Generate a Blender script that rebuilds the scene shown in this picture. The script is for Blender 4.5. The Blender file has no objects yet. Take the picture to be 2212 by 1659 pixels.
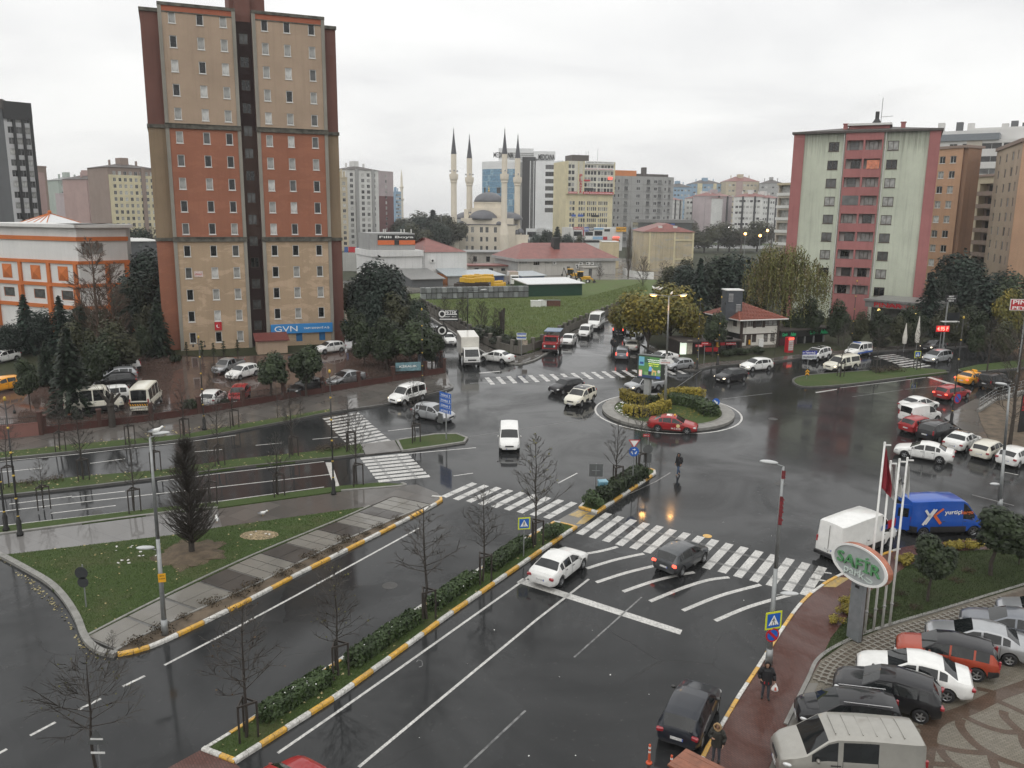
import bpy,bmesh,math,random
from mathutils import Vector,Matrix
rnd=random.Random(7)
SC=bpy.context.scene
COL=SC.collection
R=math.radians
CAM_H,PITCH,ROLL=17.5,R(11.6),math.atan(93/8730.)
FPX,PCX,PCY=1800.,1106.,829.5
cam=bpy.data.cameras.new('camera')
cam.sensor_width=36.0
cam.lens=36.0*FPX/2212.
cam.clip_start,cam.clip_end=0.3,9000
camo=bpy.data.objects.new('camera',cam)
COL.objects.link(camo)
_U=Vector((0,math.sin(PITCH),math.cos(PITCH)))
_F=Vector((0,math.cos(PITCH),-math.sin(PITCH)))
_X=Vector((1,0,0))
_r=_X*math.cos(ROLL)+_U*math.sin(ROLL)
_u=_U*math.cos(ROLL)-_X*math.sin(ROLL)
camo.matrix_world=Matrix(((_r.x,_u.x,-_F.x,0),(_r.y,_u.y,-_F.y,0),(_r.z,_u.z,-_F.z,CAM_H),(0,0,0,1)))
SC.camera=camo
SUN_EL,SUN_AZ=R(48),R(205)
world=bpy.data.worlds.new('World')
SC.world=world
world.use_nodes=True
wn,wl=world.node_tree.nodes,world.node_tree.links
wn.clear()
wout=wn.new('ShaderNodeOutputWorld')
wbg=wn.new('ShaderNodeBackground')
wbg.inputs['Strength'].default_value=0.1
sky=wn.new('ShaderNodeTexSky')
sky.sky_type='NISHITA'
sky.sun_disc=False
sky.sun_elevation=SUN_EL
sky.sun_rotation=SUN_AZ
sky.air_density,sky.dust_density,sky.ozone_density=1.0,4.0,1.0
geo=wn.new('ShaderNodeTexCoord')
sep=wn.new('ShaderNodeSeparateXYZ')
wl.new(geo.outputs['Generated'],sep.inputs[0])
def wmath(op,a,b=None,clamp=False):
 n=wn.new('ShaderNodeMath');n.operation=op;n.use_clamp=clamp
 for i,v in enumerate((a,b)):
  if v is None:continue
  if isinstance(v,(int,float)):n.inputs[i].default_value=v
  else:wl.new(v,n.inputs[i])
 return n.outputs[0]
zc=wmath('MAXIMUM',sep.outputs[2],0.0)
den=wmath('ADD',zc,0.16)
cxy=wn.new('ShaderNodeCombineXYZ')
wl.new(wmath('DIVIDE',sep.outputs[0],den),cxy.inputs[0])
wl.new(wmath('DIVIDE',sep.outputs[1],den),cxy.inputs[1])
n1=wn.new('ShaderNodeTexNoise')
n1.inputs['Scale'].default_value=0.75
n1.inputs['Detail'].default_value=5
n1.inputs['Roughness'].default_value=0.5
n1.inputs['Distortion'].default_value=0.4
wl.new(cxy.outputs[0],n1.inputs['Vector'])
cr=wn.new('ShaderNodeValToRGB')
cr.color_ramp.elements[0].position=0.30
cr.color_ramp.elements[0].color=(0.78,0.78,0.785,1)
cr.color_ramp.elements[1].position=0.58
cr.color_ramp.elements[1].color=(0.99,0.99,0.975,1)
wl.new(n1.outputs['Fac'],cr.inputs[0])
lum=wmath('MULTIPLY_ADD',zc,0.42);lum.node.inputs[2].default_value=1.04
scl=wn.new('ShaderNodeVectorMath');scl.operation='SCALE'
wl.new(cr.outputs[0],scl.inputs[0])
wl.new(wmath('MULTIPLY',lum,10.0),scl.inputs['Scale'])
mx=wn.new('ShaderNodeMix');mx.data_type='RGBA'
mx.inputs[0].default_value=0.95
wl.new(sky.outputs[0],mx.inputs[6])
wl.new(scl.outputs[0],mx.inputs[7])
wl.new(mx.outputs[2],wbg.inputs['Color'])
wl.new(wbg.outputs[0],wout.inputs[0])
sun=bpy.data.lights.new('sun','SUN')
sun.energy=0.9
sun.angle=R(100)
sun.color=(1.0,0.97,0.92)
suno=bpy.data.objects.new('sun',sun)
COL.objects.link(suno)
suno.rotation_euler=(R(90)-SUN_EL,0,R(180)-SUN_AZ+R(180))
_sd=Vector((math.sin(SUN_AZ)*math.cos(SUN_EL),math.cos(SUN_AZ)*math.cos(SUN_EL),math.sin(SUN_EL)))
suno.rotation_euler=(-_sd).to_track_quat('-Z','Y').to_euler()
SC.view_settings.view_transform='Standard'
SC.view_settings.look='None'
SC.view_settings.exposure=0.0
SC.view_settings.gamma=1.0
SC.view_settings.use_curve_mapping=False
SC.render.engine='CYCLES'
SC.cycles.max_bounces=6
SC.cycles.diffuse_bounces=3
SC.cycles.glossy_bounces=3
SC.cycles.transparent_max_bounces=8
SC.cycles.caustics_reflective=False
SC.cycles.caustics_refractive=False
SC.cycles.sample_clamp_indirect=4.0
SC.cycles.use_denoising=True
# ================================================================ helpers
def ray(vx,vy):
 a,b=(vx-PCX)/FPX,-(vy-PCY)/FPX
 return _F+_r*a+_u*b
SLOPE,Y_FLAT=0.041,103.0
def E_(y):
 "the streets fall gently towards the camera; beyond Y_FLAT the land is level"
 return SLOPE*min(0.0,max(y,10.0)-Y_FLAT)
def G(vx,vy,z=0.0):
 "point of the photograph -> point on the ground, z above it"
 d=ray(vx,vy)
 t=(z-CAM_H)/d.z
 if t<0 or d.y*t<Y_FLAT:t=(z-SLOPE*Y_FLAT-CAM_H)/(d.z-SLOPE*d.y)
 return Vector((d.x*t,d.y*t,z))
def AT(vx,vy,Y):
 "point of the photograph -> point at forward distance Y"
 d=ray(vx,vy)
 t=Y/d.y
 return Vector((d.x*t,Y,CAM_H+d.z*t-E_(Y)))
def hdg(p,q):
 a,b=G(*p),G(*q)
 return math.atan2(b.y-a.y,b.x-a.x)
def lin(c):
 return tuple((x/12.92 if x<=0.04045 else((x+0.055)/1.055)**2.4)for x in[v/255. for v in c])
def tag(o,label=None,cat=None,group=None,kind=None):
 if label:o['label']=label
 if cat:o['category']=cat
 if group:o['group']=group
 if kind:o['kind']=kind
 return o
def thing(name,label,cat,loc=(0,0,0),rz=0.0,group=None):
 o=bpy.data.objects.new(name,None)
 o.empty_display_size=0.2
 COL.objects.link(o)
 o.location=loc
 o.rotation_euler=(0,0,rz)
 return tag(o,label,cat,group)
def put(name,me,parent=None,loc=None,rot=None,scale=None,mats=None):
 o=bpy.data.objects.new(name,me)
 COL.objects.link(o)
 if parent is not None:o.parent=parent
 if loc is not None:o.location=loc
 if rot is not None:o.rotation_euler=rot
 if scale is not None:o.scale=scale
 if mats:
  for i,m in enumerate(mats):
   if m is None:continue
   o.material_slots[i].link='OBJECT'
   o.material_slots[i].material=m
 return o
class MB:
 def __init__(s):
  s.v,s.f,s.m=[],[],[]
 def add(s,vs,fs,m=0):
  b=len(s.v)
  s.v.extend([tuple(p)for p in vs])
  for f in fs:
   s.f.append(tuple(b+i for i in f));s.m.append(m)
  return s
 def quad(s,a,b,c,d,m=0):return s.add((a,b,c,d),((0,1,2,3),),m)
 def box(s,x0,x1,y0,y1,z0,z1,m=0,M=None):
  vs=[Vector(p)for p in((x0,y0,z0),(x1,y0,z0),(x1,y1,z0),(x0,y1,z0),(x0,y0,z1),(x1,y0,z1),(x1,y1,z1),(x0,y1,z1))]
  if M is not None:vs=[M@p for p in vs]
  return s.add(vs,((0,3,2,1),(4,5,6,7),(0,1,5,4),(1,2,6,5),(2,3,7,6),(3,0,4,7)),m)
 def bevbox(s,x0,x1,y0,y1,z0,z1,b,m=0,M=None):
  "box with chamfered vertical edges and top rim"
  def ring(e,z):
   X0,X1,Y0,Y1=x0+e,x1-e,y0+e,y1-e
   return[(X0+b,Y0,z),(X1-b,Y0,z),(X1,Y0+b,z),(X1,Y1-b,z),(X1-b,Y1,z),(X0+b,Y1,z),(X0,Y1-b,z),(X0,Y0+b,z)]
  vs=[Vector(p)for p in ring(0,z0)+ring(0,z1-b)+ring(b,z1)]
  if M is not None:vs=[M@p for p in vs]
  fs=[tuple(range(7,-1,-1)),tuple(range(16,24))]
  for k in(0,8):
   for i in range(8):
    j=(i+1)%8
    fs.append((k+i,k+j,k+8+j,k+8+i))
  return s.add(vs,fs,m)
 def cyl(s,p0,p1,r0,r1=None,n=8,m=0,caps=True):
  r1=r0 if r1 is None else r1
  p0,p1=Vector(p0),Vector(p1)
  d=(p1-p0)
  if d.length<1e-9:return s
  d.normalize()
  a=d.orthogonal().normalized();b=d.cross(a)
  vs=[]
  for p,r in((p0,r0),(p1,r1)):
   for i in range(n):
    t=2*math.pi*i/n
    vs.append(p+a*(r*math.cos(t))+b*(r*math.sin(t)))
  fs=[(i,(i+1)%n,n+(i+1)%n,n+i)for i in range(n)]
  if caps:fs+=[tuple(range(n-1,-1,-1)),tuple(range(n,2*n))]
  return s.add(vs,fs,m)
 def lathe(s,prof,n=16,m=0,M=None,cap=True):
  vs=[]
  for r,z in prof:
   for i in range(n):
    t=2*math.pi*i/n
    p=Vector((r*math.cos(t),r*math.sin(t),z))
    vs.append(M@p if M is not None else p)
  fs=[]
  for k in range(len(prof)-1):
   for i in range(n):
    j=(i+1)%n
    fs.append((k*n+i,k*n+j,k*n+n+j,k*n+n+i))
  if cap:
   if prof[0][0]>1e-6:fs.append(tuple(range(n-1,-1,-1)))
   if prof[-1][0]>1e-6:fs.append(tuple(range((len(prof)-1)*n,len(prof)*n)))
  return s.add(vs,fs,m)
 def prism(s,pts,z0,z1,m=0,mt=None,bottom=False,M=None):
  "vertical prism over a counter-clockwise outline"
  n=len(pts)
  ar=sum(pts[i][0]*pts[(i+1)%n][1]-pts[(i+1)%n][0]*pts[i][1]for i in range(n))
  if ar<0:pts=list(reversed(pts))
  vs=[Vector((p[0],p[1],z0))for p in pts]+[Vector((p[0],p[1],z1))for p in pts]
  if M is not None:vs=[M@p for p in vs]
  b=len(s.v)
  s.v.extend([tuple(p)for p in vs])
  for i in range(n):
   j=(i+1)%n
   s.f.append((b+i,b+j,b+n+j,b+n+i));s.m.append(m)
  s.f.append(tuple(b+n+i for i in range(n)));s.m.append(m if mt is None else mt)
  if bottom:
   s.f.append(tuple(b+n-1-i for i in range(n)));s.m.append(m)
  return s
 def ell(s,c,r,n=10,k=6,m=0,M=None):
  prof=[(math.sin(math.pi*i/k),-math.cos(math.pi*i/k))for i in range(k+1)]
  T=Matrix.Translation(Vector(c))@Matrix.Diagonal((r[0],r[1],r[2],1))
  if M is not None:T=M@T
  return s.lathe([(max(a,1e-7),b)for a,b in prof],n,m,T,cap=False)
 def mesh(s,name,mats=(),smooth=False):
  me=bpy.data.meshes.new(name)
  me.from_pydata(s.v,[],s.f)
  for m in mats:me.materials.append(m)
  if len(mats)>1:me.polygons.foreach_set('material_index',s.m)
  if smooth:me.polygons.foreach_set('use_smooth',[True]*len(s.f))
  me.update()
  return me
 def obj(s,name,mats,parent=None,smooth=False,**k):
  if not isinstance(mats,(list,tuple)):mats=[mats]
  return put(name,s.mesh(name,mats,smooth),parent,**k)
def node_mat(name):
 m=bpy.data.materials.new(name)
 m.use_nodes=True
 nt=m.node_tree
 b=nt.nodes['Principled BSDF']
 return m,nt,b
def L_(nt,a,b):nt.links.new(a,b)
def noise(nt,scale,detail=4,rough=0.55,vec=None,dist=0.0):
 n=nt.nodes.new('ShaderNodeTexNoise')
 n.inputs['Scale'].default_value=scale
 n.inputs['Detail'].default_value=detail
 n.inputs['Roughness'].default_value=rough
 n.inputs['Distortion'].default_value=dist
 if vec is not None:L_(nt,vec,n.inputs['Vector'])
 return n
def ramp(nt,fac,stops):
 r=nt.nodes.new('ShaderNodeValToRGB')
 e=r.color_ramp.elements
 while len(e)<len(stops):e.new(0.5)
 for i,(p,c)in enumerate(stops):
  e[i].position=p
  e[i].color=(c[0],c[1],c[2],1)if isinstance(c,(tuple,list))else(c,c,c,1)
 L_(nt,fac,r.inputs[0])
 return r
def mapping(nt,scale,coord='Object',rot=None):
 tc=nt.nodes.new('ShaderNodeTexCoord')
 mp=nt.nodes.new('ShaderNodeMapping')
 mp.inputs['Scale'].default_value=scale
 if rot:mp.inputs['Rotation'].default_value=rot
 L_(nt,tc.outputs[coord],mp.inputs[0])
 return mp.outputs[0]
def world_pos(nt,scale=(1,1,1)):
 g=nt.nodes.new('ShaderNodeNewGeometry')
 mp=nt.nodes.new('ShaderNodeMapping')
 mp.inputs['Scale'].default_value=scale
 L_(nt,g.outputs['Position'],mp.inputs[0])
 return mp.outputs[0]
def bump(nt,b,h,strength=0.3,dist=0.02):
 n=nt.nodes.new('ShaderNodeBump')
 n.inputs['Strength'].default_value=strength
 n.inputs['Distance'].default_value=dist
 L_(nt,h,n.inputs['Height'])
 L_(nt,n.outputs[0],b.inputs['Normal'])
def mixc(nt,fac,a,b_,mode='MIX'):
 n=nt.nodes.new('ShaderNodeMix');n.data_type='RGBA';n.blend_type=mode
 for i,v in((0,fac),(6,a),(7,b_)):
  if isinstance(v,(int,float)):n.inputs[i].default_value=v
  elif isinstance(v,tuple):n.inputs[i].default_value=(v[0],v[1],v[2],1)
  else:L_(nt,v,n.inputs[i])
 return n.outputs[2]
MATS={}
def plain(name,c,rough=0.6,metal=0.0,coat=0.0,var=0.12,scale=3.0,spec=0.5,bmp=0.0):
 if name in MATS:return MATS[name]
 m,nt,b=node_mat(name)
 if var>0:
  n=noise(nt,scale,5,0.6,mapping(nt,(1,1,1)))
  hi=tuple(min(0.95,x*(1+var))for x in c);lo=tuple(x*(1-var)for x in c)
  r=ramp(nt,n.outputs['Fac'],[(0.3,lo),(0.7,hi)])
  L_(nt,r.outputs[0],b.inputs['Base Color'])
  if bmp:bump(nt,b,n.outputs['Fac'],bmp)
 else:
  b.inputs['Base Color'].default_value=(c[0],c[1],c[2],1)
 b.inputs['Roughness'].default_value=rough
 b.inputs['Metallic'].default_value=metal
 b.inputs['Coat Weight'].default_value=coat
 b.inputs['Coat Roughness'].default_value=0.06
 b.inputs['Specular IOR Level'].default_value=spec
 MATS[name]=m
 return m
def facade(name,c,dirt=0.35,streak=0.5,dirtc=None,patch=None,patch_amt=0.0,top=None):
 "painted render: blotches, rain streaks running down, optional repainted patches"
 if name in MATS:return MATS[name]
 m,nt,b=node_mat(name)
 dirtc=dirtc or tuple(x*0.45 for x in c)
 big=noise(nt,0.22,5,0.6,mapping(nt,(1,1,1)))
 r1=ramp(nt,big.outputs['Fac'],[(0.3,tuple(x*(1-.3*dirt)for x in c)),(0.68,tuple(min(.9,x*1.06)for x in c))])
 col=r1.outputs[0]
 if patch:
  pn=noise(nt,0.35,6,0.72,mapping(nt,(0.8,0.8,2.0)),0.6)
  pr=ramp(nt,pn.outputs['Fac'],[(0.52,0.0),(0.56,patch_amt)])
  col=mixc(nt,pr.outputs[0],col,patch)
 st=noise(nt,1.0,6,0.65,mapping(nt,(2.2,2.2,0.10)))
 sr=ramp(nt,st.outputs['Fac'],[(0.5,0.0),(0.78,streak)])
 col=mixc(nt,sr.outputs[0],col,dirtc)
 if top:
  tc=nt.nodes.new('ShaderNodeTexCoord');sp=nt.nodes.new('ShaderNodeSeparateXYZ');L_(nt,tc.outputs['Object'],sp.inputs[0])
  a=nt.nodes.new('ShaderNodeMath');a.operation='MULTIPLY_ADD';L_(nt,st.outputs['Fac'],a.inputs[0]);a.inputs[1].default_value=9.0;L_(nt,sp.outputs[2],a.inputs[2])
  m_=nt.nodes.new('ShaderNodeMapRange');L_(nt,a.outputs[0],m_.inputs[0]);m_.inputs[1].default_value=top+1.2;m_.inputs[2].default_value=top+5;m_.inputs[4].default_value=.75
  col=mixc(nt,m_.outputs[0],col,tuple(x*.55 for x in dirtc))
 fine=noise(nt,9,3,0.6,mapping(nt,(1,1,1)))
 col=mixc(nt,0.12,col,fine.outputs['Color'],'OVERLAY')
 L_(nt,col,b.inputs['Base Color'])
 b.inputs['Roughness'].default_value=0.8
 b.inputs['Specular IOR Level'].default_value=0.25
 bump(nt,b,fine.outputs['Fac'],0.15)
 MATS[name]=m
 return m
def glow(name,c,s):
 if name in MATS:return MATS[name]
 m,nt,b=node_mat(name)
 b.inputs['Base Color'].default_value=(c[0],c[1],c[2],1)
 b.inputs['Emission Color'].default_value=(c[0],c[1],c[2],1)
 b.inputs['Emission Strength'].default_value=s
 MATS[name]=m
 return m
def wet_ground(name,c_lo,c_hi,scale=1.2,wet=(0.5,1.0),rough=(0.05,0.22),pudd=0.16,bmp=0.12,grain=60.0,tex=None,dryness=None):
 m,nt,b=node_mat(name)
 pos=world_pos(nt)
 n1=noise(nt,scale*0.12,6,0.6,pos,0.8)
 n2=noise(nt,grain,3,0.7,pos)
 r1=ramp(nt,n1.outputs['Fac'],[(0.3,c_lo),(0.7,c_hi)])
 col=mixc(nt,0.35,r1.outputs[0],n2.outputs['Color'],'OVERLAY')
 if tex is not None:col=tex(nt,pos,col)
 L_(nt,col,b.inputs['Base Color'])
 b.inputs['Roughness'].default_value=0.6
 b.inputs['Specular IOR Level'].default_value=0.0
 n3=noise(nt,pudd,6,0.62,pos,1.2)
 rw=ramp(nt,n3.outputs['Fac'],[(0.34,wet[0]),(0.56,wet[1])])
 rr=ramp(nt,n3.outputs['Fac'],[(0.34,rough[1]),(0.58,rough[0])])
 L_(nt,rw.outputs[0],b.inputs['Coat Weight'])
 L_(nt,rr.outputs[0],b.inputs['Coat Roughness'])
 b.inputs['Coat IOR'].default_value=1.33
 n4=noise(nt,14.0,3,0.6,pos)
 bn=nt.nodes.new('ShaderNodeBump')
 bn.inputs['Strength'].default_value=bmp
 bn.inputs['Distance'].default_value=0.01
 L_(nt,n4.outputs['Fac'],bn.inputs['Height'])
 L_(nt,bn.outputs[0],b.inputs['Normal'])
 bc=nt.nodes.new('ShaderNodeBump')
 bc.inputs['Strength'].default_value=bmp*0.35
 bc.inputs['Distance'].default_value=0.01
 L_(nt,n4.outputs['Fac'],bc.inputs['Height'])
 L_(nt,bc.outputs[0],b.inputs['Coat Normal'])
 MATS[name]=m
 return m
def road_tex(nt,pos,col):
 "old patches, cracks and wheel tracks"
 d=noise(nt,.5,4,.6,pos);ad=nt.nodes.new('ShaderNodeVectorMath');ad.operation='MULTIPLY_ADD'
 L_(nt,d.outputs['Color'],ad.inputs[0]);ad.inputs[1].default_value=(1.2,1.2,0);L_(nt,pos,ad.inputs[2])
 v=nt.nodes.new('ShaderNodeTexVoronoi');v.inputs['Scale'].default_value=.11;L_(nt,ad.outputs[0],v.inputs['Vector'])
 r=ramp(nt,v.outputs['Color'],[(.2,.80),(.8,1.14)]);col=mixc(nt,1.0,col,r.outputs[0],'MULTIPLY')
 c=nt.nodes.new('ShaderNodeTexVoronoi');c.feature='DISTANCE_TO_EDGE';c.inputs['Scale'].default_value=.16;L_(nt,ad.outputs[0],c.inputs['Vector'])
 m=noise(nt,.15,2,.5,pos);mr=ramp(nt,m.outputs['Fac'],[(.45,0.0),(.6,.8)]);cr_=ramp(nt,c.outputs['Distance'],[(.0,1.0),(.012,0.0)])
 f=nt.nodes.new('ShaderNodeMath');f.operation='MULTIPLY';L_(nt,mr.outputs[0],f.inputs[0]);L_(nt,cr_.outputs[0],f.inputs[1])
 col=mixc(nt,f.outputs[0],col,(.012,.012,.012))
 s=noise(nt,3.5,4,.7,pos);sr=ramp(nt,s.outputs['Fac'],[(.62,0.0),(.75,.35)]);return mixc(nt,sr.outputs[0],col,(.085,.083,.08))
def brick_tex(w,h,c1,c2,cm,rot=0.0,off=0.5,mort=0.012):
 def f(nt,pos,col):
  mp=nt.nodes.new('ShaderNodeMapping')
  mp.inputs['Rotation'].default_value=(0,0,rot)
  L_(nt,pos,mp.inputs[0])
  t=nt.nodes.new('ShaderNodeTexBrick')
  t.offset=off
  t.inputs['Scale'].default_value=1.0
  t.inputs['Brick Width'].default_value=w
  t.inputs['Row Height'].default_value=h
  t.inputs['Mortar Size'].default_value=mort
  for k,c in(('Color1',c1),('Color2',c2),('Mortar',cm)):t.inputs[k].default_value=(*c,1)
  L_(nt,mp.outputs[0],t.inputs['Vector'])
  return mixc(nt,0.75,col,t.outputs['Color'])
 return f
def leafmat(name,c1,c2,scale=0.7,rough=0.55):
 if name in MATS:return MATS[name]
 m,nt,b=node_mat(name)
 oi=nt.nodes.new('ShaderNodeObjectInfo')
 n=noise(nt,scale,3,0.7,mapping(nt,(1,1,1)))
 fine=noise(nt,scale*9,2,0.6,mapping(nt,(1,1,1)))
 add=nt.nodes.new('ShaderNodeMath');add.operation='MULTIPLY_ADD'
 L_(nt,fine.outputs['Fac'],add.inputs[0]);add.inputs[1].default_value=0.5
 L_(nt,n.outputs['Fac'],add.inputs[2])
 r=ramp(nt,add.outputs[0],[(0.5,c1),(1.0,c2)])
 hs=nt.nodes.new('ShaderNodeHueSaturation')
 mv=nt.nodes.new('ShaderNodeMath');mv.operation='MULTIPLY_ADD'
 L_(nt,oi.outputs['Random'],mv.inputs[0]);mv.inputs[1].default_value=0.5;mv.inputs[2].default_value=0.75
 L_(nt,mv.outputs[0],hs.inputs['Value'])
 L_(nt,r.outputs[0],hs.inputs['Color'])
 L_(nt,hs.outputs[0],b.inputs['Base Color'])
 b.inputs['Roughness'].default_value=rough
 b.inputs['Specular IOR Level'].default_value=0.3
 MATS[name]=m
 return m
def glass(name,c,rough=0.05):
 if name in MATS:return MATS[name]
 m,nt,b=node_mat(name)
 n=noise(nt,1.3,2,0.5,mapping(nt,(1,1,1)))
 r=ramp(nt,n.outputs['Fac'],[(0.35,tuple(x*.7 for x in c)),(0.65,tuple(min(.9,x*1.25)for x in c))])
 L_(nt,r.outputs[0],b.inputs['Base Color'])
 b.inputs['Roughness'].default_value=rough
 b.inputs['IOR'].default_value=1.5
 MATS[name]=m
 return m
def paint(name,c,metal=0.0,rough=0.35):
 key='paint_'+name
 if key in MATS:return MATS[key]
 m,nt,b=node_mat(key)
 n=noise(nt,2.5,5,0.65,mapping(nt,(1,1,1)))
 r=ramp(nt,n.outputs['Fac'],[(0.35,tuple(x*.93 for x in c)),(0.65,tuple(min(.85,x*1.03)for x in c))])
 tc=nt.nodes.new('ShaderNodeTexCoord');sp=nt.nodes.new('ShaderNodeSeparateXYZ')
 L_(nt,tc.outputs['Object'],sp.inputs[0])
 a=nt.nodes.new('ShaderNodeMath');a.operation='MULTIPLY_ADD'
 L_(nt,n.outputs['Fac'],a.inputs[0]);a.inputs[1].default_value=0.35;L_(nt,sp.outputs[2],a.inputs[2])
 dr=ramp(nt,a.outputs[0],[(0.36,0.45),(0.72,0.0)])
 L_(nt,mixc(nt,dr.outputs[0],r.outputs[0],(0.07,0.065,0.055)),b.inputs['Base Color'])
 b.inputs['Metallic'].default_value=metal
 b.inputs['Roughness'].default_value=rough
 b.inputs['Coat Weight'].default_value=0.75
 b.inputs['Coat Roughness'].default_value=0.05
 b.inputs['Specular IOR Level'].default_value=0.12
 MATS[key]=m
 return m
TXT={}
def text_mesh(s,depth=0.0,bold=True,cw=1.0):
 k=(s,depth,bold,cw)
 if k in TXT:return TXT[k]
 cu=bpy.data.curves.new('lettering','FONT')
 cu.body=s
 cu.align_x,cu.align_y='CENTER','CENTER'
 cu.size=1.0
 cu.extrude=depth
 cu.resolution_u=3
 cu.offset=0.02 if bold else 0.0
 o=bpy.data.objects.new('lettering',cu)
 COL.objects.link(o)
 dg=bpy.context.evaluated_depsgraph_get()
 me=bpy.data.meshes.new_from_object(o.evaluated_get(dg))
 xs=[v.co.x for v in me.vertices];ys=[v.co.y for v in me.vertices]
 w,h=max(xs)-min(xs),max(ys)-min(ys)
 cx,cy=(max(xs)+min(xs))/2,(max(ys)+min(ys))/2
 for v in me.vertices:v.co.x-=cx;v.co.y-=cy
 bpy.data.objects.remove(o);bpy.data.curves.remove(cu)
 me.materials.clear()
 TXT[k]=(me,w,h)
 return TXT[k]
def letter(s,parent,c,w,h,mat,rz=0.0,depth=0.01,bold=True,name='lettering',tilt=0.0):
 "lettering w x h on an upright plane through c; it faces local -Y turned by rz"
 me,mw,mh=text_mesh(s,depth,bold)
 me=me.copy();me.materials.append(mat)
 o=put(name,me,parent)
 M=Matrix.Translation(Vector(c))@Matrix.Rotation(rz,4,'Z')@Matrix.Rotation(R(90),4,'X')@Matrix.Rotation(tilt,4,'Z')@Matrix.Diagonal((w/mw,h/mh,1,1))
 o.matrix_local=M
 return o
# ================================================================ setting: ground, roads, pavements, kerbs, markings
def struct(name,mb,mats,parent=None,**k):
 if not isinstance(mats,(list,tuple)):mats=[mats]
 o=put(name,mb.mesh(name,mats),parent,**k)
 if parent is None:o['kind']='structure'
 return o
def poly(px,z=0.0):
 return[G(x,y,z)for x,y in px]
def chain(pts,step):
 "resample a polyline"
 out=[pts[0]]
 L=0.0
 acc=step
 for a,b in zip(pts,pts[1:]):
  d=(b-a).length
  while acc<=L+d+1e-9:
   out.append(a.lerp(b,(acc-L)/d));acc+=step
  L+=d
 if(out[-1]-pts[-1]).length>step*0.35:out.append(pts[-1])
 return out
def smooth(pts,n=6):
 "Catmull-Rom through points"
 P=[pts[0]]+list(pts)+[pts[-1]]
 out=[]
 for i in range(1,len(P)-2):
  p0,p1,p2,p3=P[i-1:i+3]
  for k in range(n):
   t=k/n
   out.append(0.5*((2*p1)+(p2-p0)*t+(2*p0-5*p1+4*p2-p3)*t*t+(3*p1-p0-3*p2+p3)*t**3))
 out.append(pts[-1])
 return out
def ribbon(mb,pts,o0,o1,z0,z1=None,m=0):
 "strip beside a polyline, offset o0..o1 to its left; a solid kerb when z1 is given"
 n=len(pts)
 nr=[]
 for i in range(n):
  d=(pts[min(i+1,n-1)]-pts[max(i-1,0)]);d.z=0;d.normalize()
  nr.append(Vector((-d.y,d.x,0)))
 A=[Vector((p.x,p.y,0))+nr[i]*o0 for i,p in enumerate(pts)]
 B=[Vector((p.x,p.y,0))+nr[i]*o1 for i,p in enumerate(pts)]
 zt=z0 if z1 is None else z1
 for i in range(n-1):
  a,b,c,d=A[i],A[i+1],B[i+1],B[i]
  up=lambda p,z:(p.x,p.y,z)
  q=(up(a,zt),up(b,zt),up(c,zt),up(d,zt))
  if o1<o0:q=tuple(reversed(q))
  mb.add(q,((0,1,2,3),),m)
  if z1 is not None:
   mb.add((up(a,z0),up(b,z0),up(b,zt),up(a,zt)),((0,1,2,3),),m)
   mb.add((up(d,z0),up(c,z0),up(c,zt),up(d,zt)),((3,2,1,0),),m)
 if z1 is not None:
  for a,d in((A[0],B[0]),(A[-1],B[-1])):
   mb.add(((a.x,a.y,z0),(d.x,d.y,z0),(d.x,d.y,zt),(a.x,a.y,zt)),((0,1,2,3),),m)
 return mb
M_asph=wet_ground('wet_asphalt',(0.017,0.018,0.0185),(0.032,0.033,0.034),1.0,(0.6,1.0),(0.065,0.17),0.11,0.12,tex=road_tex)
M_soil=plain('soil',(0.10,0.075,0.05),0.85,var=0.5,scale=1.2,bmp=0.6)
M_concrete=wet_ground('pavement_concrete',(0.135,0.128,0.115),(0.19,0.18,0.16),2.0,(0.3,1.0),(0.06,0.25),0.3,0.1)
M_slabd=wet_ground('pavement_dark',(0.050,0.045,0.042),(0.075,0.068,0.062),2.0,(0.4,1.0),(0.05,0.2),0.3,0.1)
M_pave_far=wet_ground('pavement_far',(0.085,0.078,0.07),(0.13,0.12,0.11),2.0,(0.4,1.0),(0.04,0.2),0.25,0.1,tex=brick_tex(1.6,1.6,(.12,.11,.10),(.07,.065,.06),(.05,.05,.05),R(30),0.0))
M_red=wet_ground('red_pavement',(0.085,0.042,0.034),(0.125,0.062,0.05),2.0,(0.2,0.8),(0.1,0.35),0.3,0.2,tex=brick_tex(0.2,0.1,(.12,.06,.05),(.085,.043,.036),(.05,.032,.028),R(55)))
M_lot=wet_ground('brown_lot',(0.07,0.046,0.038),(0.10,0.068,0.055),2.0,(0.6,1.0),(0.03,0.12),0.2,0.05,tex=brick_tex(0.4,0.2,(.10,.065,.055),(.07,.047,.04),(.05,.04,.035),R(20)))
M_park=wet_ground('car_park_paving',(0.15,0.135,0.105),(0.19,0.172,0.14),2.0,(0.15,0.6),(0.12,0.35),0.25,0.25,tex=brick_tex(0.2,0.1,(.20,.18,.145),(.14,.125,.10),(.08,.072,.06),R(15)))
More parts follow.
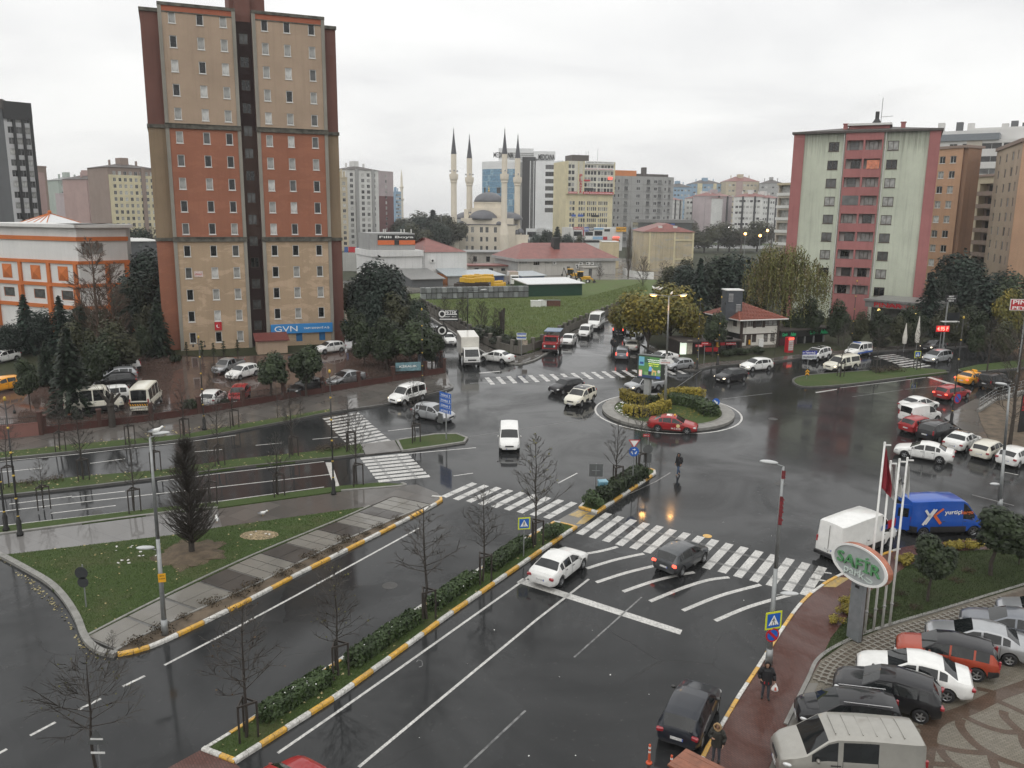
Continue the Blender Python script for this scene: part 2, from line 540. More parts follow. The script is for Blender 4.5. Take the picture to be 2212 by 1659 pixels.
def grass_mat(name,a,b_,brown,sc=1.0):
 m,nt,b=node_mat(name)
 pos=world_pos(nt)
 n1=noise(nt,0.35*sc,5,0.65,pos,0.6)
 n2=noise(nt,9,5,0.75,pos)
 r=ramp(nt,n2.outputs['Fac'],[(0.3,a),(0.7,b_)])
 rb=ramp(nt,n1.outputs['Fac'],[(0.5,0.0),(0.72,0.75)])
 L_(nt,mixc(nt,rb.outputs[0],r.outputs[0],brown),b.inputs['Base Color'])
 b.inputs['Roughness'].default_value=0.8
 b.inputs['Specular IOR Level'].default_value=0.2
 bump(nt,b,n2.outputs['Fac'],1.0,0.08)
 MATS[name]=m
 return m
M_grass=grass_mat('wet_grass',(0.030,0.052,0.014),(0.072,0.105,0.030),(0.085,0.085,0.04))
M_field=grass_mat('field_grass',(0.058,0.088,0.024),(0.115,0.155,0.045),(0.10,0.088,0.045),0.35)
M_garden=grass_mat('garden_ground',(0.020,0.026,0.012),(0.045,0.05,0.024),(0.05,0.042,0.026),0.5)
M_dirt=wet_ground('yard_dirt',(0.13,0.125,0.11),(0.19,0.18,0.16),1.0,(0.1,0.9),(0.06,0.3),0.1,0.3)
M_kerb=plain('kerb_concrete',(0.20,0.195,0.18),0.5,var=0.25,scale=2)
M_kerbd=plain('kerb_dark',(0.085,0.083,0.078),0.35,var=0.3,scale=2)
def worn(name,c,under,amt=0.45,sc=3.0):
 m,nt,b=node_mat(name)
 pos=world_pos(nt)
 n=noise(nt,sc,6,0.75,pos)
 r=ramp(nt,n.outputs['Fac'],[(0.42,amt),(0.56,0.0)])
 n2=noise(nt,0.8,3,0.6,pos)
 r2=ramp(nt,n2.outputs['Fac'],[(0.3,tuple(x*.75 for x in c)),(0.7,c)])
 L_(nt,mixc(nt,r.outputs[0],r2.outputs[0],under),b.inputs['Base Color'])
 b.inputs['Roughness'].default_value=0.45
 b.inputs['Coat Weight'].default_value=0.6
 b.inputs['Coat Roughness'].default_value=0.2
 b.inputs['Coat IOR'].default_value=1.33
 MATS[name]=m
 return m
M_mark=worn('road_paint_white',(0.60,0.59,0.56),(0.10,0.10,0.10),0.5,9.0)
M_mark2=worn('road_paint_faded',(0.19,0.19,0.185),(0.045,0.045,0.045),1.0,2.0)
M_kw=worn('kerb_white',(0.68,0.67,0.63),(0.25,0.24,0.22),0.6,7.0)
M_ky=worn('kerb_yellow',(0.72,0.40,0.035),(0.3,0.2,0.1),0.6,7.0)
M_tact=worn('tactile_yellow',(0.42,0.27,0.05),(0.2,0.16,0.09),0.8,4.0)
mb=MB();mb.add([(s*1500,y,-.06)for y in(-400,10,103,2600)for s in(-1,1)],((0,1,3,2),(2,3,5,4),(4,5,7,6)))
struct('ground',mb,M_garden)
mb=MB();mb.add([(-110,10,0),(130,10,0),(210,215,0),(-110,215,0)],((0,1,2,3),))
road=struct('road',mb,M_asph)
mb=MB();mb.add([(-400,455,0),(420,455,0),(420,640,0),(-400,640,0)],((0,1,2,3),))
struct('highway',mb,plain('highway_asphalt',(0.12,0.12,0.12),0.3,var=0.2,scale=0.05))
mb=MB()
for y0,y1 in((505,540),):mb.add([(-400,y0,0.1),(420,y0,0.1),(420,y1,0.1),(-400,y1,0.1)],((0,1,2,3),))
struct('highway_verge',mb,M_grass)
def slab(name,px,z,mat,z0=-0.03,zs=None):
 mb=MB();mb.prism([(p.x,p.y)for p in poly(px,0 if zs is None else zs)],z0,z)
 return struct(name,mb,mat)
slab('tower_lot',[(-80,962),(100,942),(383,907),(737,847),(962,809),(950,775),(925,735),(880,690),(800,660),(745,660),(357,700),(-250,740)],0.10,M_lot)
slab('garden_ground',[(-260,690),(-250,830),(-60,836),(120,835),(195,850),(205,800),(230,778),(300,770),(357,768),(420,772),(500,772),(640,765),(745,738),(745,640),(300,640)],0.16,M_garden)
slab('vacant_lot',[(880,648),(919,668),(1027,733),(1072,754),(1098,763),(1124,765),(1148,761),(1164,755),(1237,713),(1334,673),(1420,640),(1420,606),(1200,606),(880,638)],0.22,M_field)
slab('yard',[(860,637),(1200,606),(1420,606),(1470,575),(1300,553),(860,560)],0.18,M_dirt)
slab('garden_ground',[(1496,790),(1551,783),(1661,776),(1728,767),(1891,752),(2041,743),(2260,731),(2420,720),(2420,620),(1470,620),(1420,650),(1380,690),(1400,745)],0.14,M_garden)
slab('pavement',[(-60,953),(100,940),(383,905),(737,845),(965,808),(975,838),(850,872),(717,892),(583,919),(400,950),(177,975),(-60,1000)],0.12,M_pave_far)
slab('pavement',[(905,655),(919,671),(1027,737),(1072,759),(1124,771),(1164,760),(1237,717),(1334,676),(1340,682),(1240,726),(1180,764),(1140,783),(1104,786),(1062,772),(1010,740),(895,664)],0.12,M_pave_far)
slab('pavement',[(1491,802),(1551,791),(1661,783),(1728,775),(1891,760),(2041,751),(2260,738),(2260,729),(2041,741),(1891,750),(1728,765),(1661,774),(1551,781),(1496,788),(1400,745),(1385,745),(1440,785)],0.125,M_pave_far)
slab('plaza',[(470,1103),(737,1066),(874,1052),(900,1050),(945,1068),(957,1082),(930,1092),(850,1075),(800,1096),(780,1100),(480,1142)],0.12,M_pave_far)
slab('service_path',[(-40,1166),(0,1160),(370,1112),(470,1103),(480,1142),(370,1160),(0,1205),(-40,1212)],0.10,wet_ground('wet_path',(0.13,0.125,0.12),(0.17,0.165,0.16),2.0,(0.7,1.0),(0.02,0.08),0.2,0.04,tex=brick_tex(3.0,1.4,(.17,.165,.16),(.15,.145,.14),(.10,.10,.10),R(30),0.0)))
pv=thing('pavement',None,None);pv['kind']='structure';pv.name='slab_pavement'
up_=[G(*p)for p in((187,1381),(347,1300),(540,1209),(737,1127),(850,1076))]
lo_=[G(*p)for p in((253,1409),(353,1353),(567,1257),(737,1172),(925,1092))]
def along(pts,t):
 Ls=[(b-a).length for a,b in zip(pts,pts[1:])]
 d=t*sum(Ls)
 for i,l in enumerate(Ls):
  if d<=l or i==len(Ls)-1:return pts[i].lerp(pts[i+1],d/l)
  d-=l
cuts=[0,.30,.385,.49,.575,.685,.755,.845,.90,1.0]
def field(parent,t0,t1,mat,nx,ny):
 for i in range(nx):
  for j in range(ny):
   a0,a1=t0+(t1-t0)*i/nx,t0+(t1-t0)*(i+1)/nx
   e=0.04/nx*(t1-t0)
   q=[]
   for t,s in((a0+e,j/ny+.006),(a1-e,j/ny+.006),(a1-e,(j+1)/ny-.006),(a0+e,(j+1)/ny-.006)):
    q.append(along(up_,t).lerp(along(lo_,t),s))
   mb=MB();mb.prism([(p.x,p.y)for p in q],0.0,0.125+rnd.uniform(-.004,.004))
   mb.obj('paving_slab',mat,parent)
for k in range(9):
 field(pv,cuts[k],cuts[k+1],M_concrete if k%2==0 else M_slabd,3 if k%2==0 else 1,2)
mb=MB();mb.prism([(p.x,p.y)for p in up_+lo_[::-1]],-0.02,0.10);mb.obj('bedding',M_kerbd,pv)
isl=[(0,1204),(50,1232),(100,1262),(133,1295),(160,1338),(175,1374),(187,1381),(347,1299),(540,1208),(737,1126),(800,1098),(782,1100),(480,1142),(370,1160)]
slab('grass_island',isl,0.13,M_grass)
slab('planting_strip',[(253,1409),(287,1409),(353,1385),(453,1338),(553,1288),(647,1238),(737,1193),(860,1130),(948,1083),(925,1092),(737,1172),(567,1257),(353,1353)],0.11,M_soil)
mb=MB();c=G(413,1196,.13);mb.lathe([(1.9,0.0),(1.5,0.05),(0.6,0.09),(1e-4,0.1)],26,0,Matrix.Translation(c))
for i,v in enumerate(mb.v[:52]):k=1+.16*math.sin(i*2.3)+.12*math.sin(i*5.1);mb.v[i]=(c.x+(v[0]-c.x)*k,c.y+(v[1]-c.y)*k,v[2])
struct('mulch_ring',mb,plain('mulch',(0.095,0.07,0.045),0.9,var=0.4,scale=2,bmp=.5))
slab('grass_median',[(-60,1057),(0,1050),(167,1033),(350,1018),(500,996),(667,979),(737,967),(779,962),(787,984),(700,994),(533,1011),(333,1037),(167,1057),(-60,1082)],0.13,M_grass)
slab('refuge',[(781,961),(852,953),(866,976),(789,984)],0.09,M_pave_far)
slab('grass_median',[(854,954),(937,941),(987,940),(1008,947),(1003,957),(937,967),(868,976)],0.13,M_grass)
slab('grass_strip',[(-60,1150),(0,1141),(367,1098),(480,1087),(737,1053),(817,1046),(870,1049),(860,1053),(737,1064),(470,1101),(370,1110),(0,1158),(-60,1166)],0.135,M_grass)
slab('grass_strip',[(-60,985),(0,980),(167,962),(400,941),(567,911),(713,886),(717,892),(583,919),(400,950),(177,975),(0,993),(-60,1000)],0.135,M_grass)
slab('grass_median',[(1712,824),(1724,816),(1765,811),(1875,803),(1975,796),(2042,801),(2046,807),(1941,819),(1841,831),(1761,837),(1728,835)],0.13,M_grass)
slab('grass_median',[(2066,800),(2110,790),(2300,771),(2300,787),(2110,804)],0.13,M_grass)
kerb_r=[(1490,1690),(1525,1617),(1545,1586),(1595,1503),(1631,1449),(1656,1409),(1688,1359),(1721,1313),(1751,1283),(1791,1256),(1831,1236),(1898,1203),(1941,1188),(1975,1181),(2047,1173),(2110,1169),(2330,1163)]
slab('red_pavement',kerb_r+[(2330,1190),(2200,1190),(2060,1198),(1958,1230),(1870,1290),(1795,1385),(1773,1430),(1748,1474),(1700,1572),(1620,1760),(1480,1760)],0.12,M_red)
slab('lawn',[(1773,1430),(1795,1383),(1870,1288),(1958,1228),(2060,1196),(2200,1188),(2330,1188),(2330,1240),(2212,1270),(2041,1321),(1908,1361),(1825,1394)],0.15,grass_mat('lawn_grass',(0.020,0.032,0.010),(0.048,0.066,0.020),(0.045,0.045,0.022)))
slab('car_park',[(1748,1474),(1771,1429),(1825,1394),(1908,1361),(2041,1321),(2212,1269),(2500,1190),(2700,1800),(1640,1800),(1700,1572)],0.10,M_park)
slab('corner_pavement',[(435,1622),(507,1650),(530,1672),(340,1690),(330,1680)],0.06,M_red)
slab('refuge',[(1197,1129),(1247,1141),(1290,1111),(1249,1099)],0.02,M_concrete)
slab('right_pavement',[(2040,905),(2075,880),(2110,862),(2300,830),(2300,1000),(2180,985),(2120,955),(2085,935)],0.11,M_pave_far)
mb=MB()
for q in([(1250,1103),(1272,1108),(1250,1119),(1228,1113)],[(1266,1112),(1286,1114),(1262,1132),(1244,1133)]):
 mb.prism([(p.x,p.y)for p in poly(q)],0,0.028)
q=[(1800,1250),(1836,1253),(1805,1273),(1778,1272)];mb.prism([(p.x,p.y)for p in poly(q)],0.1,0.128)
struct('tactile_paving',mb,M_tact)
def painted_kerb(px,step,first=0,side=1,pattern=(0,1),sm=True,seg=2):
 t=thing('painted_kerb',None,None);t['kind']='structure'
 pts=chain(smooth(poly(px),6)if sm else poly(px),step)
 for i,(a,b)in enumerate(zip(pts,pts[1:])):
  d=(b-a);L=d.length;d.normalize()
  nrm=Vector((-d.y,d.x,0))*side
  dz=rnd.uniform(-.008,.008)
  q=[a+d*.012,b-d*.012]
  v0=[q[0]-nrm*.02,q[1]-nrm*.02,q[1]+nrm*.17,q[0]+nrm*.17]
  mb=MB()
  vs=[(p.x,p.y,0.0)for p in v0]
  v1=[v0[0]+nrm*.035,v0[1]+nrm*.035,v0[2],v0[3]]
  vs+=[(p.x,p.y,.12+dz)for p in v0]+[(p.x,p.y,.17+dz)for p in v1]
  fs=[]
  for k in(0,4):
   for j in range(4):
    jj=(j+1)%4
    fs.append((k+j,k+jj,k+4+jj,k+4+j)if side>0 else(k+jj,k+j,k+4+j,k+4+jj))
  fs.append((8,9,10,11)if side>0 else(11,10,9,8))
  mb.add(vs,fs)
  mb.obj('kerb_stone',M_ky if pattern[(i//seg+first)%len(pattern)]==0 else M_kw,t)
 return t
med_r=[(507,1652),(737,1504),(826,1439),(977,1328),(1209,1166),(1247,1141)]
med_l=[(435,1624),(530,1566),(737,1428),(919,1308),(1022,1243),(1134,1168),(1197,1129)]
painted_kerb(med_r,0.62,1,1,sm=False)
painted_kerb(med_l,0.62,1,-1,sm=False)
painted_kerb([(435,1624),(507,1652)],0.45,1,1,sm=False)
painted_kerb([(1247,1141),(1222,1134),(1197,1129)],0.6,0,1,sm=False)
slab('median_bed',med_r+med_l[::-1],0.13,M_grass)
painted_kerb([(1250,1098),(1290,1110)],0.5,0,1,sm=False)
painted_kerb([(1290,1110),(1417,1025),(1415,1017),(1399,1014)],0.62,0,1,sm=False)
painted_kerb([(1250,1098),(1263,1085),(1330,1048),(1399,1014)],0.62,1,-1,sm=False)
slab('median_bed',[(1250,1098),(1290,1110),(1417,1025),(1415,1017),(1399,1014),(1330,1048),(1263,1085)],0.13,M_grass)
painted_kerb([(254,1419),(262,1420),(287,1413),(333,1399),(380,1378),(453,1343),(553,1293),(647,1243),(737,1198),(860,1135),(955,1084),(946,1075),(930,1075)],0.72,0,1)
painted_kerb(kerb_r[:-4],0.72,1,-1)
def kerb(px,side=1,h=0.16,w=0.2,mat=None,sm=True):
 mb=MB();ribbon(mb,smooth(poly(px),5)if sm else poly(px),-0.02*side,w*side,0,h)
 return struct('kerb',mb,mat or M_kerb)
kerb([(-20,1198),(0,1206),(50,1233),(100,1263),(133,1296),(160,1339),(173,1373),(187,1396),(213,1414),(247,1421)],1,0.18,0.3)
kerb([(187,1380),(347,1298),(540,1207),(737,1125),(800,1097)],1,0.17,0.12)
kerb([(245,1411),(353,1354),(567,1258),(737,1173),(925,1093)],-1,0.15,0.12)
kerb([(-60,1082),(167,1057),(333,1037),(533,1011),(700,994),(787,984)],1,0.16,0.2,M_kerbd)
kerb([(-60,1166),(0,1158),(370,1110),(470,1101)],1,0.16,0.2)
kerb([(737,1064),(860,1054),(878,1050),(870,1046)],1,0.16,0.2)
kerb([(-60,1001),(0,995),(177,977),(400,952),(583,920),(717,893),(850,873),(960,846),(979,838),(972,831)],1,0.16,0.2,M_kerbd)
kerb([(855,953),(868,977),(937,968),(1004,958),(1011,948),(987,939),(937,940),(855,953)],1,0.16,0.22,sm=False)
kerb([(895,664),(1010,741),(1062,773),(1104,787),(1142,784),(1182,765),(1240,727),(1340,683)],1,0.16,0.2)
kerb([(2050,806),(1941,819),(1841,832),(1761,838),(1726,836),(1711,825),(1723,816),(1765,810),(1875,802)],-1,0.16,0.22,M_kerbd)
kerb([(2320,786),(2110,805),(2066,800)],-1,0.16,0.22,M_kerbd)
kerb([(1440,786),(1491,803),(1551,792),(1661,784),(1728,776),(1891,761),(2041,752),(2280,737)],1,0.16,0.2,M_kerbd)
kerb([(1700,1572),(1748,1474),(1771,1429),(1825,1394),(1908,1361),(2041,1321),(2212,1269),(2400,1215)],1,0.17,0.15)
marks=thing('road_marking',None,None);marks['kind']='structure'
def mark(pts,mat=None,z=0.004,parent=None,name='painted_line'):
 mb=MB()
 n=len(pts);ar=sum(pts[i].x*pts[(i+1)%n].y-pts[(i+1)%n].x*pts[i].y for i in range(n))
 if ar<0:pts=pts[::-1]
 mb.add([(p.x,p.y,z)for p in pts],(tuple(range(n)),))
 return mb.obj(name,mat or M_mark,parent or marks)
def line(px,w=0.14,mat=None,sm=False,z=0.004):
 mb=MB();pts=smooth(poly(px),6)if sm else poly(px)
 ribbon(mb,pts,-w/2,w/2,z)
 return mb.obj('painted_line',mat or M_mark,marks)
line([(600,1627),(700,1558),(860,1446),(1128,1256),(1215,1193)],0.14)
line([(775,1657),(1000,1470),(1160,1338),(1272,1251)],0.14)
line([(1003,1659),(1135,1535)],0.10,M_mark2);line([(1240,1420),(1386,1290)],0.09,M_mark2)
line([(355,1437),(480,1372),(640,1286),(905,1141)],0.14)
for a,b in(((313,1460),(265,1483)),((218,1509),(170,1533)),((120,1560),(65,1589)),((15,1618),(-40,1648))):line([a,b],0.14)
line([(330,1688),(426,1628),(521,1566),(728,1427),(910,1307),(1013,1242),(1125,1168),(1185,1130)],0.13)
mark(poly([(1129,1249),(1474,1361),(1469,1371),(1116,1258)]),name='stop_line')
for px in([(1266,1196),(1300,1190),(1334,1181)],[(1267,1228),(1330,1209),(1391,1196)],[(1288,1258),(1350,1238),(1418,1221),(1445,1214)],[(1346,1278),(1410,1256),(1458,1244),(1500,1236)],[(1404,1299),(1475,1270),(1530,1253),(1575,1247)],[(1475,1319),(1555,1287),(1643,1263)],[(1545,1341),(1620,1310),(1711,1284)]):
 line(px,0.26,sm=True)
line([(1280,1104),(1417,1040),(1448,1021)],0.12,M_mark2)
line([(1205,1044),(1247,1022)],0.12);line([(980,1028),(1022,1022)],0.12)
for px in([(0,997),(177,980),(400,955),(510,940)],[(0,1020),(90,1011)],[(195,1001),(270,991)],[(420,976),(480,971)],[(552,962),(608,957)],[(675,949),(730,944)],[(838,931),(905,923)],[(0,1105),(155,1087),(400,1060),(712,1025)],[(20,1089),(155,1072)],[(0,1136),(250,1108),(480,1082),(700,1052)],[(700,997),(480,1022),(340,1040)],[(880,980),(1028,967)],[(155,1074),(270,1061)],[(110,1109),(250,1092)]):
 line(px,0.13)
mark(poly([(703,999),(716,999),(733,1049),(722,1054)]),name='stop_line')
mark(poly([(1761,847),(1808,840),(1808,842),(1763,849)]))
line([(1815,838),(1941,823),(2000,815)],0.12);line([(1841,857),(1950,842)],0.1,M_mark2);line([(1955,841),(2030,834)],0.1,M_mark2)
mark(poly([(2002,815),(2010,814),(2070,832),(2064,835)]),name='stop_line')
line([(1035,806),(1080,802)],0.35);line([(1015,828),(1060,826)],0.2,M_mark2)
line([(2170,1020),(2200,1026)],0.12);line([(2100,1069),(2190,1092)],0.12,M_mark2);line([(2175,755),(2212,752)],.2)
line([(1560,862),(1668,849)],0.12,M_mark2);line([(1015,943),(1245,909),(1300,898)],0.10,M_kerbd);line([(1415,868),(1530,790)],0.1,M_kerbd)
def zebra(c0,c1,d0,d1,n,w=0.5,L=None):
 t=thing('zebra_crossing',None,None);t['kind']='structure'
 A,B=G(*c0),G(*c1)
 d=G(*d1)-G(*d0);L=L or d.length;d.normalize()
 s=(B-A).normalized();s=(s-d*s.dot(d)).normalized()
 for i in range(n):
  c=A.lerp(B,i/(n-1));c=c+d*rnd.uniform(-.04,.04)
  h,ww=d*(L/2),s*(w/2)
  mark([c-h-ww,c+h-ww,c+h+ww,c-h+ww],parent=t,name='stripe')
 for off in(-0.24,0.24):
  for k in(-0.09,0,0.09):
   a,b=A+d*(L*off+k)-s*.3,B+d*(L*off+k)+s*.3
   e=d*.022
   mark([a-e,b-e,b+e,a+e],M_mark2,0.008,t,'guide_line')
zebra((1284,1131),(1758,1254),(1738,1285),(1778,1224),16,0.5)
zebra((993,1058),(1211,1102),(960,1073),(1027,1043),9,0.5)
zebra((738,899),(806,965),(765,972),(850,955),12,0.5)
zebra((831,986),(872,1034),(780,993),(884,983),8,0.5)
zebra((1058,823),(1466,801),(1057,831),(1044,816),19,0.5)
zebra((1912,768),(1985,793),(1890,771),(1935,766),8,0.5,4.0)
for px,r in(((842,1265),.42),((1670,905),.42),((1685,1045),.40),((1528,1158),.28),((210,1107),.35)):
 c=G(*px);mb=MB();mb.lathe([(r,0.0),(r,0.006),(r*.82,0.009),(r*.8,0.005),(1e-4,0.006)],20,0,Matrix.Translation((c.x,c.y,0.001)))
 struct('manhole_cover',mb,plain('cast_iron',(0.06,0.058,0.055),0.35,0.6,var=0.3)if px[0]!=1528 else M_ky)
for px in((1778,1236),(1765,1252)):
 c=G(*px);d=(G(px[0]+20,px[1]+3)-c).normalized();nn=Vector((-d.y,d.x,0))
 mark([c-d*.45,c-d*.1+nn*.22,c-d*.1+nn*.08,c+d*.45+nn*.08,c+d*.45-nn*.08,c-d*.1-nn*.08,c-d*.1-nn*.22],name='painted_arrow')
mb=MB();ribbon(mb,smooth(poly([(900,1430),(903,1426),(911,1428),(912,1438),(905,1441)]),5),-.02,.02,.004);mb.obj('chalk_mark',M_mark2,marks)
rc=(G(1303,892)+G(1579,889))*.5
rr=(G(1303,892)-G(1579,889)).length/2
mb=MB()
circ=lambda r,n=64:[Vector((rc.x+r*math.cos(2*math.pi*i/n),rc.y+r*math.sin(2*math.pi*i/n),0))for i in range(n+1)]
ribbon(mb,circ(rr+.75),0,.18,0.004);mb.obj('ring_line',M_mark,marks)
mb=MB();ribbon(mb,circ(rr),0,1.05,0,.24);ribbon(mb,circ(rr-1.05),0,.1,0,.29);struct('roundabout_kerb',mb,M_kerb)
mb=MB();mb.prism([(p.x,p.y)for p in circ(rr-1.1)[:-1]],0,.2);struct('roundabout_bed',mb,M_grass)
pav=thing('grass_paver_strip',None,None);pav['kind']='structure'
pe=chain(smooth([G(*p)for p in((1751,1468),(1775,1431),(1827,1397),(1908,1364),(2041,1324),(2212,1272),(2330,1236))],6),0.36)
M_paver=plain('grass_paver',(0.17,0.155,0.125),0.5,var=0.2,coat=.3);M_cell=plain('paver_cell',(0.085,0.066,0.048),.8,var=.3)
mb=MB();ribbon(mb,pe,-2.4,-0.18,0.112);mb.obj('paver_bed',M_cell,pav)
PV=MB()
hl,hw=0.15,0.05
PV.box(-.15,.15,-.045,.045,0,.03);PV.box(-.05,.05,.047,.252,0,.029)
pme=PV.mesh('paver',[M_paver])
cnt=0
for i in range(len(pe)-1):
 d=(pe[i+1]-pe[i]).normalized();nn=Vector((d.y,-d.x,0));a=math.atan2(d.y,d.x)
 for j in range(7):
  p=pe[i]+nn*(0.36+j*.30)
  if cnt<298:
   put('paver',pme,pav,(p.x,p.y,.114+rnd.uniform(-.003,.003)),(0,0,a+rnd.uniform(-.03,.03)+R(8)),(1.15,1.0,1));cnt+=1
bands=thing('paving_band',None,None);bands['kind']='structure'
M_band=wet_ground('brown_band',(0.085,0.058,0.043),(0.105,0.072,0.054),2.,(.2,.7),(.1,.3),.3,.2,tex=brick_tex(.2,.1,(.115,.078,.058),(.08,.055,.04),(.05,.04,.03),R(40)))
def z5(pts):return[G(1843.4+x/6,1382.4+y/6,.1)for x,y in pts]
for pts,w in(([(2300,560),(2212,600),(1870,720),(1500,900),(1200,1000),(1080,1060),(990,1180),(960,1400),(900,1700),(840,1900)],.62),([(1385,965),(1600,1070),(1800,1150),(2000,1195),(2150,1190)],.3),([(1400,1020),(1380,1100),(1450,1220),(1600,1370),(1750,1460),(1950,1560),(2260,1660)],.36),([(1020,1345),(1200,1400),(1400,1440),(1600,1460),(1730,1460)],.3),([(1120,1380),(1150,1470),(1260,1590),(1400,1680)],.34),([(1950,920),(1960,1000),(2080,1120),(2180,1210),(2212,1330),(2260,1420)],.36),([(1800,1470),(1800,1540),(1850,1680)],.34),([(970,1590),(1100,1610),(1250,1620)],.3),([(1830,770),(2000,850),(2240,960)],.3),([(1600,630),(1750,660),(1870,700)],.3),([(830,1110),(960,1180)],.3)):
 mb=MB();ribbon(mb,smooth(z5(pts),6),-w/2,w/2,.104+rnd.uniform(0,.003));mb.obj('brown_band',M_band,bands)
slabm=MB();slabm.add([(p.x,p.y,.108)for p in[G(*q,.1)for q in((1745,1476),(1768,1476),(1690,1640),(1652,1690),(1640,1660))]],((4,3,2,1,0),));slabm.obj('border_slab',M_concrete,bands)
# ================================================================ vehicles
M_tyre=plain('tyre_rubber',(0.015,0.015,0.016),0.7,var=0.2)
M_rim=plain('alloy',(0.42,0.43,0.44),0.3,0.8,var=0.1)
M_trim=plain('black_plastic',(0.02,0.02,0.021),0.5,var=0.2)
M_chrome=plain('chrome',(0.6,0.6,0.6),0.2,0.9,var=0)
M_glass=glass('car_glass',(0.012,0.014,0.015),0.04)
M_head=plain('headlight_lens',(0.55,0.56,0.56),0.12,0.2,1.0,var=.3,scale=12)
M_tail=plain('taillight_lens',(0.28,0.012,0.02),0.15,0,1.0,var=.3,scale=9)
M_tail_on=glow('taillight_lit',(1.0,0.10,0.06),2.2)
M_head_on=glow('headlight_lit',(1.0,0.86,0.62),2.0)
M_plate=plain('number_plate',(0.55,0.55,0.54),0.4,var=.25,scale=14)
M_plastic_w=plain('white_plastic',(.7,.7,.68),.4,var=.1)
def sstep(a,b,x):
 t=max(0,min(1,(x-a)/(b-a)));return t*t*(3-2*t)
def interp(tab,x):
 if x<=tab[0][0]:return tab[0][1]
 for(a,b),(c,d)in zip(tab,tab[1:]):
  if x<=c:return b+(d-b)*(x-a)/(c-a)if c>a else d
 return tab[-1][1]
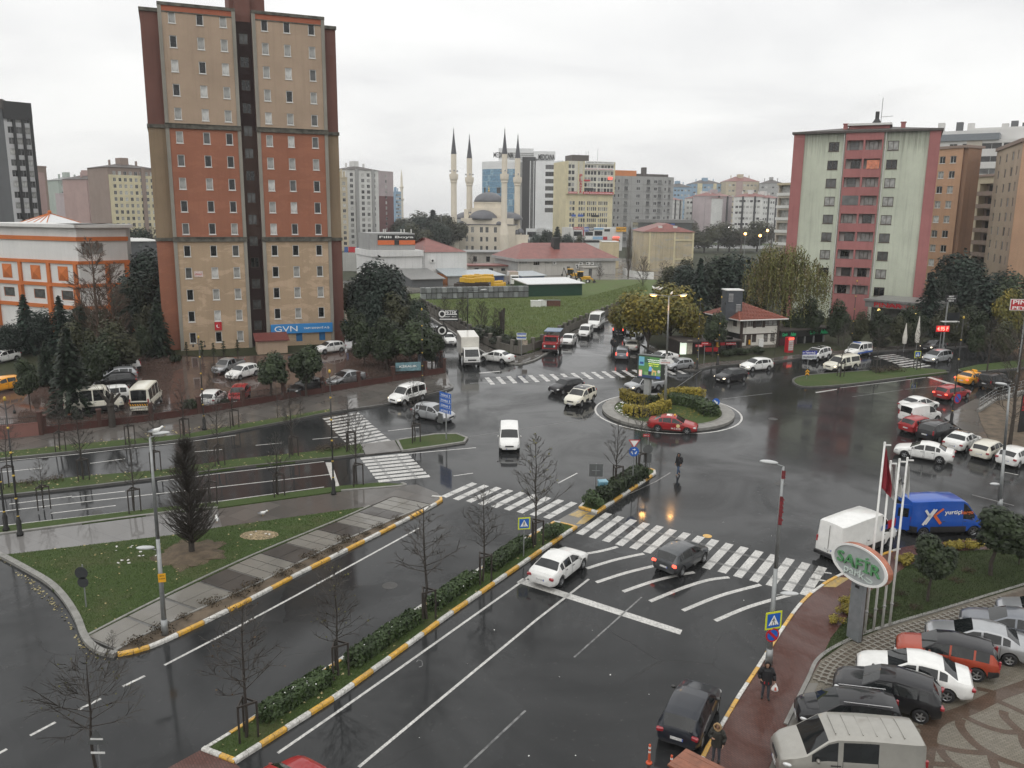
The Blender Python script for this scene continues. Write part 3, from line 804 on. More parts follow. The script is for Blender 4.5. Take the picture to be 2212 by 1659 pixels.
CARS={'sedan':dict(L=4.5,W=1.80,H=1.46,wb=2.65,fo=.88,r=.32,top=[(0,.60),(.015,.70),(.06,.80),(.27,1.00),(.43,1.38),(.55,1.46),(.68,1.42),(.75,1.34),(.86,1.08),(.975,1.02),(1,.85)],belt=[(0,.62),(.1,.74),(.3,.93),(.7,.98),(1,.92)],cowl=.27,wt=.43,rt=.745,rb=.862,win=[(.30,.505),(.525,.69),(.705,.775)],roofw=.74),'hatch':dict(L=4.05,W=1.74,H=1.48,wb=2.5,fo=.82,r=.31,top=[(0,.60),(.015,.70),(.07,.82),(.27,1.02),(.42,1.39),(.57,1.48),(.80,1.43),(.90,1.37),(.985,1.0),(1,.80)],belt=[(0,.62),(.1,.75),(.3,.94),(.8,1.0),(1,.95)],cowl=.27,wt=.42,rt=.905,rb=.982,win=[(.30,.54),(.56,.77),(.79,.87)],roofw=.76),'suv':dict(L=4.5,W=1.84,H=1.68,wb=2.68,fo=.88,r=.36,top=[(0,.72),(.015,.85),(.06,.97),(.25,1.12),(.39,1.56),(.55,1.67),(.80,1.64),(.92,1.56),(.985,1.12),(1,.85)],belt=[(0,.75),(.1,.88),(.3,1.05),(.8,1.10),(1,1.06)],cowl=.25,wt=.39,rt=.925,rb=.983,win=[(.28,.51),(.53,.74),(.76,.89)],roofw=.78,trim=.12),'wagon':dict(L=4.55,W=1.76,H=1.49,wb=2.65,fo=.88,r=.31,top=[(0,.60),(.015,.70),(.06,.80),(.26,1.0),(.40,1.40),(.52,1.48),(.82,1.46),(.92,1.40),(.985,1.0),(1,.80)],belt=[(0,.62),(.1,.74),(.3,.93),(.8,.97),(1,.93)],cowl=.26,wt=.40,rt=.925,rb=.982,win=[(.29,.48),(.50,.68),(.70,.89)],roofw=.78),'mpv':dict(L=4.2,W=1.76,H=1.65,wb=2.66,fo=.80,r=.32,top=[(0,.66),(.015,.78),(.06,.90),(.20,1.08),(.38,1.54),(.55,1.64),(.82,1.60),(.93,1.50),(.985,1.05),(1,.8)],belt=[(0,.68),(.1,.82),(.3,1.0),(.8,1.05),(1,1.0)],cowl=.20,wt=.38,rt=.935,rb=.982,win=[(.24,.49),(.51,.72),(.74,.90)],roofw=.78),'kombi':dict(L=4.25,W=1.76,H=1.82,wb=2.65,fo=.82,r=.31,top=[(0,.66),(.02,.80),(.07,.95),(.22,1.12),(.34,1.68),(.45,1.80),(.70,1.82),(.965,1.76),(.99,1.1),(1,.8)],belt=[(0,.70),(.1,.85),(.3,1.06),(.9,1.08),(1,1.05)],cowl=.22,wt=.34,rt=.968,rb=.99,win=[(.26,.45),(.48,.68),(.71,.93)],roofw=.84,trim=.10),'panelvan':dict(L=4.3,W=1.78,H=1.82,wb=2.7,fo=.82,r=.31,top=[(0,.66),(.02,.80),(.07,.95),(.22,1.12),(.34,1.68),(.45,1.80),(.70,1.82),(.965,1.76),(.99,1.1),(1,.8)],belt=[(0,.70),(.1,.85),(.3,1.06),(.9,1.08),(1,1.05)],cowl=.22,wt=.34,rt=.968,rb=.99,win=[(.26,.45)],roofw=.84,trim=.06),'cargo':dict(L=5.4,W=2.04,H=2.5,wb=3.45,fo=.95,r=.35,top=[(0,.85),(.02,1.02),(.05,1.12),(.155,1.42),(.28,2.30),(.33,2.46),(.60,2.50),(.985,2.46),(.995,1.4),(1,1.0)],belt=[(0,.85),(.1,1.05),(.3,1.25),(1,1.3)],cowl=.155,wt=.28,rt=.986,rb=.996,win=[(.18,.33)],roofw=.84,trim=.18,rg=False),'minibus':dict(L=5.9,W=2.04,H=2.55,wb=3.6,fo=.98,r=.35,top=[(0,.85),(.02,1.02),(.05,1.12),(.145,1.42),(.26,2.32),(.31,2.5),(.60,2.55),(.985,2.48),(.995,1.4),(1,1.0)],belt=[(0,.85),(.1,1.05),(.3,1.30),(1,1.35)],cowl=.145,wt=.26,rt=.986,rb=.996,win=[(.17,.29),(.32,.50),(.52,.72),(.74,.95)],roofw=.86,trim=.14),'midvan':dict(L=4.8,W=1.90,H=1.97,wb=3.1,fo=.85,r=.33,top=[(0,.80),(.015,.95),(.06,1.08),(.18,1.28),(.32,1.82),(.38,1.93),(.60,1.97),(.98,1.93),(.995,1.2),(1,.8)],belt=[(0,.80),(.1,.98),(.3,1.16),(1,1.18)],cowl=.18,wt=.32,rt=.982,rb=.996,win=[(.21,.385),(.42,.66)],roofw=.82,trim=.12),'pickup':dict(L=5.2,W=1.85,H=1.80,wb=3.08,fo=.95,r=.38,top=[(0,.80),(.015,.95),(.05,1.05),(.23,1.18),(.34,1.68),(.42,1.79),(.56,1.77),(.61,1.70),(.635,1.16),(.985,1.14),(1,.9)],belt=[(0,.82),(.1,.95),(.3,1.1),(1,1.1)],cowl=.23,wt=.34,rt=.61,rb=.634,win=[(.26,.42),(.44,.58)],roofw=.76,trim=.10,bed=(.645,.98)),'canopy':dict(L=5.2,W=1.85,H=1.82,wb=3.08,fo=.95,r=.38,top=[(0,.80),(.015,.95),(.05,1.05),(.23,1.18),(.34,1.70),(.42,1.80),(.60,1.80),(.95,1.78),(.99,1.15),(1,.9)],belt=[(0,.82),(.1,.95),(.3,1.1),(1,1.12)],cowl=.23,wt=.34,rt=.952,rb=.988,win=[(.26,.42),(.44,.585),(.64,.93)],roofw=.78,trim=.10),}
def car_meshes(kind):
 S=CARS[kind]
 L,W,H,r=S['L'],S['W'],S['H'],S['r']
 zb0=.20 if H<1.6 else.26
 hw=W/2
 axl=(S['fo'],S['fo']+S['wb'])
 ra=r+.065
 xs={0,.006*L,.018*L,.035*L,.06*L,.09*L,.13*L,L,L*.994,L*.982,L*.965,L*.94,L*.90}
 for ax in axl:
  for k in range(-6,7):xs.add(ax+ra*math.sin(k/6*math.pi/2))
 for a,b in S['win']:xs.update((a*L,b*L))
 for k in('cowl','wt','rt','rb'):xs.add(S[k]*L)
 for t,z in S['top']:xs.add(t*L)
 if 'bed' in S:xs.update((S['bed'][0]*L,S['bed'][1]*L))
 raw=sorted(xs);xs=[raw[0]]
 keep={round(S[k]*L,4)for k in('cowl','wt','rt','rb')}|{round(v*L,4)for w in S['win']for v in w}
 for x in raw[1:]:
  if x-xs[-1]<.018:
   if round(x,4)in keep and xs[-1]>0:xs[-1]=x
   continue
  xs.append(x)
 xs[-1]=L
 rows=[]
 for x in xs:
  t=x/L
  zt=interp(S['top'],t)
  cut=S['cowl']*L
  zs=min(interp(S['belt'],t),zt-.03)
  fr=.74+.26*(1-(1-min(1,x/(.16*L)))**2.6)
  bk=.84+.16*(1-(1-min(1,(L-x)/(.10*L)))**2.6)
  w=hw*min(fr,bk)
  g=sstep(S['cowl']*L,S['wt']*L,x)
  g2=1-(sstep(S['rt']*L,S['rb']*L,x)if kind in('sedan','pickup')else 0)
  cab=min(g,g2)
  wt=w*(.90+(S['roofw']-.90)*cab)
  zb=zb0+.10*max(0,1-x/(.10*L))+.12*max(0,1-(L-x)/(.12*L))
  za=0
  for ax in axl:
   if abs(x-ax)<ra:za=max(za,r+math.sqrt(max(0,ra*ra-(x-ax)**2)))
  z1=max(zb,za);arch=za>zb+.01
  z2=max(zb+.12,z1+.015)
  z4=max(zs-.10,z2+.02);zs=max(zs,z4+.02)
  zt=max(zt,zs+.03)
  ww=w+(.012 if arch else 0)
  rows.append(([(0,zb+.02),(w*.86,z1 if arch else zb),(ww*.985,z2),(w*1.0,(z2+z4)*.5),(w*.985,z4),(w*.955,zs),(w*.955+(wt-w*.955)*.90,zs+(zt-.045-zs)*.90),(wt,zt-.04),(wt*.92,zt-.008),(wt*.45,zt+.018*cab+.006),(0,zt+.024*cab+.010)],arch))
 nr=len(rows[0][0])
 body=MB();gl={}
 V=[]
 for(pts,arch),x in zip(rows,xs):
  X=L/2-x
  V.append([(X,y,z)for y,z in pts]+[(X,-y,z)for y,z in pts])
 for i in range(len(xs)-1):
  xm=(xs[i]+xs[i+1])/2;t=xm/L
  for side in(0,1):
   o=side*nr
   for k in range(nr-1):
    q=(V[i][o+k],V[i+1][o+k],V[i+1][o+k+1],V[i][o+k+1])
    if side==1:q=q[::-1]
    key=None
    if k==5:
     for wi,(a,b)in enumerate(S['win']):
      if a<=t<=b:key=('side_window',wi,side)
    if k>=8 and S['cowl']<t<S['wt']:key=('windscreen',0,0)
    if k>=8 and S['rt']<t<S['rb']:key=('rear_window',0,0)
    if kind=='cargo' and key and key[0]=='rear_window':key=None
    m=2 if(k>=6 and t>S['cowl']+.01)else 0
    if k<=1:m=1
    if k==2 and S.get('trim')and not(rows[i][1]or rows[i+1][1]):m=1 if S['trim']>=.1 else 0
    if 'bed' in S and S['bed'][0]<t<S['bed'][1]and k>=8:m=1
    if key:gl.setdefault(key,MB()).quad(*q)
    else:body.quad(*q,m)
 for i in(0,len(xs)-1):
  pts=V[i]
  f=[pts[k]for k in range(nr)]+[pts[nr+k]for k in range(nr-2,0,-1)]
  body.add(f,(tuple(range(len(f)))if i==0 else tuple(reversed(range(len(f)))),),0)
 def finish(mb,name,n=1):
  me=mb.mesh(name,[None]*n)
  if n>1:me.polygons.foreach_set('material_index',mb.m)
  bm=bmesh.new();bm.from_mesh(me)
  bmesh.ops.remove_doubles(bm,verts=bm.verts,dist=.0008)
  bmesh.ops.dissolve_degenerate(bm,dist=.0005,edges=bm.edges)
  for e in bm.edges:
   e.smooth=not(len(e.link_faces)==2 and e.calc_face_angle(0)>R(38))
  for f in bm.faces:f.smooth=True
  bm.to_mesh(me);bm.free()
  return me
 P={'body':finish(body,'body',3),'glass':{k:finish(v,k[0])for k,v in gl.items()}}
 ty=MB();Ry=Matrix.Rotation(R(90),4,'X')
 ty.lathe([(r*.62,.10),(r*.93,.105),(r,.075),(r,-.075),(r*.93,-.105),(r*.62,-.10)],22,0,Ry,cap=False)
 rm=MB();rm.lathe([(r*.64,.085),(r*.60,.07),(r*.58,.03)],20,0,Ry,cap=False)
 for k in range(5):
  a=2*math.pi*k/5
  rm.box(.02,r*.60,-.028,.028,.055,.085,0,Ry@Matrix.Rotation(a,4,'Z'))
 rm.lathe([(.055,.09),(.05,.095),(1e-4,.095)],10,0,Ry,cap=False)
 rm.lathe([(r*.6,.02),(1e-4,.02)],16,1,Ry,cap=False)
 P['tyre']=ty.mesh('wheel',[M_tyre],True);P['rim']=rm.mesh('rim',[M_rim,M_trim])
 zh=interp(S['belt'],.07)-.10;zh=max(zh,.62)
 hm=MB();hm.ell((0,0,0),(.20,.15,.10),12,8);P['head']=hm.mesh('headlight',[M_head],True)
 tl=MB()
 tall=kind in('kombi','panelvan','cargo','minibus','midvan','mpv','suv','pickup','canopy')
 if tall:tl.bevbox(-.06,.06,-.06,.06,-.20,.20,.03)
 else:tl.bevbox(-.10,.06,-.15,.13,-.07,.07,.035)
 P['tail']=tl.mesh('taillight',[M_tail])
 pl=MB();pl.box(-.012,.012,-.25,.25,-.055,.055);pl.box(-.0135,.0135,-.25,-.21,-.055,.055,1)
 P['plate']=pl.mesh('number_plate',[M_plate,plain('plate_blue',(.03,.08,.4),.4,var=0)])
 mi=MB();mi.ell((0,0,0),(.07,.11,.075),8,6);P['mirror']=mi.mesh('mirror',[None],True)
 gr=MB();gr.bevbox(-.02,.02,-.36,.36,-.06,.06,.015);P['grille']=gr.mesh('grille',[M_trim])
 wl_=[]
 for ax in axl:
  for s in(1,-1):wl_.append((L/2-ax,s*(hw-.115),r,s))
 sm_=MB()
 for wx in sorted({v*L for w in S['win'][:2]for v in w}|({S['win'][0][1]*L+1.15}if len(S['win'])==1 else set())):
  i=min(range(len(xs)),key=lambda q:abs(xs[q]-wx))
  if rows[i][1]:continue
  X=L/2-xs[i];pr=rows[i][0][2:6]
  for s in(1,-1):
   for(y0,z0),(y1,z1)in zip(pr,pr[1:]):sm_.quad((X-.009,s*(y0+.004),z0),(X+.009,s*(y0+.004),z0),(X+.009,s*(y1+.004),z1),(X-.009,s*(y1+.004),z1))
   sm_.box(X+.06,X+.22,s*pr[2][0]-.025,s*pr[2][0]+.025,pr[2][1]-.06,pr[2][1]-.03)
 P['seam']=sm_.mesh('door_seam',[M_trim])
 P.update(S=S,wheels=wl_,axl=axl,zh=zh,tall=tall)
 return P
CARM={}
def width_at(S,x):
 L=S['L']
 fr=.74+.26*(1-(1-min(1,x/(.16*L)))**2.6);bk=.84+.16*(1-(1-min(1,(L-x)/(.10*L)))**2.6)
 return S['W']/2*min(fr,bk)
def car(kind,label,col,loc,rz,cat='car',name=None,group=None,scale=1.0,brake=False,beam=False,rails=False,glassm=None,trimc=None,roof=None,length=None,roofc=None):
 if kind not in CARM:CARM[kind]=car_meshes(kind)
 P=CARM[kind];S=P['S'];L,W=S['L'],S['W']
 t=thing(name or{'cargo':'delivery_van','panelvan':'panel_van','minibus':'minibus','midvan':'van','pickup':'pickup_truck','canopy':'pickup_truck','kombi':'van'}.get(kind,'car'),label,cat,loc,rz,group)
 sc=scale if length is None else length/L
 k_=.96;t.scale=(sc*k_,k_ if length is not None else sc*k_,k_ if length is not None else sc*k_)
 gm=glassm or M_glass
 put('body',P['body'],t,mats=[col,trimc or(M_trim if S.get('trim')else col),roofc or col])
 for(nm,wi,sd),me in P['glass'].items():put(nm,me,t,mats=[gm])
 for x,y,z,s in P['wheels']:
  w=put('wheel',P['tyre'],t,(x,y,z))
  put('rim',P['rim'],w,rot=(0,0,0)if s<0 else(0,0,math.pi))
 xh=.055*L
 for s in(1,-1):
  h=put('headlight',P['head'],t,(L/2-xh,s*(width_at(S,xh)-.13),P['zh']),(0,R(10),s*R(-38)),mats=[M_head_on]if beam else None)
  xt=L*.985
  zt=(interp(S['belt'],.98)-.02)if P['tall']else interp(S['belt'],.98)-.12
  put('taillight',P['tail'],t,(-L/2+.045,s*(width_at(S,xt)-.085),zt),(0,0,s*R(16)),mats=[M_tail_on]if brake else None)
  mc=S['cowl']*L+.32
  put('mirror',P['mirror'],t,(L/2-mc,s*(width_at(S,mc)+.06),interp(S['belt'],mc/L)+.09),mats=[trimc or col])
 put('number_plate',P['plate'],t,(-L/2-.008,0,.62 if not P['tall']else.78),(0,R(4),0))
 put('number_plate',P['plate'],t,(L/2+.01,0,.42),(0,0,0))
 put('door_seam',P['seam'],t)['kind']='stuff'
 put('grille',P['grille'],t,(L/2+.002,0,P['zh']-.06))
 if rails:
  rl=MB()
  for s in(1,-1):
   y=s*W/2*S['roofw']*.93;z=S['H']+.045
   rl.cyl((L/2-(S['wt']+.03)*L,y,z-.05),(L/2-.86*L,y,z-.04),.018,n=6)
   for f in(.46,.64,.84):rl.box(L/2-f*L-.03,L/2-f*L+.03,y-.015,y+.015,z-.09,z-.03)
  rl.obj('roof_rail',M_chrome,t)
 if roof:
  rm=MB();y=W/2*S['roofw']*.86
  x0,x1=L/2-(S['wt']+.04)*L,L/2-(S['rt']-.16)*L
  n=6;Hh=lambda x:interp(S['top'],(L/2-x)/L)+.034
  for k in range(n):
   a,b=x0+(x1-x0)*k/n,x0+(x1-x0)*(k+1)/n
   rm.quad((a,-y,Hh(a)),(a,y,Hh(a)),(b,y,Hh(b)),(b,-y,Hh(b)))
  rm.obj('sunroof',roof,t)
 return t
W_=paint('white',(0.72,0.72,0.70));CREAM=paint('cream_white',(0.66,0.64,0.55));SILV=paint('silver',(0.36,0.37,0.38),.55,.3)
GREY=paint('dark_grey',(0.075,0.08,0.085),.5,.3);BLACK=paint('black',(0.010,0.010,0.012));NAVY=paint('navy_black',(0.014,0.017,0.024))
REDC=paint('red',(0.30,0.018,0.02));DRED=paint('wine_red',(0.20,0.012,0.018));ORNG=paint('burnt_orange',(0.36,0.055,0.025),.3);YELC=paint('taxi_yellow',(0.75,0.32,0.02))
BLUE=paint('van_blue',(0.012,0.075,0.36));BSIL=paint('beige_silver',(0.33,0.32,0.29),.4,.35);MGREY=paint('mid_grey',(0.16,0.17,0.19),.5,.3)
M_sun=glass('sunroof_glass',(0.02,0.022,0.024),.03)
def gc(x,y,z=0.0):
 p=G(x,y,z);return(p.x,p.y,0.0)
def C(kind,label,col,c,a,b,z=0.0,h=0.0,**k):
 p=G(*c,z);return car(kind,label,col,(p.x,p.y,h),hdg(a,b),**k)
JG='cars driving through the junction';RG='cars parked in a row at the right-hand corner';PG='cars parked in the near car park';SG='vehicles along the side street';LG='cars in the lot below the tower'
C('sedan','white sedan with red tail lights stopped just past the stop line',W_,(1208,1240),(1150,1290),(1245,1215),group=JG)
C('hatch','dark grey hatchback driving across the curved white stripes',GREY,(1472,1220),(1425,1248),(1512,1195),group=JG,brake=True)
C('panelvan','white panel van seen head on in the middle of the wet junction',W_,(1100,963),(1100,935),(1101,990),cat='van',group=JG)
C('kombi','white van with lit headlight leaving by the left road',W_,(880,868),(914,860),(848,879),cat='van',group=JG,beam=True,rails=True)
C('hatch','silver hatchback beside the tall blue direction boards',SILV,(937,906),(900,900),(972,914),group=JG,scale=1.04)
C('hatch','black hatchback partly behind the white suv before the roundabout',BLACK,(1222,846),(1258,838),(1190,852),group=JG)
C('suv','cream white suv with dark sunroof left of the roundabout',CREAM,(1253,871),(1283,857),(1223,886),group=JG,roof=M_sun,rails=True)
C('pickup','silver pickup passing behind the roundabout billboard',SILV,(1391,844),(1430,838),(1352,850),cat='pickup',group=JG,beam=True,scale=.92)
C('sedan','red taxi sedan with small yellow roof light at the roundabout kerb',REDC,(1453,930),(1402,926),(1505,936),cat='taxi',group=JG)
C('hatch','black hatchback right of the roundabout heading left',BLACK,(1578,823),(1616,817),(1541,829),group=JG,beam=True)
C('hatch','white hatchback in front of the half timbered house',W_,(1633,799),(1667,796),(1598,803),group=JG,beam=True)
C('hatch','small silver hatchback by the street corner behind the billboard',SILV,(1466,797),(1495,794),(1436,800),group=JG,scale=.9)
C('suv','white suv in front of the florist shop with green lettering',W_,(1764,777),(1800,769),(1728,785),group=JG,roof=M_sun)
C('canopy','white pickup with rear canopy beside the long grass median',CREAM,(1817,799),(1860,792),(1772,807),cat='pickup',group=JG,beam=True)
pol=C('kombi','white police van with blue stripe by the far zebra crossing',W_,(1853,769),(1888,764),(1817,775),cat='police van',group=JG)
C('mpv','silver people carrier at the far crossing sign',SILV,(2023,782),(2058,777),(1988,788),group=JG,beam=True)
C('sedan','black car behind the silver people carrier on the far right road',BLACK,(2015,756),(2050,750),(1980,762),group=JG,beam=True)
C('wagon','red estate car braking beside the no parking sign on the right',REDC,(2056,860),(2014,868),(2100,851),group=JG,brake=True)
C('sedan','yellow taxi at the right edge of the junction',YELC,(2100,828),(2067,834),(2135,822),cat='taxi',group=JG,brake=True)
C('kombi','black van next to the yellow taxi under bare branches',BLACK,(2147,838),(2104,846),(2188,829),cat='van',group=JG)
C('sedan','white sedan farthest up the parked row',W_,(1984,886),(1945,893),(2022,879),group=RG)
C('panelvan','white panel van second in the parked row',W_,(1986,910),(1944,917),(2030,903),cat='van',group=RG)
C('hatch','red hatchback squeezed between white van and black suv',REDC,(1984,931),(1948,939),(2020,923),group=RG)
C('suv','black suv in the parked row on the right',BLACK,(2023,947),(1980,962),(2065,934),group=RG,rails=True,scale=1.02)
C('sedan','white sedan standing across the road apart from the row',W_,(1994,990),(2055,1000),(1940,981),group=RG)
C('sedan','white sedan with dark sunroof in front of the black suv',W_,(2077,966),(2042,984),(2112,950),group=RG,roof=M_sun)
C('wagon','white estate car second from the near end of the row',CREAM,(2134,984),(2098,1003),(2168,968),group=RG,scale=.94)
C('hatch','white hatchback at the near end of the parked row',W_,(2192,1000),(2155,1018),(2230,984),group=RG)
tv=C('cargo','blue delivery van with rear door ajar on the right kerb',BLUE,(2027,1147),(1977,1158),(2080,1155),cat='van')
bv=C('cargo','white delivery van standing behind the oval sign',W_,(1850,1187),(1818,1219),(1925,1176),cat='van',length=6.1)
C('hatch','dark car with spoiler parked at the near right kerb',NAVY,(1490,1562),(1475,1625),(1528,1512),scale=1.05)
C('hatch','red car cut off by the bottom edge of the view',REDC,(594,1668),(775,1657),(1000,1470),z=1.42)
def park(kind,label,col,nose,zn,a,b,off,**k):
 n=G(*nose,zn);h=math.atan2(*((lambda d:(d.y,d.x))(G(*a,zn)-G(*b,zn))));
 d=Vector((math.cos(h),math.sin(h),0));Lc=CARS[kind]['L']*k.get('scale',1)
 p=n-d*(Lc*.96/2+off)
 return car(kind,label,col,(p.x,p.y,.10),h,group=PG,**k)
nb=((1851,1429),(2105,1482))
park('midvan','beige silver van nearest in the car park',BSIL,(1676,1618),.95,(1676,1600),(1990,1622),-.05,cat='van',scale=1.12)
park('mpv','black car with bright roof rails beside the silver van',BLACK,(1722,1528),.75,(1722,1528),(1945,1556),-.05,rails=True,scale=1.0)
park('hatch','black hatchback between the roof rail car and the white sedan',BLACK,(1804,1463),.7,(1798,1455),(2025,1512),-.05,scale=1.08)
park('sedan','white sedan in the near car park row',W_,(1853,1427),.72,*nb,-.05,scale=1.06)
park('suv','burnt orange suv with black roof in the near car park',ORNG,(1937,1388),.75,(1933,1384),(2160,1432),-.05,scale=.97,roofc=BLACK)
park('sedan','silver sedan beyond the burnt orange suv',SILV,(2001,1358),.7,(1998,1354),(2225,1400),-.05,scale=1.03)
park('sedan','dark grey sedan beyond the silver sedan in the car park',MGREY,(2076,1330),.7,(2073,1327),(2290,1372),-.05,scale=1.03)
park('hatch','silver car farthest in the near car park row',SILV,(2154,1306),.7,(2152,1304),(2360,1345),-.05)
C('hatch','silver hatchback farthest in the lot row below the tower',SILV,(256,791),(290,789),(222,795),h=.1,group=LG)
C('suv','white suv second in the lot row below the tower',W_,(260,806),(302,803),(218,810),h=.1,group=LG)
C('hatch','silver car behind the white suv in the lot row',SILV,(255,823),(292,820),(214,827),h=.1,group=LG)
C('hatch','black car nearest in the lot row',BLACK,(248,839),(292,835),(200,843),h=.1,group=LG,scale=1.08)
C('suv','white car standing behind the old white van',W_,(232,872),(262,868),(200,876),h=.1,group=LG)
ov=C('minibus','old dirty white van parked side on behind the railing',CREAM,(205,892),(160,897),(262,886),h=.1,group=LG,cat='van',length=5.2)
mbz=C('minibus','white minibus with yellow black rear chevrons behind the railing',CREAM,(318,882),(303,902),(340,863),h=.1,group=LG,cat='minibus',length=5.2)
C('pickup','silver pickup parked in front of the tower entrance',SILV,(494,804),(512,797),(472,811),h=.1,group=LG,cat='pickup',scale=.9)
C('hatch','white hatchback beside the silver pickup in the lot',W_,(524,817),(546,811),(504,823),h=.1,group=LG)
C('hatch','white hatchback at the wall in the lot',W_,(461,873),(452,884),(480,861),h=.1,group=LG)
C('hatch','red hatchback with dark roof at the lot wall',REDC,(517,866),(526,856),(508,878),h=.1,group=LG)
C('hatch','black car under the round evergreen trees of the lot',BLACK,(662,850),(690,843),(636,856),h=.1,group=LG)
C('hatch','white car at the right corner of the tower',W_,(712,763),(735,760),(690,766),h=.1,group=LG)
C('sedan','silver car by the lot wall near the banners',SILV,(748,830),(770,825),(725,835),h=.1,group=LG)
C('hatch','white car among the trees at the far left edge',W_,(28,768),(50,765),(6,772),h=.16,group=LG)
C('hatch','white car with red light at the far left edge',W_,(6,785),(28,780),(-16,790),h=.16,group=LG)
C('hatch','yellow car half hidden at the far left edge',YELC,(6,846),(24,842),(-14,850),h=.1,group=LG)
C('sedan','white sedan parked before the curved lot wall',W_,(1072,781),(1100,783),(1044,776),group=SG)
C('hatch','white hatchback behind the red truck',W_,(1228,744),(1240,736),(1216,754),group=SG)
C('kombi','white high roofed car in front of the white minibus',W_,(1265,727),(1278,718),(1254,737),group=SG,scale=.98)
C('minibus','white minibus parked along the vacant lot wall',W_,(1288,708),(1302,699),(1274,719),group=SG,cat='minibus')
C('hatch','white car farthest up the side street by the wall',W_,(1330,688),(1338,683),(1320,694),group=SG)
C('suv','black suv with red lights driving up the side street',BLACK,(1338,722),(1330,734),(1346,713),group=SG,brake=True)
C('sedan','white sedan parked under the yellow tree',W_,(1377,727),(1384,720),(1370,734),group=SG)
C('wagon','silver car facing down the side street under the yellow tree',SILV,(1363,741),(1370,733),(1356,750),group=SG)
C('sedan','beige silver sedan parked behind the grey people carrier',BSIL,(1366,756),(1360,766),(1372,747),group=SG)
C('mpv','grey people carrier braking in the side street',MGREY,(1345,774),(1342,784),(1350,764),group=SG,brake=True)
C('sedan','white car roof showing behind the roundabout billboard',W_,(1428,783),(1450,780),(1404,786),group=SG)
C('hatch','white car behind the box truck in the left side street',W_,(968,742),(955,734),(981,750),group=SG)
C('hatch','silver car up the left side street beyond the round sign',SILV,(953,727),(944,720),(962,735),group=SG)
M_blue=plain('sign_blue',(0.02,0.085,0.36),.45,var=.08);M_red=plain('sign_red',(0.42,0.012,0.02),.45,var=.08);M_white=plain('sign_white',(0.74,0.74,0.72),.45,var=.06)
M_blk=plain('sign_black',(0.012,0.012,0.013),.45,var=.1);M_yel=plain('sign_yellow',(0.72,0.36,0.02),.45,var=.08);M_org=plain('print_orange',(0.62,0.13,0.03),.5,var=.05)
letter('yurtiçi',tv,(.15,-1.035,1.72),1.15,.36,M_white,0,.004);letter('kargo',tv,(1.12,-1.035,1.70),.82,.34,M_org,0,.004)
def bars_on(parent,name,y,segs,mat):
 mb=MB()
 for(x0,z0),(x1,z1),w in segs:
  d=Vector((x1-x0,0,z1-z0)).normalized();nn=Vector((-d.z,0,d.x))*w/2
  a,b=Vector((x0,y,z0)),Vector((x1,y,z1))
  mb.quad(a-nn,b-nn,b+nn,a+nn)
 return mb.obj(name,mat,parent)
bars_on(tv,'emblem',-1.035,[((-1.75,1.95),(-1.38,1.45),.16),((-1.15,2.0),(-1.85,.92),.16),((-1.0,2.0),(-1.66,.95),.1)],M_plastic_w)
bars_on(tv,'emblem',-1.036,[((-.55,2.02),(-1.12,1.55),.15),((-1.12,1.58),(-.62,.98),.19)],M_org)
mb=MB();Mh=Matrix.Translation((-2.68,-.93,0))@Matrix.Rotation(R(158),4,'Z');mb.box(0,.92,-.03,.02,.55,2.28,0,Mh);d_=mb.obj('rear_door',BLUE,tv)
mb=MB();mb.box(.14,.78,.022,.03,1.45,2.05,0,Mh);mb.box(.14,.78,-.04,-.031,1.45,2.05,0,Mh);mb.obj('door_window',M_glass,d_)
mb=MB();mb.box(-2.72,-2.71,.1,.8,1.4,2.05);mb.obj('rear_window',M_glass,tv)
letter('aras',bv,(1.0,-1.03,1.62),.62,.32,M_blue,0,.004)
bars_on(bv,'emblem',-1.031,[((1.22,1.72),(2.02,1.72),.56)],M_red).rotation_euler=(0,0,0)
mb=MB();mb.box(-2.712,-2.70,-.012,.012,.62,2.35);mb.obj('door_seam',M_trim,bv);mb=MB();mb.bevbox(-2.79,-2.6,-.93,.93,.32,.56,.04);mb.obj('bumper',M_trim,bv)
sv_=[o for o in bpy.data.objects if o.get('label','').startswith('beige silver van')][0]
for x in(.6,.15,-.3,-.75,-1.2,-1.65):mb=MB();mb.box(x-.015,x+.015,-.55,.55,1.96,2.0);mb.obj('roof_rib',BSIL,sv_)
letter('POLİS',pol,(-.45,.895,.82),.9,.2,M_blue,math.pi,.004)
bars_on(pol,'stripe',.892,[((-1.9,.66),(1.5,.60),.2)],M_blue);bars_on(pol,'stripe',-.892,[((-1.9,.66),(1.5,.60),.2)],M_blue)
mb=MB();mb.bevbox(.35,.5,-.55,.55,1.84,1.93,.02);mb.obj('light_bar',M_blue,pol)
mb=MB()
for k in range(8):
 y=-.85+k*.22
 mb.quad((-2.97,y,.85),(-2.97,y+.1,.85),(-2.955,y+.28,1.2),(-2.955,y+.18,1.2))
mb.obj('chevron',M_yel,mbz)
mb=MB();mb.box(-2.962,-2.95,-.9,.9,.82,1.22);mb.obj('chevron_board',M_trim,mbz)
tx=[o for o in bpy.data.objects if o.get('label','').startswith('red taxi')][0]
mb=MB();mb.bevbox(.05,.2,-.12,.12,1.46,1.60,.02);mb.obj('roof_light',M_yel,tx)
mb=MB();mb.box(-.6,-.15,-.3,.3,1.478,1.486);mb.obj('roof_number',M_white,tx)
letter('34 C 0170',tx,(.35,-.905,.47),.85,.15,M_white,0,.004)
mb=MB();mb.lathe([(.17,0),(1e-4,.001)],14,0,Matrix.Translation((.55,-.902,.74))@Matrix.Rotation(R(90),4,'X'));mb.obj('door_emblem',plain('pale_yellow',(.7,.6,.3),.4),tx)
tx2=[o for o in bpy.data.objects if o.get('label','').startswith('yellow taxi')][0]
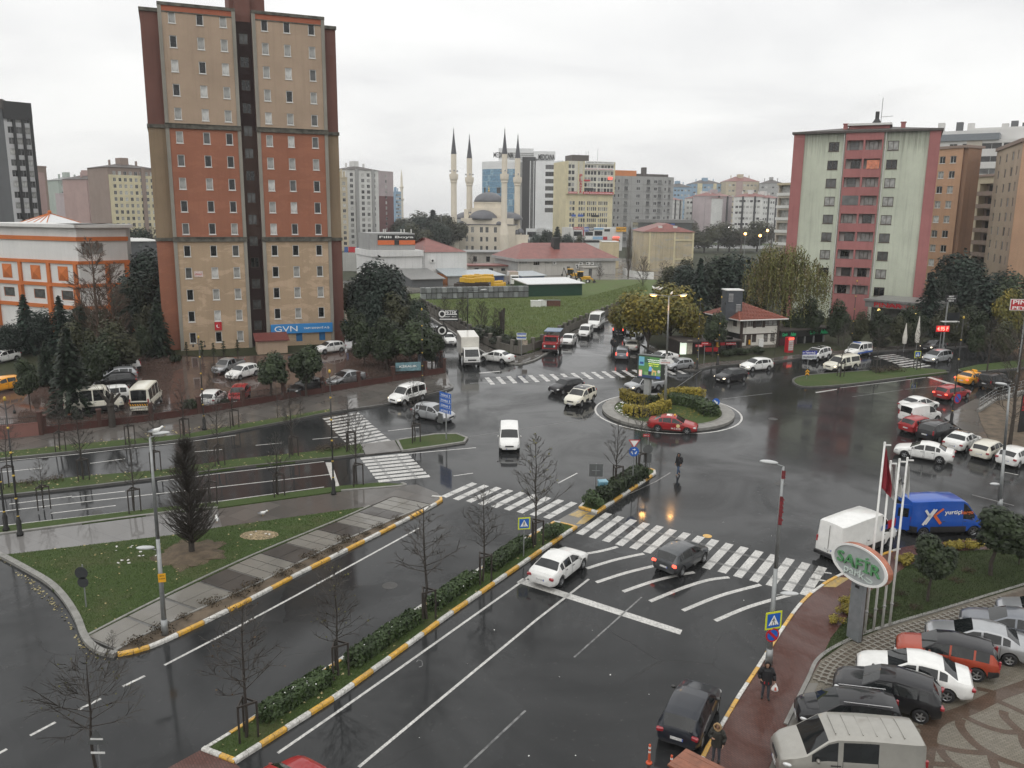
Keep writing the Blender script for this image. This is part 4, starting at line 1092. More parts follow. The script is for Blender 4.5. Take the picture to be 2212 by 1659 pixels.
mb=MB();mb.bevbox(.0,.2,-.3,.3,1.46,1.62,.03);mb.obj('roof_light',M_yel,tx2)
def wheels_on(t,xs,y,r):
 ty=MB();Ry=Matrix.Rotation(R(90),4,'X');ty.lathe([(r*.55,.12),(r*.94,.13),(r,.10),(r,-.10),(r*.94,-.13),(r*.55,-.12)],18,0,Ry,cap=False)
 me=ty.mesh('wheel',[M_tyre],True)
 rm=MB();rm.lathe([(r*.56,.1),(r*.3,.05),(1e-4,.06)],14,0,Ry,cap=False);rme=rm.mesh('rim',[M_plastic_w],True)
 for x in xs:
  for s in(1,-1):
   w=put('wheel',me,t,(x,s*y,r));put('rim',rme,w,rot=(0,0,0)if s<0 else(0,0,math.pi))
p=G(1013,783);bt=thing('box_truck','white box truck with tall cargo body beside the left pavement','truck',(p.x,p.y,0),hdg((990,752),(1022,803)),SG)
mb=MB();mb.bevbox(-3.3,1.15,-1.08,1.08,.95,3.35,.05);cb=mb.obj('cargo_box',paint('box_cream',(.62,.60,.54)),bt)
letter('NAKLİYAT',cb,(-1.2,1.095,2.6),2.4,.4,M_red,math.pi,.004)
mb=MB();mb.add([(1.25,s*.95,z)for s in(1,-1)for z in(.55,2.15)]+[(2.95,s*.95,.55)for s in(1,-1)]+[(2.95,s*.95,1.25)for s in(1,-1)]+[(2.35,s*.88,2.15)for s in(1,-1)],((0,4,6,8,1),(2,3,9,7,5),(4,5,7,6),(8,9,3,1),(0,1,3,2),(0,2,5,4),(6,7,9,8)))
cb2=mb.obj('cab',W_,bt)
mb=MB();mb.quad((2.93,.82,1.32),(2.93,-.82,1.32),(2.40,-.78,2.08),(2.40,.78,2.08));mb.quad((2.9,.965,1.3),(2.42,.915,2.0),(1.5,.945,2.0),(1.5,.965,1.3));mb.quad((2.9,-.965,1.3),(1.5,-.965,1.3),(1.5,-.945,2.0),(2.42,-.915,2.0));mb.obj('windscreen',M_glass,bt)
mb=MB();mb.bevbox(2.90,3.08,-.98,.98,.38,.68,.03);mb.obj('bumper',M_trim,bt)
mb=MB();mb.box(2.953,2.965,-.5,.5,.82,1.0);mb.obj('grille',M_trim,bt)
for s in(1,-1):
 mb=MB();mb.ell((2.95,s*.72,.88),(.03,.13,.1),10,6);mb.obj('headlight',M_head,bt,True)
 mb=MB();mb.box(2.5,2.6,s*1.15-.1,s*1.15+.1,1.4,1.75);mb.obj('mirror',M_trim,bt)
mb=MB();mb.box(-3.1,2.6,-.4,.4,.5,.9);mb.obj('chassis',M_trim,bt);wheels_on(bt,(2.0,-1.9),.86,.40)
p=G(1192,758);rt=thing('red_truck','old red tipper truck with covered load bed at the lot wall','truck',(p.x,p.y,0),hdg((1206,740),(1178,772)),SG)
mb=MB();mb.bevbox(1.0,2.35,-.95,.95,.6,1.35,.05);mb.bevbox(.2,1.25,-.95,.95,.6,2.1,.06);mb.obj('cab',REDC,rt)
mb=MB();mb.quad((1.262,.8,1.4),(1.262,-.8,1.4),(1.255,-.75,2.0),(1.255,.75,2.0))
for s in(1,-1):mb.box(.4,1.15,s*.955-.004,s*.955+.004,1.4,1.95)
mb.obj('windscreen',M_glass,rt)
mb=MB();mb.box(2.352,2.37,-.7,.7,.75,1.15);mb.obj('grille',M_trim,rt);mb=MB();mb.bevbox(2.35,2.5,-.98,.98,.42,.62,.02);mb.obj('bumper',M_trim,rt)
for s in(1,-1):
 mb=MB();mb.ell((2.37,s*.62,.95),(.03,.13,.13),10,6);mb.obj('headlight',M_head,rt,True)
mb=MB()
for a in(-.25,):pass
mb.box(-3.0,.1,-1.05,1.05,.85,.95);mb.box(-3.0,.1,1.0,1.05,.95,1.55);mb.box(-3.0,.1,-1.05,-1.0,.95,1.55);mb.box(.05,.1,-1,1,.95,1.55);mb.box(-3,-2.95,-1,1,.95,1.55);mb.obj('load_bed',REDC,rt)
mb=MB()
for x in(-2.9,-1.9,-.9,.05):
 for s in(1,-1):mb.box(x-.03,x+.03,s*1.0-.03,s*1.0+.03,1.55,2.55)
for s in(1,-1):mb.box(-2.95,.1,s-.03,s+.03,1.98,2.06);mb.box(-2.95,.1,s-.03,s+.03,1.7,1.78)
mb.obj('rack',M_trim,rt)
mb=MB();mb.bevbox(-3.0,.15,-1.06,1.06,2.5,2.62,.03);mb.obj('tarpaulin',plain('blue_tarp',(.16,.22,.30),.4,var=.3),rt)
mb=MB();mb.box(-2.9,1.9,-.4,.4,.45,.84);mb.obj('chassis',M_trim,rt);wheels_on(rt,(1.6,-1.9),.85,.44)
# ================================================================ buildings
def wall_holes(mb,x0,x1,z0,z1,holes,m=0,rev=0.18,M=None,y=0.0):
 "wall panel in the local XZ plane facing -Y, cut by rectangular openings with reveals"
 hs=[h for h in holes if h[0]<x1-1e-4 and h[1]>x0+1e-4 and h[2]<z1-1e-4 and h[3]>z0+1e-4]
 xs=sorted({x0,x1}|{max(x0,min(x1,v))for h in hs for v in h[:2]})
 zs=sorted({z0,z1}|{max(z0,min(z1,v))for h in hs for v in h[2:]})
 T=(lambda p:M@Vector(p))if M is not None else Vector
 for i in range(len(xs)-1):
  run=None
  for j in range(len(zs)-1):
   cx,cz=(xs[i]+xs[i+1])/2,(zs[j]+zs[j+1])/2
   inside=any(h[0]<cx<h[1]and h[2]<cz<h[3]for h in hs)
   if not inside:
    if run is None:run=zs[j]
   if(inside or j==len(zs)-2)and run is not None:
    top=zs[j]if inside else zs[j+1]
    mb.quad(T((xs[i],y,run)),T((xs[i+1],y,run)),T((xs[i+1],y,top)),T((xs[i],y,top)),m);run=None
 for a,b,c,d in hs:
  r=y+rev
  mb.quad(T((a,y,c)),T((a,y,d)),T((a,r,d)),T((a,r,c)),m);mb.quad(T((b,y,d)),T((b,y,c)),T((b,r,c)),T((b,r,d)),m)
  mb.quad(T((a,y,d)),T((b,y,d)),T((b,r,d)),T((a,r,d)),m);mb.quad(T((b,y,c)),T((a,y,c)),T((a,r,c)),T((b,r,c)),m)
M_fw=plain('window_frame_white',(.62,.62,.60),.4,var=.08);M_fb=plain('window_frame_brown',(.05,.032,.022),.5,var=.2);M_fg=plain('window_frame_grey',(.25,.25,.25),.4,var=.1)
P_dark=glass('pane_dark',(.012,.013,.014));P_mid=glass('pane_mid',(.09,.092,.09));P_cur=glass('pane_curtain',(.30,.30,.285),.12);P_wht=glass('pane_white_curtain',(.50,.50,.48),.15);P_blue=glass('pane_blue',(.05,.10,.15),.03)
PANES=[P_dark,P_dark,P_mid,P_cur,P_cur,P_wht]
WIN={}
def win_meshes(w,h,fr,mull=0,trans=0,ft=.06,sill=True,back=.12):
 k=(round(w,2),round(h,2),fr.name,mull,trans,ft,sill,back)
 if k in WIN:return WIN[k]
 f=MB();a=w/2;y0,y1=back-.05,back+.02
 f.box(-a,-a+ft,y0,y1,0,h);f.box(a-ft,a,y0,y1,0,h);f.box(-a+ft,a-ft,y0,y1,0,ft);f.box(-a+ft,a-ft,y0,y1,h-ft,h)
 for i in range(mull):
  x=-a+w*(i+1)/(mull+1);f.box(x-ft*.4,x+ft*.4,y0+.005,y1-.005,ft,h-ft)
 for i in range(trans):
  z=h*(i+1)/(trans+1);f.box(-a+ft,a-ft,y0+.008,y1-.008,z-ft*.3,z+ft*.3)
 p=MB();p.quad((-a+ft,back,ft),(a-ft,back,ft),(a-ft,back,h-ft),(-a+ft,back,h-ft))
 s=None
 if sill:
  sb=MB();sb.box(-a-.06,a+.06,-.07,back-.06,-.07,-.003);s=sb.mesh('sill',[fr])
 WIN[k]=(f.mesh('window',[fr]),p.mesh('pane',[None]),s)
 return WIN[k]
def windows(parent,cells,fr,mull=0,trans=0,M=None,panes=PANES,sill=True,ft=.06,back=.12,r=rnd):
 "cells: (x centre, z bottom, w, h)"
 for x,z,w,h in cells:
  f,p,s=win_meshes(w,h,fr,mull,trans,ft,sill,back)
  T=Matrix.Translation((x,0,z))
  o=put('window',f,parent);o.matrix_local=(M@T)if M is not None else T
  put('pane',p,o,mats=[r.choice(panes)])
  if s:put('sill',s,o)
def cell_holes(cells):return[(x-w/2,x+w/2,z,z+h)for x,z,w,h in cells]
class Facade:
 "upright plane through two ground points; converts photograph points to (x along, z)"
 def __init__(s,a,b):
  s.a=Vector((a[0],a[1],0));s.b=Vector((b[0],b[1],0))
  d=s.b-s.a;s.W=d.length;s.d=d.normalized();s.rz=math.atan2(d.y,d.x);s.n=Vector((-s.d.y,s.d.x,0))
 def xz(s,vx,vy):
  r=ray(vx,vy);o=Vector((0,0,CAM_H))
  t=(s.a-o).dot(s.n)/r.dot(s.n);p=o+r*t
  return((p-s.a).dot(s.d),p.z-E_(s.a.y))
 def x(s,vx,vy):return s.xz(vx,vy)[0]
 def z(s,vx,vy):return s.xz(vx,vy)[1]
MR=lambda deg,o:Matrix.Translation(Vector(o))@Matrix.Rotation(R(deg),4,'Z')
F=Facade(G(357,763)[:2],AT(745,742,110.6)[:2])
tw=thing('apartment_tower','tall tan and rust apartment tower with dark central stair strip','apartment building',F.a,F.rz)
xr=[F.x(1130/3,553),F.x(1605/3,553),F.x(1705/3,553),F.x(2150/3,553)]
xl0,xl1,xr0,xr1=xr;W=F.W
zc1,zc2=F.z(1100/3,815/3),F.z(1100/3,1553/3)
ztop=F.z(1030/3,8/3)
zpar=F.z(1030/3,66/3)
colx=[[(F.x(a,37)+F.x(b,731))/2 for a,b in zip(p,q)]for p,q in(((373,434,485),(415,470,516)),((573,619,674),(599.5,646,694)))]
zb_,zt_=F.z(415,742),F.z(373,50)
pitch=(zt_-zb_)/14
ww_,wh_=.80,1.36
T_tan=facade('tower_tan',(.38,.285,.21),.5,.35,patch=(.40,.31,.22),patch_amt=.15)
T_tan_low=facade('tower_tan_low',(.37,.275,.185),.4,.3,patch=(.50,.37,.26),patch_amt=.6)
T_rust=facade('tower_rust',(.29,.12,.074),.4,.28,patch=(.40,.17,.105),patch_amt=.25)
T_par=facade('tower_parapet',(.36,.115,.065),.6,.4)
T_brown=facade('tower_brown',(.15,.07,.056),.5,.3);T_stair=facade('tower_stair',(.030,.016,.015),.4,.3);T_stair2=facade('tower_stair_mid',(.065,.040,.032),.4,.3)
T_grey=facade('tower_concrete',(.27,.255,.22),.7,.7);T_dark=plain('mossy_concrete',(.09,.085,.07),.9,var=.6,scale=1.5)
T_strip=facade('tower_strip_tan',(.25,.185,.12),.6,.5)
for side,(x0,x1)in enumerate(((xl0,xl1),(xr0,xr1))):
 cells=[]
 for k in range(15):
  if side==1 and k==0:continue
  for cx in colx[side]:cells.append((cx,zb_+pitch*k,ww_,wh_))
 if side==1:doors=[(cx,zb_-.35,.8,1.9)for cx in colx[1]]
 hl=cell_holes(cells)+(cell_holes(doors)if side else[])
 pw=.42
 for za,zz,mt in((-.2,zc2-.25,T_tan_low),(zc2+.25,zc1-.25,T_rust),(zc1+.25,zpar,T_tan)):
  mb=MB();wall_holes(mb,x0+pw,x1-pw,za,zz,hl);mb.obj('wall',mt,tw)
 mb=MB();wall_holes(mb,x0+pw,x1-pw,zpar,ztop-.35,[]);mb.obj('parapet',T_par,tw)
 mb=MB();mb.box(x0+pw,x1-pw,-.06,-.002,zpar-.12,zpar+.02);mb.box(x0-.02,x1+.02,-.14,1.0,ztop-.35,ztop);mb.obj('coping',T_dark,tw)
 for zc in(zc1,zc2):
  mb=MB();mb.box(x0-.05,x1+.05,-.22,.3,zc-.25,zc+.25);mb.box(x0-.08,x1+.08,-.30,.2,zc+.25,zc+.33);mb.obj('cornice',T_dark,tw)
 for xa in(x0,x1-pw):
  for za,zz in((-.2,zc2-.25),(zc2+.33,zc1-.25),(zc1+.33,ztop-.35)):
   mb=MB();mb.box(xa,xa+pw,-.10,.25,za,zz);mb.obj('pilaster',T_grey,tw)
 windows(tw,cells,M_fw,0,0,ft=.075)
 if side:
  for x,z,w,h in doors:
   mb=MB();mb.box(x-w/2,x+w/2,.1,.16,z,z+h);mb.obj('blue_door',plain('door_blue',(.02,.13,.30),.4),tw)
 mb=MB();mb.box(x0+.02,x1-.02,.26,20,-.2,ztop-.4);mb.obj('core',T_brown,tw)
for za,zz,mt in((-.2,zc2,T_stair),(zc2,zc1,T_stair2),(zc1,ztop-1.2,T_stair)):
 cells=[((xl1+xr0)/2+.0,zb_+pitch*(k+.45),1.05,1.25)for k in range(15)]
 mb=MB();wall_holes(mb,xl1,xr0,za,zz,cell_holes(cells),y=1.1);mb.obj('stair_wall',mt,tw)
windows(tw,cells,M_fb,1,0,MR(0,(0,1.1,0)),panes=[P_dark,P_mid,P_mid],sill=False)
mb=MB();mb.box(xl1-.5,xr0+1.8,2.0,8,ztop-.5,ztop+2.6);mb.box(xl1+.05,xr0-.05,1.05,2,ztop-1.2,ztop+2.2);mb.obj('lift_house',T_brown,tw)
xs0=F.x(1020/3,553)
for x0,x1,dz in((xs0,xl0,-1.0),(xr1,W+.15,-1.2)):
 for za,zz,mt in((-.2,zc2-.2,T_brown if x0>5 else T_par),(zc2+.2,zc1-.2,T_strip),(zc1+.2,ztop+dz,T_brown)):
  mb=MB();mb.box(x0,x1,.9,18,za,zz);mb.obj('side_strip',T_rust if mt is T_par else mt,tw)
 for zc in(zc1,zc2,ztop+dz+.2):
  mb=MB();mb.box(x0-.1,x1+.1,.7,18.1,zc-.2,zc+.2);mb.obj('cornice',T_dark,tw)
mb=MB();mb.box(F.x(584,697),F.x(717,697),-.35,-.12,F.z(650,718.5),F.z(650,698.5));sg=mb.obj('sign',plain('sign_azure',(.03,.21,.50),.4,var=.05),tw)
sx0,sx1,sz=F.x(584,697),F.x(717,697),(F.z(650,718.5)+F.z(650,698.5))/2
letter('GVN',sg,((sx0*.76+sx1*.24),-.36,sz),2.9,.72,M_white,0,.01,False);letter('YAPI SANAYİ A.Ş.',sg,(sx0*.26+sx1*.74,-.36,sz),3.4,.36,M_white,0,.01)
mb=MB();mb.box(W+.2,W+.3,-.6,.9,sz-.55,sz+.65);mb.obj('side_sign',plain('sign_azure',(.03,.21,.50),.4),tw)
mb=MB();zf=zb_+pitch-.1;cx=colx[0][1];mb.quad((cx-.42,-.10,zf-1.05),(cx+.42,-.10,zf-1.05),(cx+.42,-.09,zf),(cx-.42,-.09,zf))
o=put('flag',mb.mesh('flag',[M_red]),None);o.matrix_world=Matrix.Translation(F.a)@Matrix.Rotation(F.rz,4,'Z');tag(o,'red flag with white crescent hanging under a first floor tower window','flag')
mb=MB()
for a0,c0,rr_ in((-.0,-.5,.22),):
 n=14
 vs=[(cx+.22*math.sin(t),zf-.5+.22*math.cos(t))for t in[R(35+290*i/n)for i in range(n+1)]];vi=[(cx+.05+.17*math.sin(t),zf-.5+.17*math.cos(t))for t in[R(35+290*i/n)for i in range(n+1)]]
 for i in range(n):mb.quad((vs[i][0],-.105,vs[i][1]),(vs[i+1][0],-.105,vs[i+1][1]),(vi[i+1][0],-.105,vi[i+1][1]),(vi[i][0],-.105,vi[i][1]))
mb.obj('crescent',M_white,o)
mb=MB();x_,z_=F.xz(429,592);mb.box(x_-.5,x_+.5,-.05,-.01,z_-.35,z_+.35);nb_=mb.obj('notice_banner',plain('banner_pale',(.55,.45,.42),.6,var=.3,scale=8),tw);letter('KİRALIK',nb_,(x_,-.055,z_),.8,.25,M_red,0,.004)
hp=G(557,769);hut=thing('hut','small tan hut with dark red roof at the foot of the tower','hut',(hp.x,hp.y,.1),F.rz)
mb=MB();mb.box(0,3.6,0,2.4,0,1.75);mb.obj('wall',T_tan,hut)
mb=MB();mb.add([(-.25,-.3,1.7),(3.85,-.3,1.7),(3.85,2.6,2.25),(-.25,2.6,2.25),(-.25,-.3,1.82),(3.85,-.3,1.82),(3.85,2.6,2.4),(-.25,2.6,2.4)],((4,5,6,7),(0,1,5,4),(1,2,6,5),(3,0,4,7),(0,3,2,1)));mb.obj('roof',plain('roof_dark_red',(.13,.035,.03),.5,var=.25),hut)
def block(name,label,vl,vr,vy,dl,dr,ytop,depth,mat,cat='apartment building',zb=0.0):
 "box building: left and right front corners at photograph columns vl, vr (read on row vy) and forward distances dl, dr"
 a,b=AT(vl,vy,dl),AT(vr,vy,dr)
 Fc=Facade(a[:2],b[:2])
 h=Fc.z((vl+vr)/2,ytop)
 t=thing(name,label,cat,Fc.a,Fc.rz)
 t['_w']=0;del t['_w']
 return t,Fc,Fc.W,h
def grid(x0,x1,nx,z0,z1,nz,w,h):
 return[(x0+(x1-x0)*(i+.5)/nx,z0+(z1-z0)*(k+.5)/nz-h/2,w,h)for k in range(nz)for i in range(nx)]
def mass(t,W,D,z0,h,mat,name='core',roof=None):
 mb=MB();mb.box(.05,W-.05,.3,D,z0,h-.05);mb.obj(name,mat,t)
def front(t,W,z0,h,mat,cells,fr,x0=0.0,mull=0,panes=PANES,sill=False,M=None,rev=.2,ft=.06,trans=0):
 mb=MB();wall_holes(mb,x0,W,z0,h,cell_holes(cells),rev=rev,M=M);mb.obj('wall',mat,t)
 windows(t,cells,fr,mull,trans,M,panes,sill,ft,back=rev*.7)
B_white=facade('block_white',(.62,.62,.60),.4,.3);B_beige=facade('block_beige',(.46,.40,.29),.4,.3);B_pink=facade('block_pink',(.38,.27,.25),.4,.3);B_lilac=facade('block_lilac',(.42,.36,.37),.4,.3)
B_plum=facade('block_plum',(.17,.085,.085),.4,.3);B_grey=facade('block_grey',(.34,.34,.335),.5,.4);B_taupe=facade('block_taupe',(.26,.20,.17),.4,.3);B_green=facade('block_green',(.36,.41,.37),.4,.3)
B_orange=facade('block_orange',(.46,.28,.18),.5,.4);B_blue=facade('block_blue',(.22,.34,.46),.4,.3);B_dkgrey=facade('block_dark_grey',(.12,.125,.13),.4,.3);B_cream=facade('block_cream',(.60,.54,.36),.5,.4)
M_roofr=plain('roof_red',(.19,.062,.05),.5,var=.25,scale=.6);M_roofd=plain('roof_dark',(.06,.05,.045),.6,var=.3);M_roofg=plain('roof_grey',(.19,.19,.185),.4,var=.25);M_slate=plain('lead_roof',(.095,.098,.11),.45,var=.2,scale=.4)
def hip(t,W,D,z,e,rise,mat,y0=0.0,inset=None,name='roof'):
 i=inset if inset is not None else min(W,D)*.45
 mb=MB();a=[(-e,y0-e,z),(W+e,y0-e,z),(W+e,D+e,z),(-e,D+e,z)]
 if W>=D:r=[(i,(y0+D)/2,z+rise),(W-i,(y0+D)/2,z+rise)];fs=((0,1,5,4),(1,2,5),(2,3,4,5),(3,0,4),(3,2,1,0))
 else:r=[(W/2,y0+i,z+rise),(W/2,D-i,z+rise)];fs=((0,1,4),(1,2,5,4),(2,3,5),(3,0,4,5),(3,2,1,0))
 mb.add(a+r,fs);return mb.obj(name,mat,t)
def simple(name,label,vl,vr,dl,dr,ytop,D,mat,nx,nz,w,h,z0=2.0,roof=None,fr=M_fw,base=None,basez=0,x0f=.06,cat='apartment building',side=None,rise=2.0,mull=1,panes=PANES,vy=460,bay=None):
 t,Fc,W,H=block(name,label,vl,vr,vy,dl,dr,ytop,D,mat)
 cells=grid(W*x0f,W*(1-x0f),nx,z0,H-1.0,nz,w,h)
 if base:
  lo=[c for c in cells]
  mb=MB();wall_holes(mb,0,W,0,basez,cell_holes(cells));mb.obj('lower_wall',base,t)
  mb=MB();wall_holes(mb,0,W,basez,H,cell_holes(cells));mb.obj('wall',mat,t)
  windows(t,cells,fr,mull,0,None,panes,False,back=.14)
 else:front(t,W,0,H,mat,cells,fr,mull=mull,panes=panes)
 if bay:
  for f0,f1,m_ in bay:
   mb=MB();mb.box(W*f0,W*f1,-.5,-.01,0,H+.3);mb.obj('bay',m_,t)
 mb=MB();mb.box(0,W,.21,D,0,H-.02);mb.obj('core',side or mat,t)
 if roof:hip(t,W,D,H,.5,rise,roof)
 else:
  mb=MB();mb.box(-.1,W+.1,-.12,D+.1,H-.02,H+.5);mb.obj('parapet',mat,t)
 mb=MB();mb.box(W*.42,W*.58,D*.35,D*.6,H+.02,H+rise+2.2);mb.obj('lift_house',side or mat,t)
 for f in(.2,.75):
  mb=MB();mb.box(W*f,W*f+.7,D*.4,D*.4+.7,H,H+rise+1.2);mb.obj('chimney',mat,t)
 return t,Fc,W,H
t,Fc,W,H=block('apartment_tower','dark grey and white tower cut by the left edge',-40,27,440,186,188,222,20,B_dkgrey)
mb=MB();mb.box(0,W,0,24,0,H);mb.obj('wall',B_dkgrey,t);mb=MB();mb.box(-.3,W+.3,-.3,24.3,H-1.2,H+.8);mb.obj('parapet',M_roofd,t)
M=MR(28,(W,.05,0));D2=5.6
cells=grid(.4,D2-.3,3,3,H-2,15,1.2,1.4)
front(t,D2,0,H,facade('block_pale_grey',(.48,.48,.485),.4,.3),cells,M_fg,M=M,mull=1)
mb=MB()
for x in(1.9,3.7,5.4):mb.box(x-.28,x+.28,-.35,-.01,0,H+.3,0,M)
mb.box(-.1,D2+.1,-.4,0,H-3.2,H+.5,0,M);mb.obj('fin',M_blk,t)
mb=MB();mb.box(.1,D2,.15,9,0,H-.1,0,M);mb.obj('core',B_grey,t)
t,Fc,W,H=simple('apartment_building','blank pinkish brown block with framed gable behind the mall',70,109,262,268,362,16,B_taupe,1,1,.6,.6,8)
for a,b,c,d in((.15,.85,.05,.48),(.15,.85,.53,.95)):
 mb=MB();mb.box(W*a,W*b,-.2,-.01,H*c,H*d);mb.obj('panel',B_pink,t)
simple('apartment_building','small hazy mauve block left of the green block',107,136,520,525,412,18,B_lilac,5,10,1.2,1.3,roof=M_roofr)
simple('apartment_building','hazy pale green block in the left skyline',133,194,430,440,390,18,B_green,7,13,1.3,1.5,roof=M_roofg,bay=((.3,.36,B_dkgrey),))
simple('apartment_building','low hazy mauve block in front of the green block',163,199,405,412,420,16,B_lilac,6,10,1.2,1.4,bay=((.52,.75,B_plum),))
simple('apartment_building','hazy rose block between green and beige blocks',194,243,385,395,388,18,B_pink,7,13,1.2,1.4,roof=M_roofd,bay=((.6,.68,B_plum),))
simple('apartment_building','beige block with taupe upper floors left of the tower',241,345,345,360,363,20,B_taupe,8,12,1.2,1.5,base=B_cream,basez=31,roof=M_roofd,bay=((.66,.74,B_taupe),))
t,Fc,W,H=simple('apartment_building','white and plum apartment block right of the tower',751,819,395,405,367,18,B_white,5,13,1.6,1.6,roof=M_roofd,bay=((.26,.36,B_grey),(.78,.86,B_grey)))
M=MR(25,(W,.1,0));D2=12
cells=grid(4,8,1,3,H-1,13,1.3,1.4)
mb=MB();wall_holes(mb,0,D2,0,H*.68,cell_holes(cells),M=M);mb.obj('gable_wall',B_plum,t);mb=MB();wall_holes(mb,0,D2,H*.68,H,cell_holes(cells),M=M);mb.obj('gable_wall',B_lilac,t);windows(t,cells,M_fw,1,0,M,sill=False)
mb=MB();mb.box(.05,D2,.22,10,0,H-.05,0,M);mb.obj('core',B_plum,t)
simple('apartment_building','beige block edge right beside the tower',737,752,380,381,385,16,B_beige,1,12,1.4,1.5)
simple('apartment_building','hazy blue grey block beside the distant minaret',855,867,690,692,415,16,B_blue,3,11,1.4,1.5)
simple('apartment_building','hazy pale blue block with flat hip roof far right',1490,1558,850,850,397,25,B_blue,8,9,2.2,1.8,roof=M_roofd,rise=4,bay=((.2,.35,B_cream),(.7,.8,B_cream)))
simple('apartment_building','hazy beige block with red hip roof far right',1565,1636,830,830,392,25,B_beige,8,9,2.2,1.8,roof=M_roofr,rise=5,bay=((.3,.5,B_pink),))
simple('apartment_building','hazy grey block behind the long white terrace',1637,1688,820,815,396,25,B_grey,6,8,2.2,1.8,roof=M_roofd,rise=4)
simple('apartment_building','hazy blue block edge behind the grey hotel',1450,1492,840,845,404,25,B_blue,5,9,2.2,1.8,roof=M_roofd,rise=4)
for i,(a,b,dl,dr,yt)in enumerate(((1449,1474,560,590,432),(1478,1536,590,575,428),(1536,1580,575,600,424),(1583,1645,585,575,425),(1645,1684,575,590,428))):
 simple('apartment_building',['white terrace block at the left end beside the grey hotel','white terrace block below the pale blue block','blank ended white terrace block left of the red roof','white terrace block under the red roofed block','white terrace block beside the pink and green block'][i],a,b,dl,dr,yt,14,B_white if i!=2 else B_lilac,7 if i!=2 else 3,7,1.9,1.6,roof=M_roofr,rise=2.5,bay=((.3,.36,M_blk),(.72,.78,M_blk)))
HD=520
def zpx(vx,vy,d):return AT(vx,vy,d).z
o0=AT(1127,465,HD)
hs=thing('hospital','white and blue glass hospital with curved front behind the minarets','hospital',(o0.x,o0.y,0),0)
sx=HD/FPX*1.02
def hx(v):return(v-1127)*sx
zt_g,zt_w,zt_k,zt_c=zpx(1070,348,HD),zpx(1160,349,HD),zpx(1130,340,HD),zpx(1130,320,HD)
M_glz=glass('curtain_wall_blue',(.10,.22,.33),.03);M_glz2=glass('curtain_wall_pale',(.20,.33,.42),.05);M_panel=facade('hospital_white',(.66,.67,.67),.15,.1)
n=14;xa,xb=hx(1043),hx(1127)
pts=[(xa+(xb-xa)*(1-math.cos(math.pi*.5*i/n)),10-12*math.sin(math.pi*.5*i/n))for i in range(n+1)]
for i in range(n):
 (x0,y0),(x1,y1)=pts[i],pts[i+1]
 nz=12;zg=zt_g-4.5
 for k in range(0,nz):
  z0,z1=zg*k/nz,zg*(k+1)/nz
  mb=MB();mb.quad((x0,y0,z0+.12),(x1,y1,z0+.12),(x1,y1,z1-.12),(x0,y0,z1-.12))
  mb.obj('glazing',M_glz if(i*7+k*3)%5 else(P_dark if(4<k<9 and 2<i<9)else M_glz2),hs)
mb=MB()
for i in range(n):
 (x0,y0),(x1,y1)=pts[i],pts[i+1]
 mb.quad((x0,y0+.05,0),(x1,y1+.05,0),(x1,y1+.05,zt_g-4.5),(x0,y0+.05,zt_g-4.5))
mb.obj('mullion_grid',plain('mullion_grey',(.25,.32,.37),.4,var=.05),hs)
mb=MB()
for i in range(n):
 (x0,y0),(x1,y1)=pts[i],pts[i+1]
 mb.quad((x0,y0-.1,zt_g-4.5),(x1,y1-.1,zt_g-4.5),(x1,y1-.1,zt_g),(x0,y0-.1,zt_g));mb.quad((x0,y0-.1,zt_g),(x1,y1-.1,zt_g),(x1,14,zt_g),(x0,14,zt_g))
 for q in(1.5,3):mb.quad((x0,y0-.2,zt_g-q),(x1,y1-.2,zt_g-q),(x1,y1-.2,zt_g-q+.35),(x0,y0-.2,zt_g-q+.35))
mb.obj('attic',M_panel,hs)
mb=MB();mb.box(hx(1112),hx(1127.5),-2.5,0,0,zt_k-3);mb.obj('corner_strip',B_grey,hs)
mb=MB();mb.box(hx(1127),hx(1154),-4.0,20,0,zt_k);mb.obj('black_wall',M_blk,hs)
mb=MB();mb.box(hx(1143)-.15,hx(1143)+.25,-4.5,-4,8,zt_k-2.2);mb.box(hx(1150),hx(1150)+.4,-4.5,-4,8,zt_k-2.2);mb.obj('white_fin',M_panel,hs)
mb=MB();mb.box(hx(1143)+.3,hx(1150),-4.3,-4,8,zt_k-2.2);mb.obj('stair_glazing',P_mid,hs)
zw=[zpx(1180,y,HD-4)for y in(365,380,395.5,411,426.5,442,458)]
cells=[((hx(1174)+hx(1199))/2,z-.2,hx(1199)-hx(1174),2.6)for z in zw]
Mw=MR(0,(0,-5,0))
mb=MB();wall_holes(mb,hx(1154),hx(1200),8,zt_w,cell_holes(cells),M=Mw,rev=.4);mb.obj('wall',M_panel,hs);windows(hs,cells,M_fg,3,0,Mw,[P_dark,P_mid],False,back=.3)
mb=MB();mb.box(hx(1154),hx(1200),-4.55,20,8,zt_w-.1);mb.obj('core',M_panel,hs)
mb=MB();mb.box(hx(1200),hx(1209),-3,20,0,zt_w-1);mb.obj('blue_side',glass('glass_navy',(.03,.06,.12)),hs);mb=MB();mb.box(hx(1198),hx(1210),-5.3,20,zt_w-1,zt_w+.4);mb.obj('eave',M_panel,hs)
cells=grid(hx(1140),hx(1197),3,1.5,8,1,6.5,3.4);mb=MB();wall_holes(mb,hx(1136),hx(1200),0,8,cell_holes(cells),M=MR(0,(0,-7,0)));mb.box(hx(1136),hx(1200),-6.7,-5,7.5,8.4);mb.obj('podium',M_panel,hs);windows(hs,cells,M_fg,3,0,MR(0,(0,-7,0)),[P_dark],False)
mb=MB()
for k in range(12):mb.box(hx(1157),hx(1177),-7.5+.0,-7.05,1.2+k*.72,1.6+k*.72)
mb.obj('louvre',M_panel,hs)
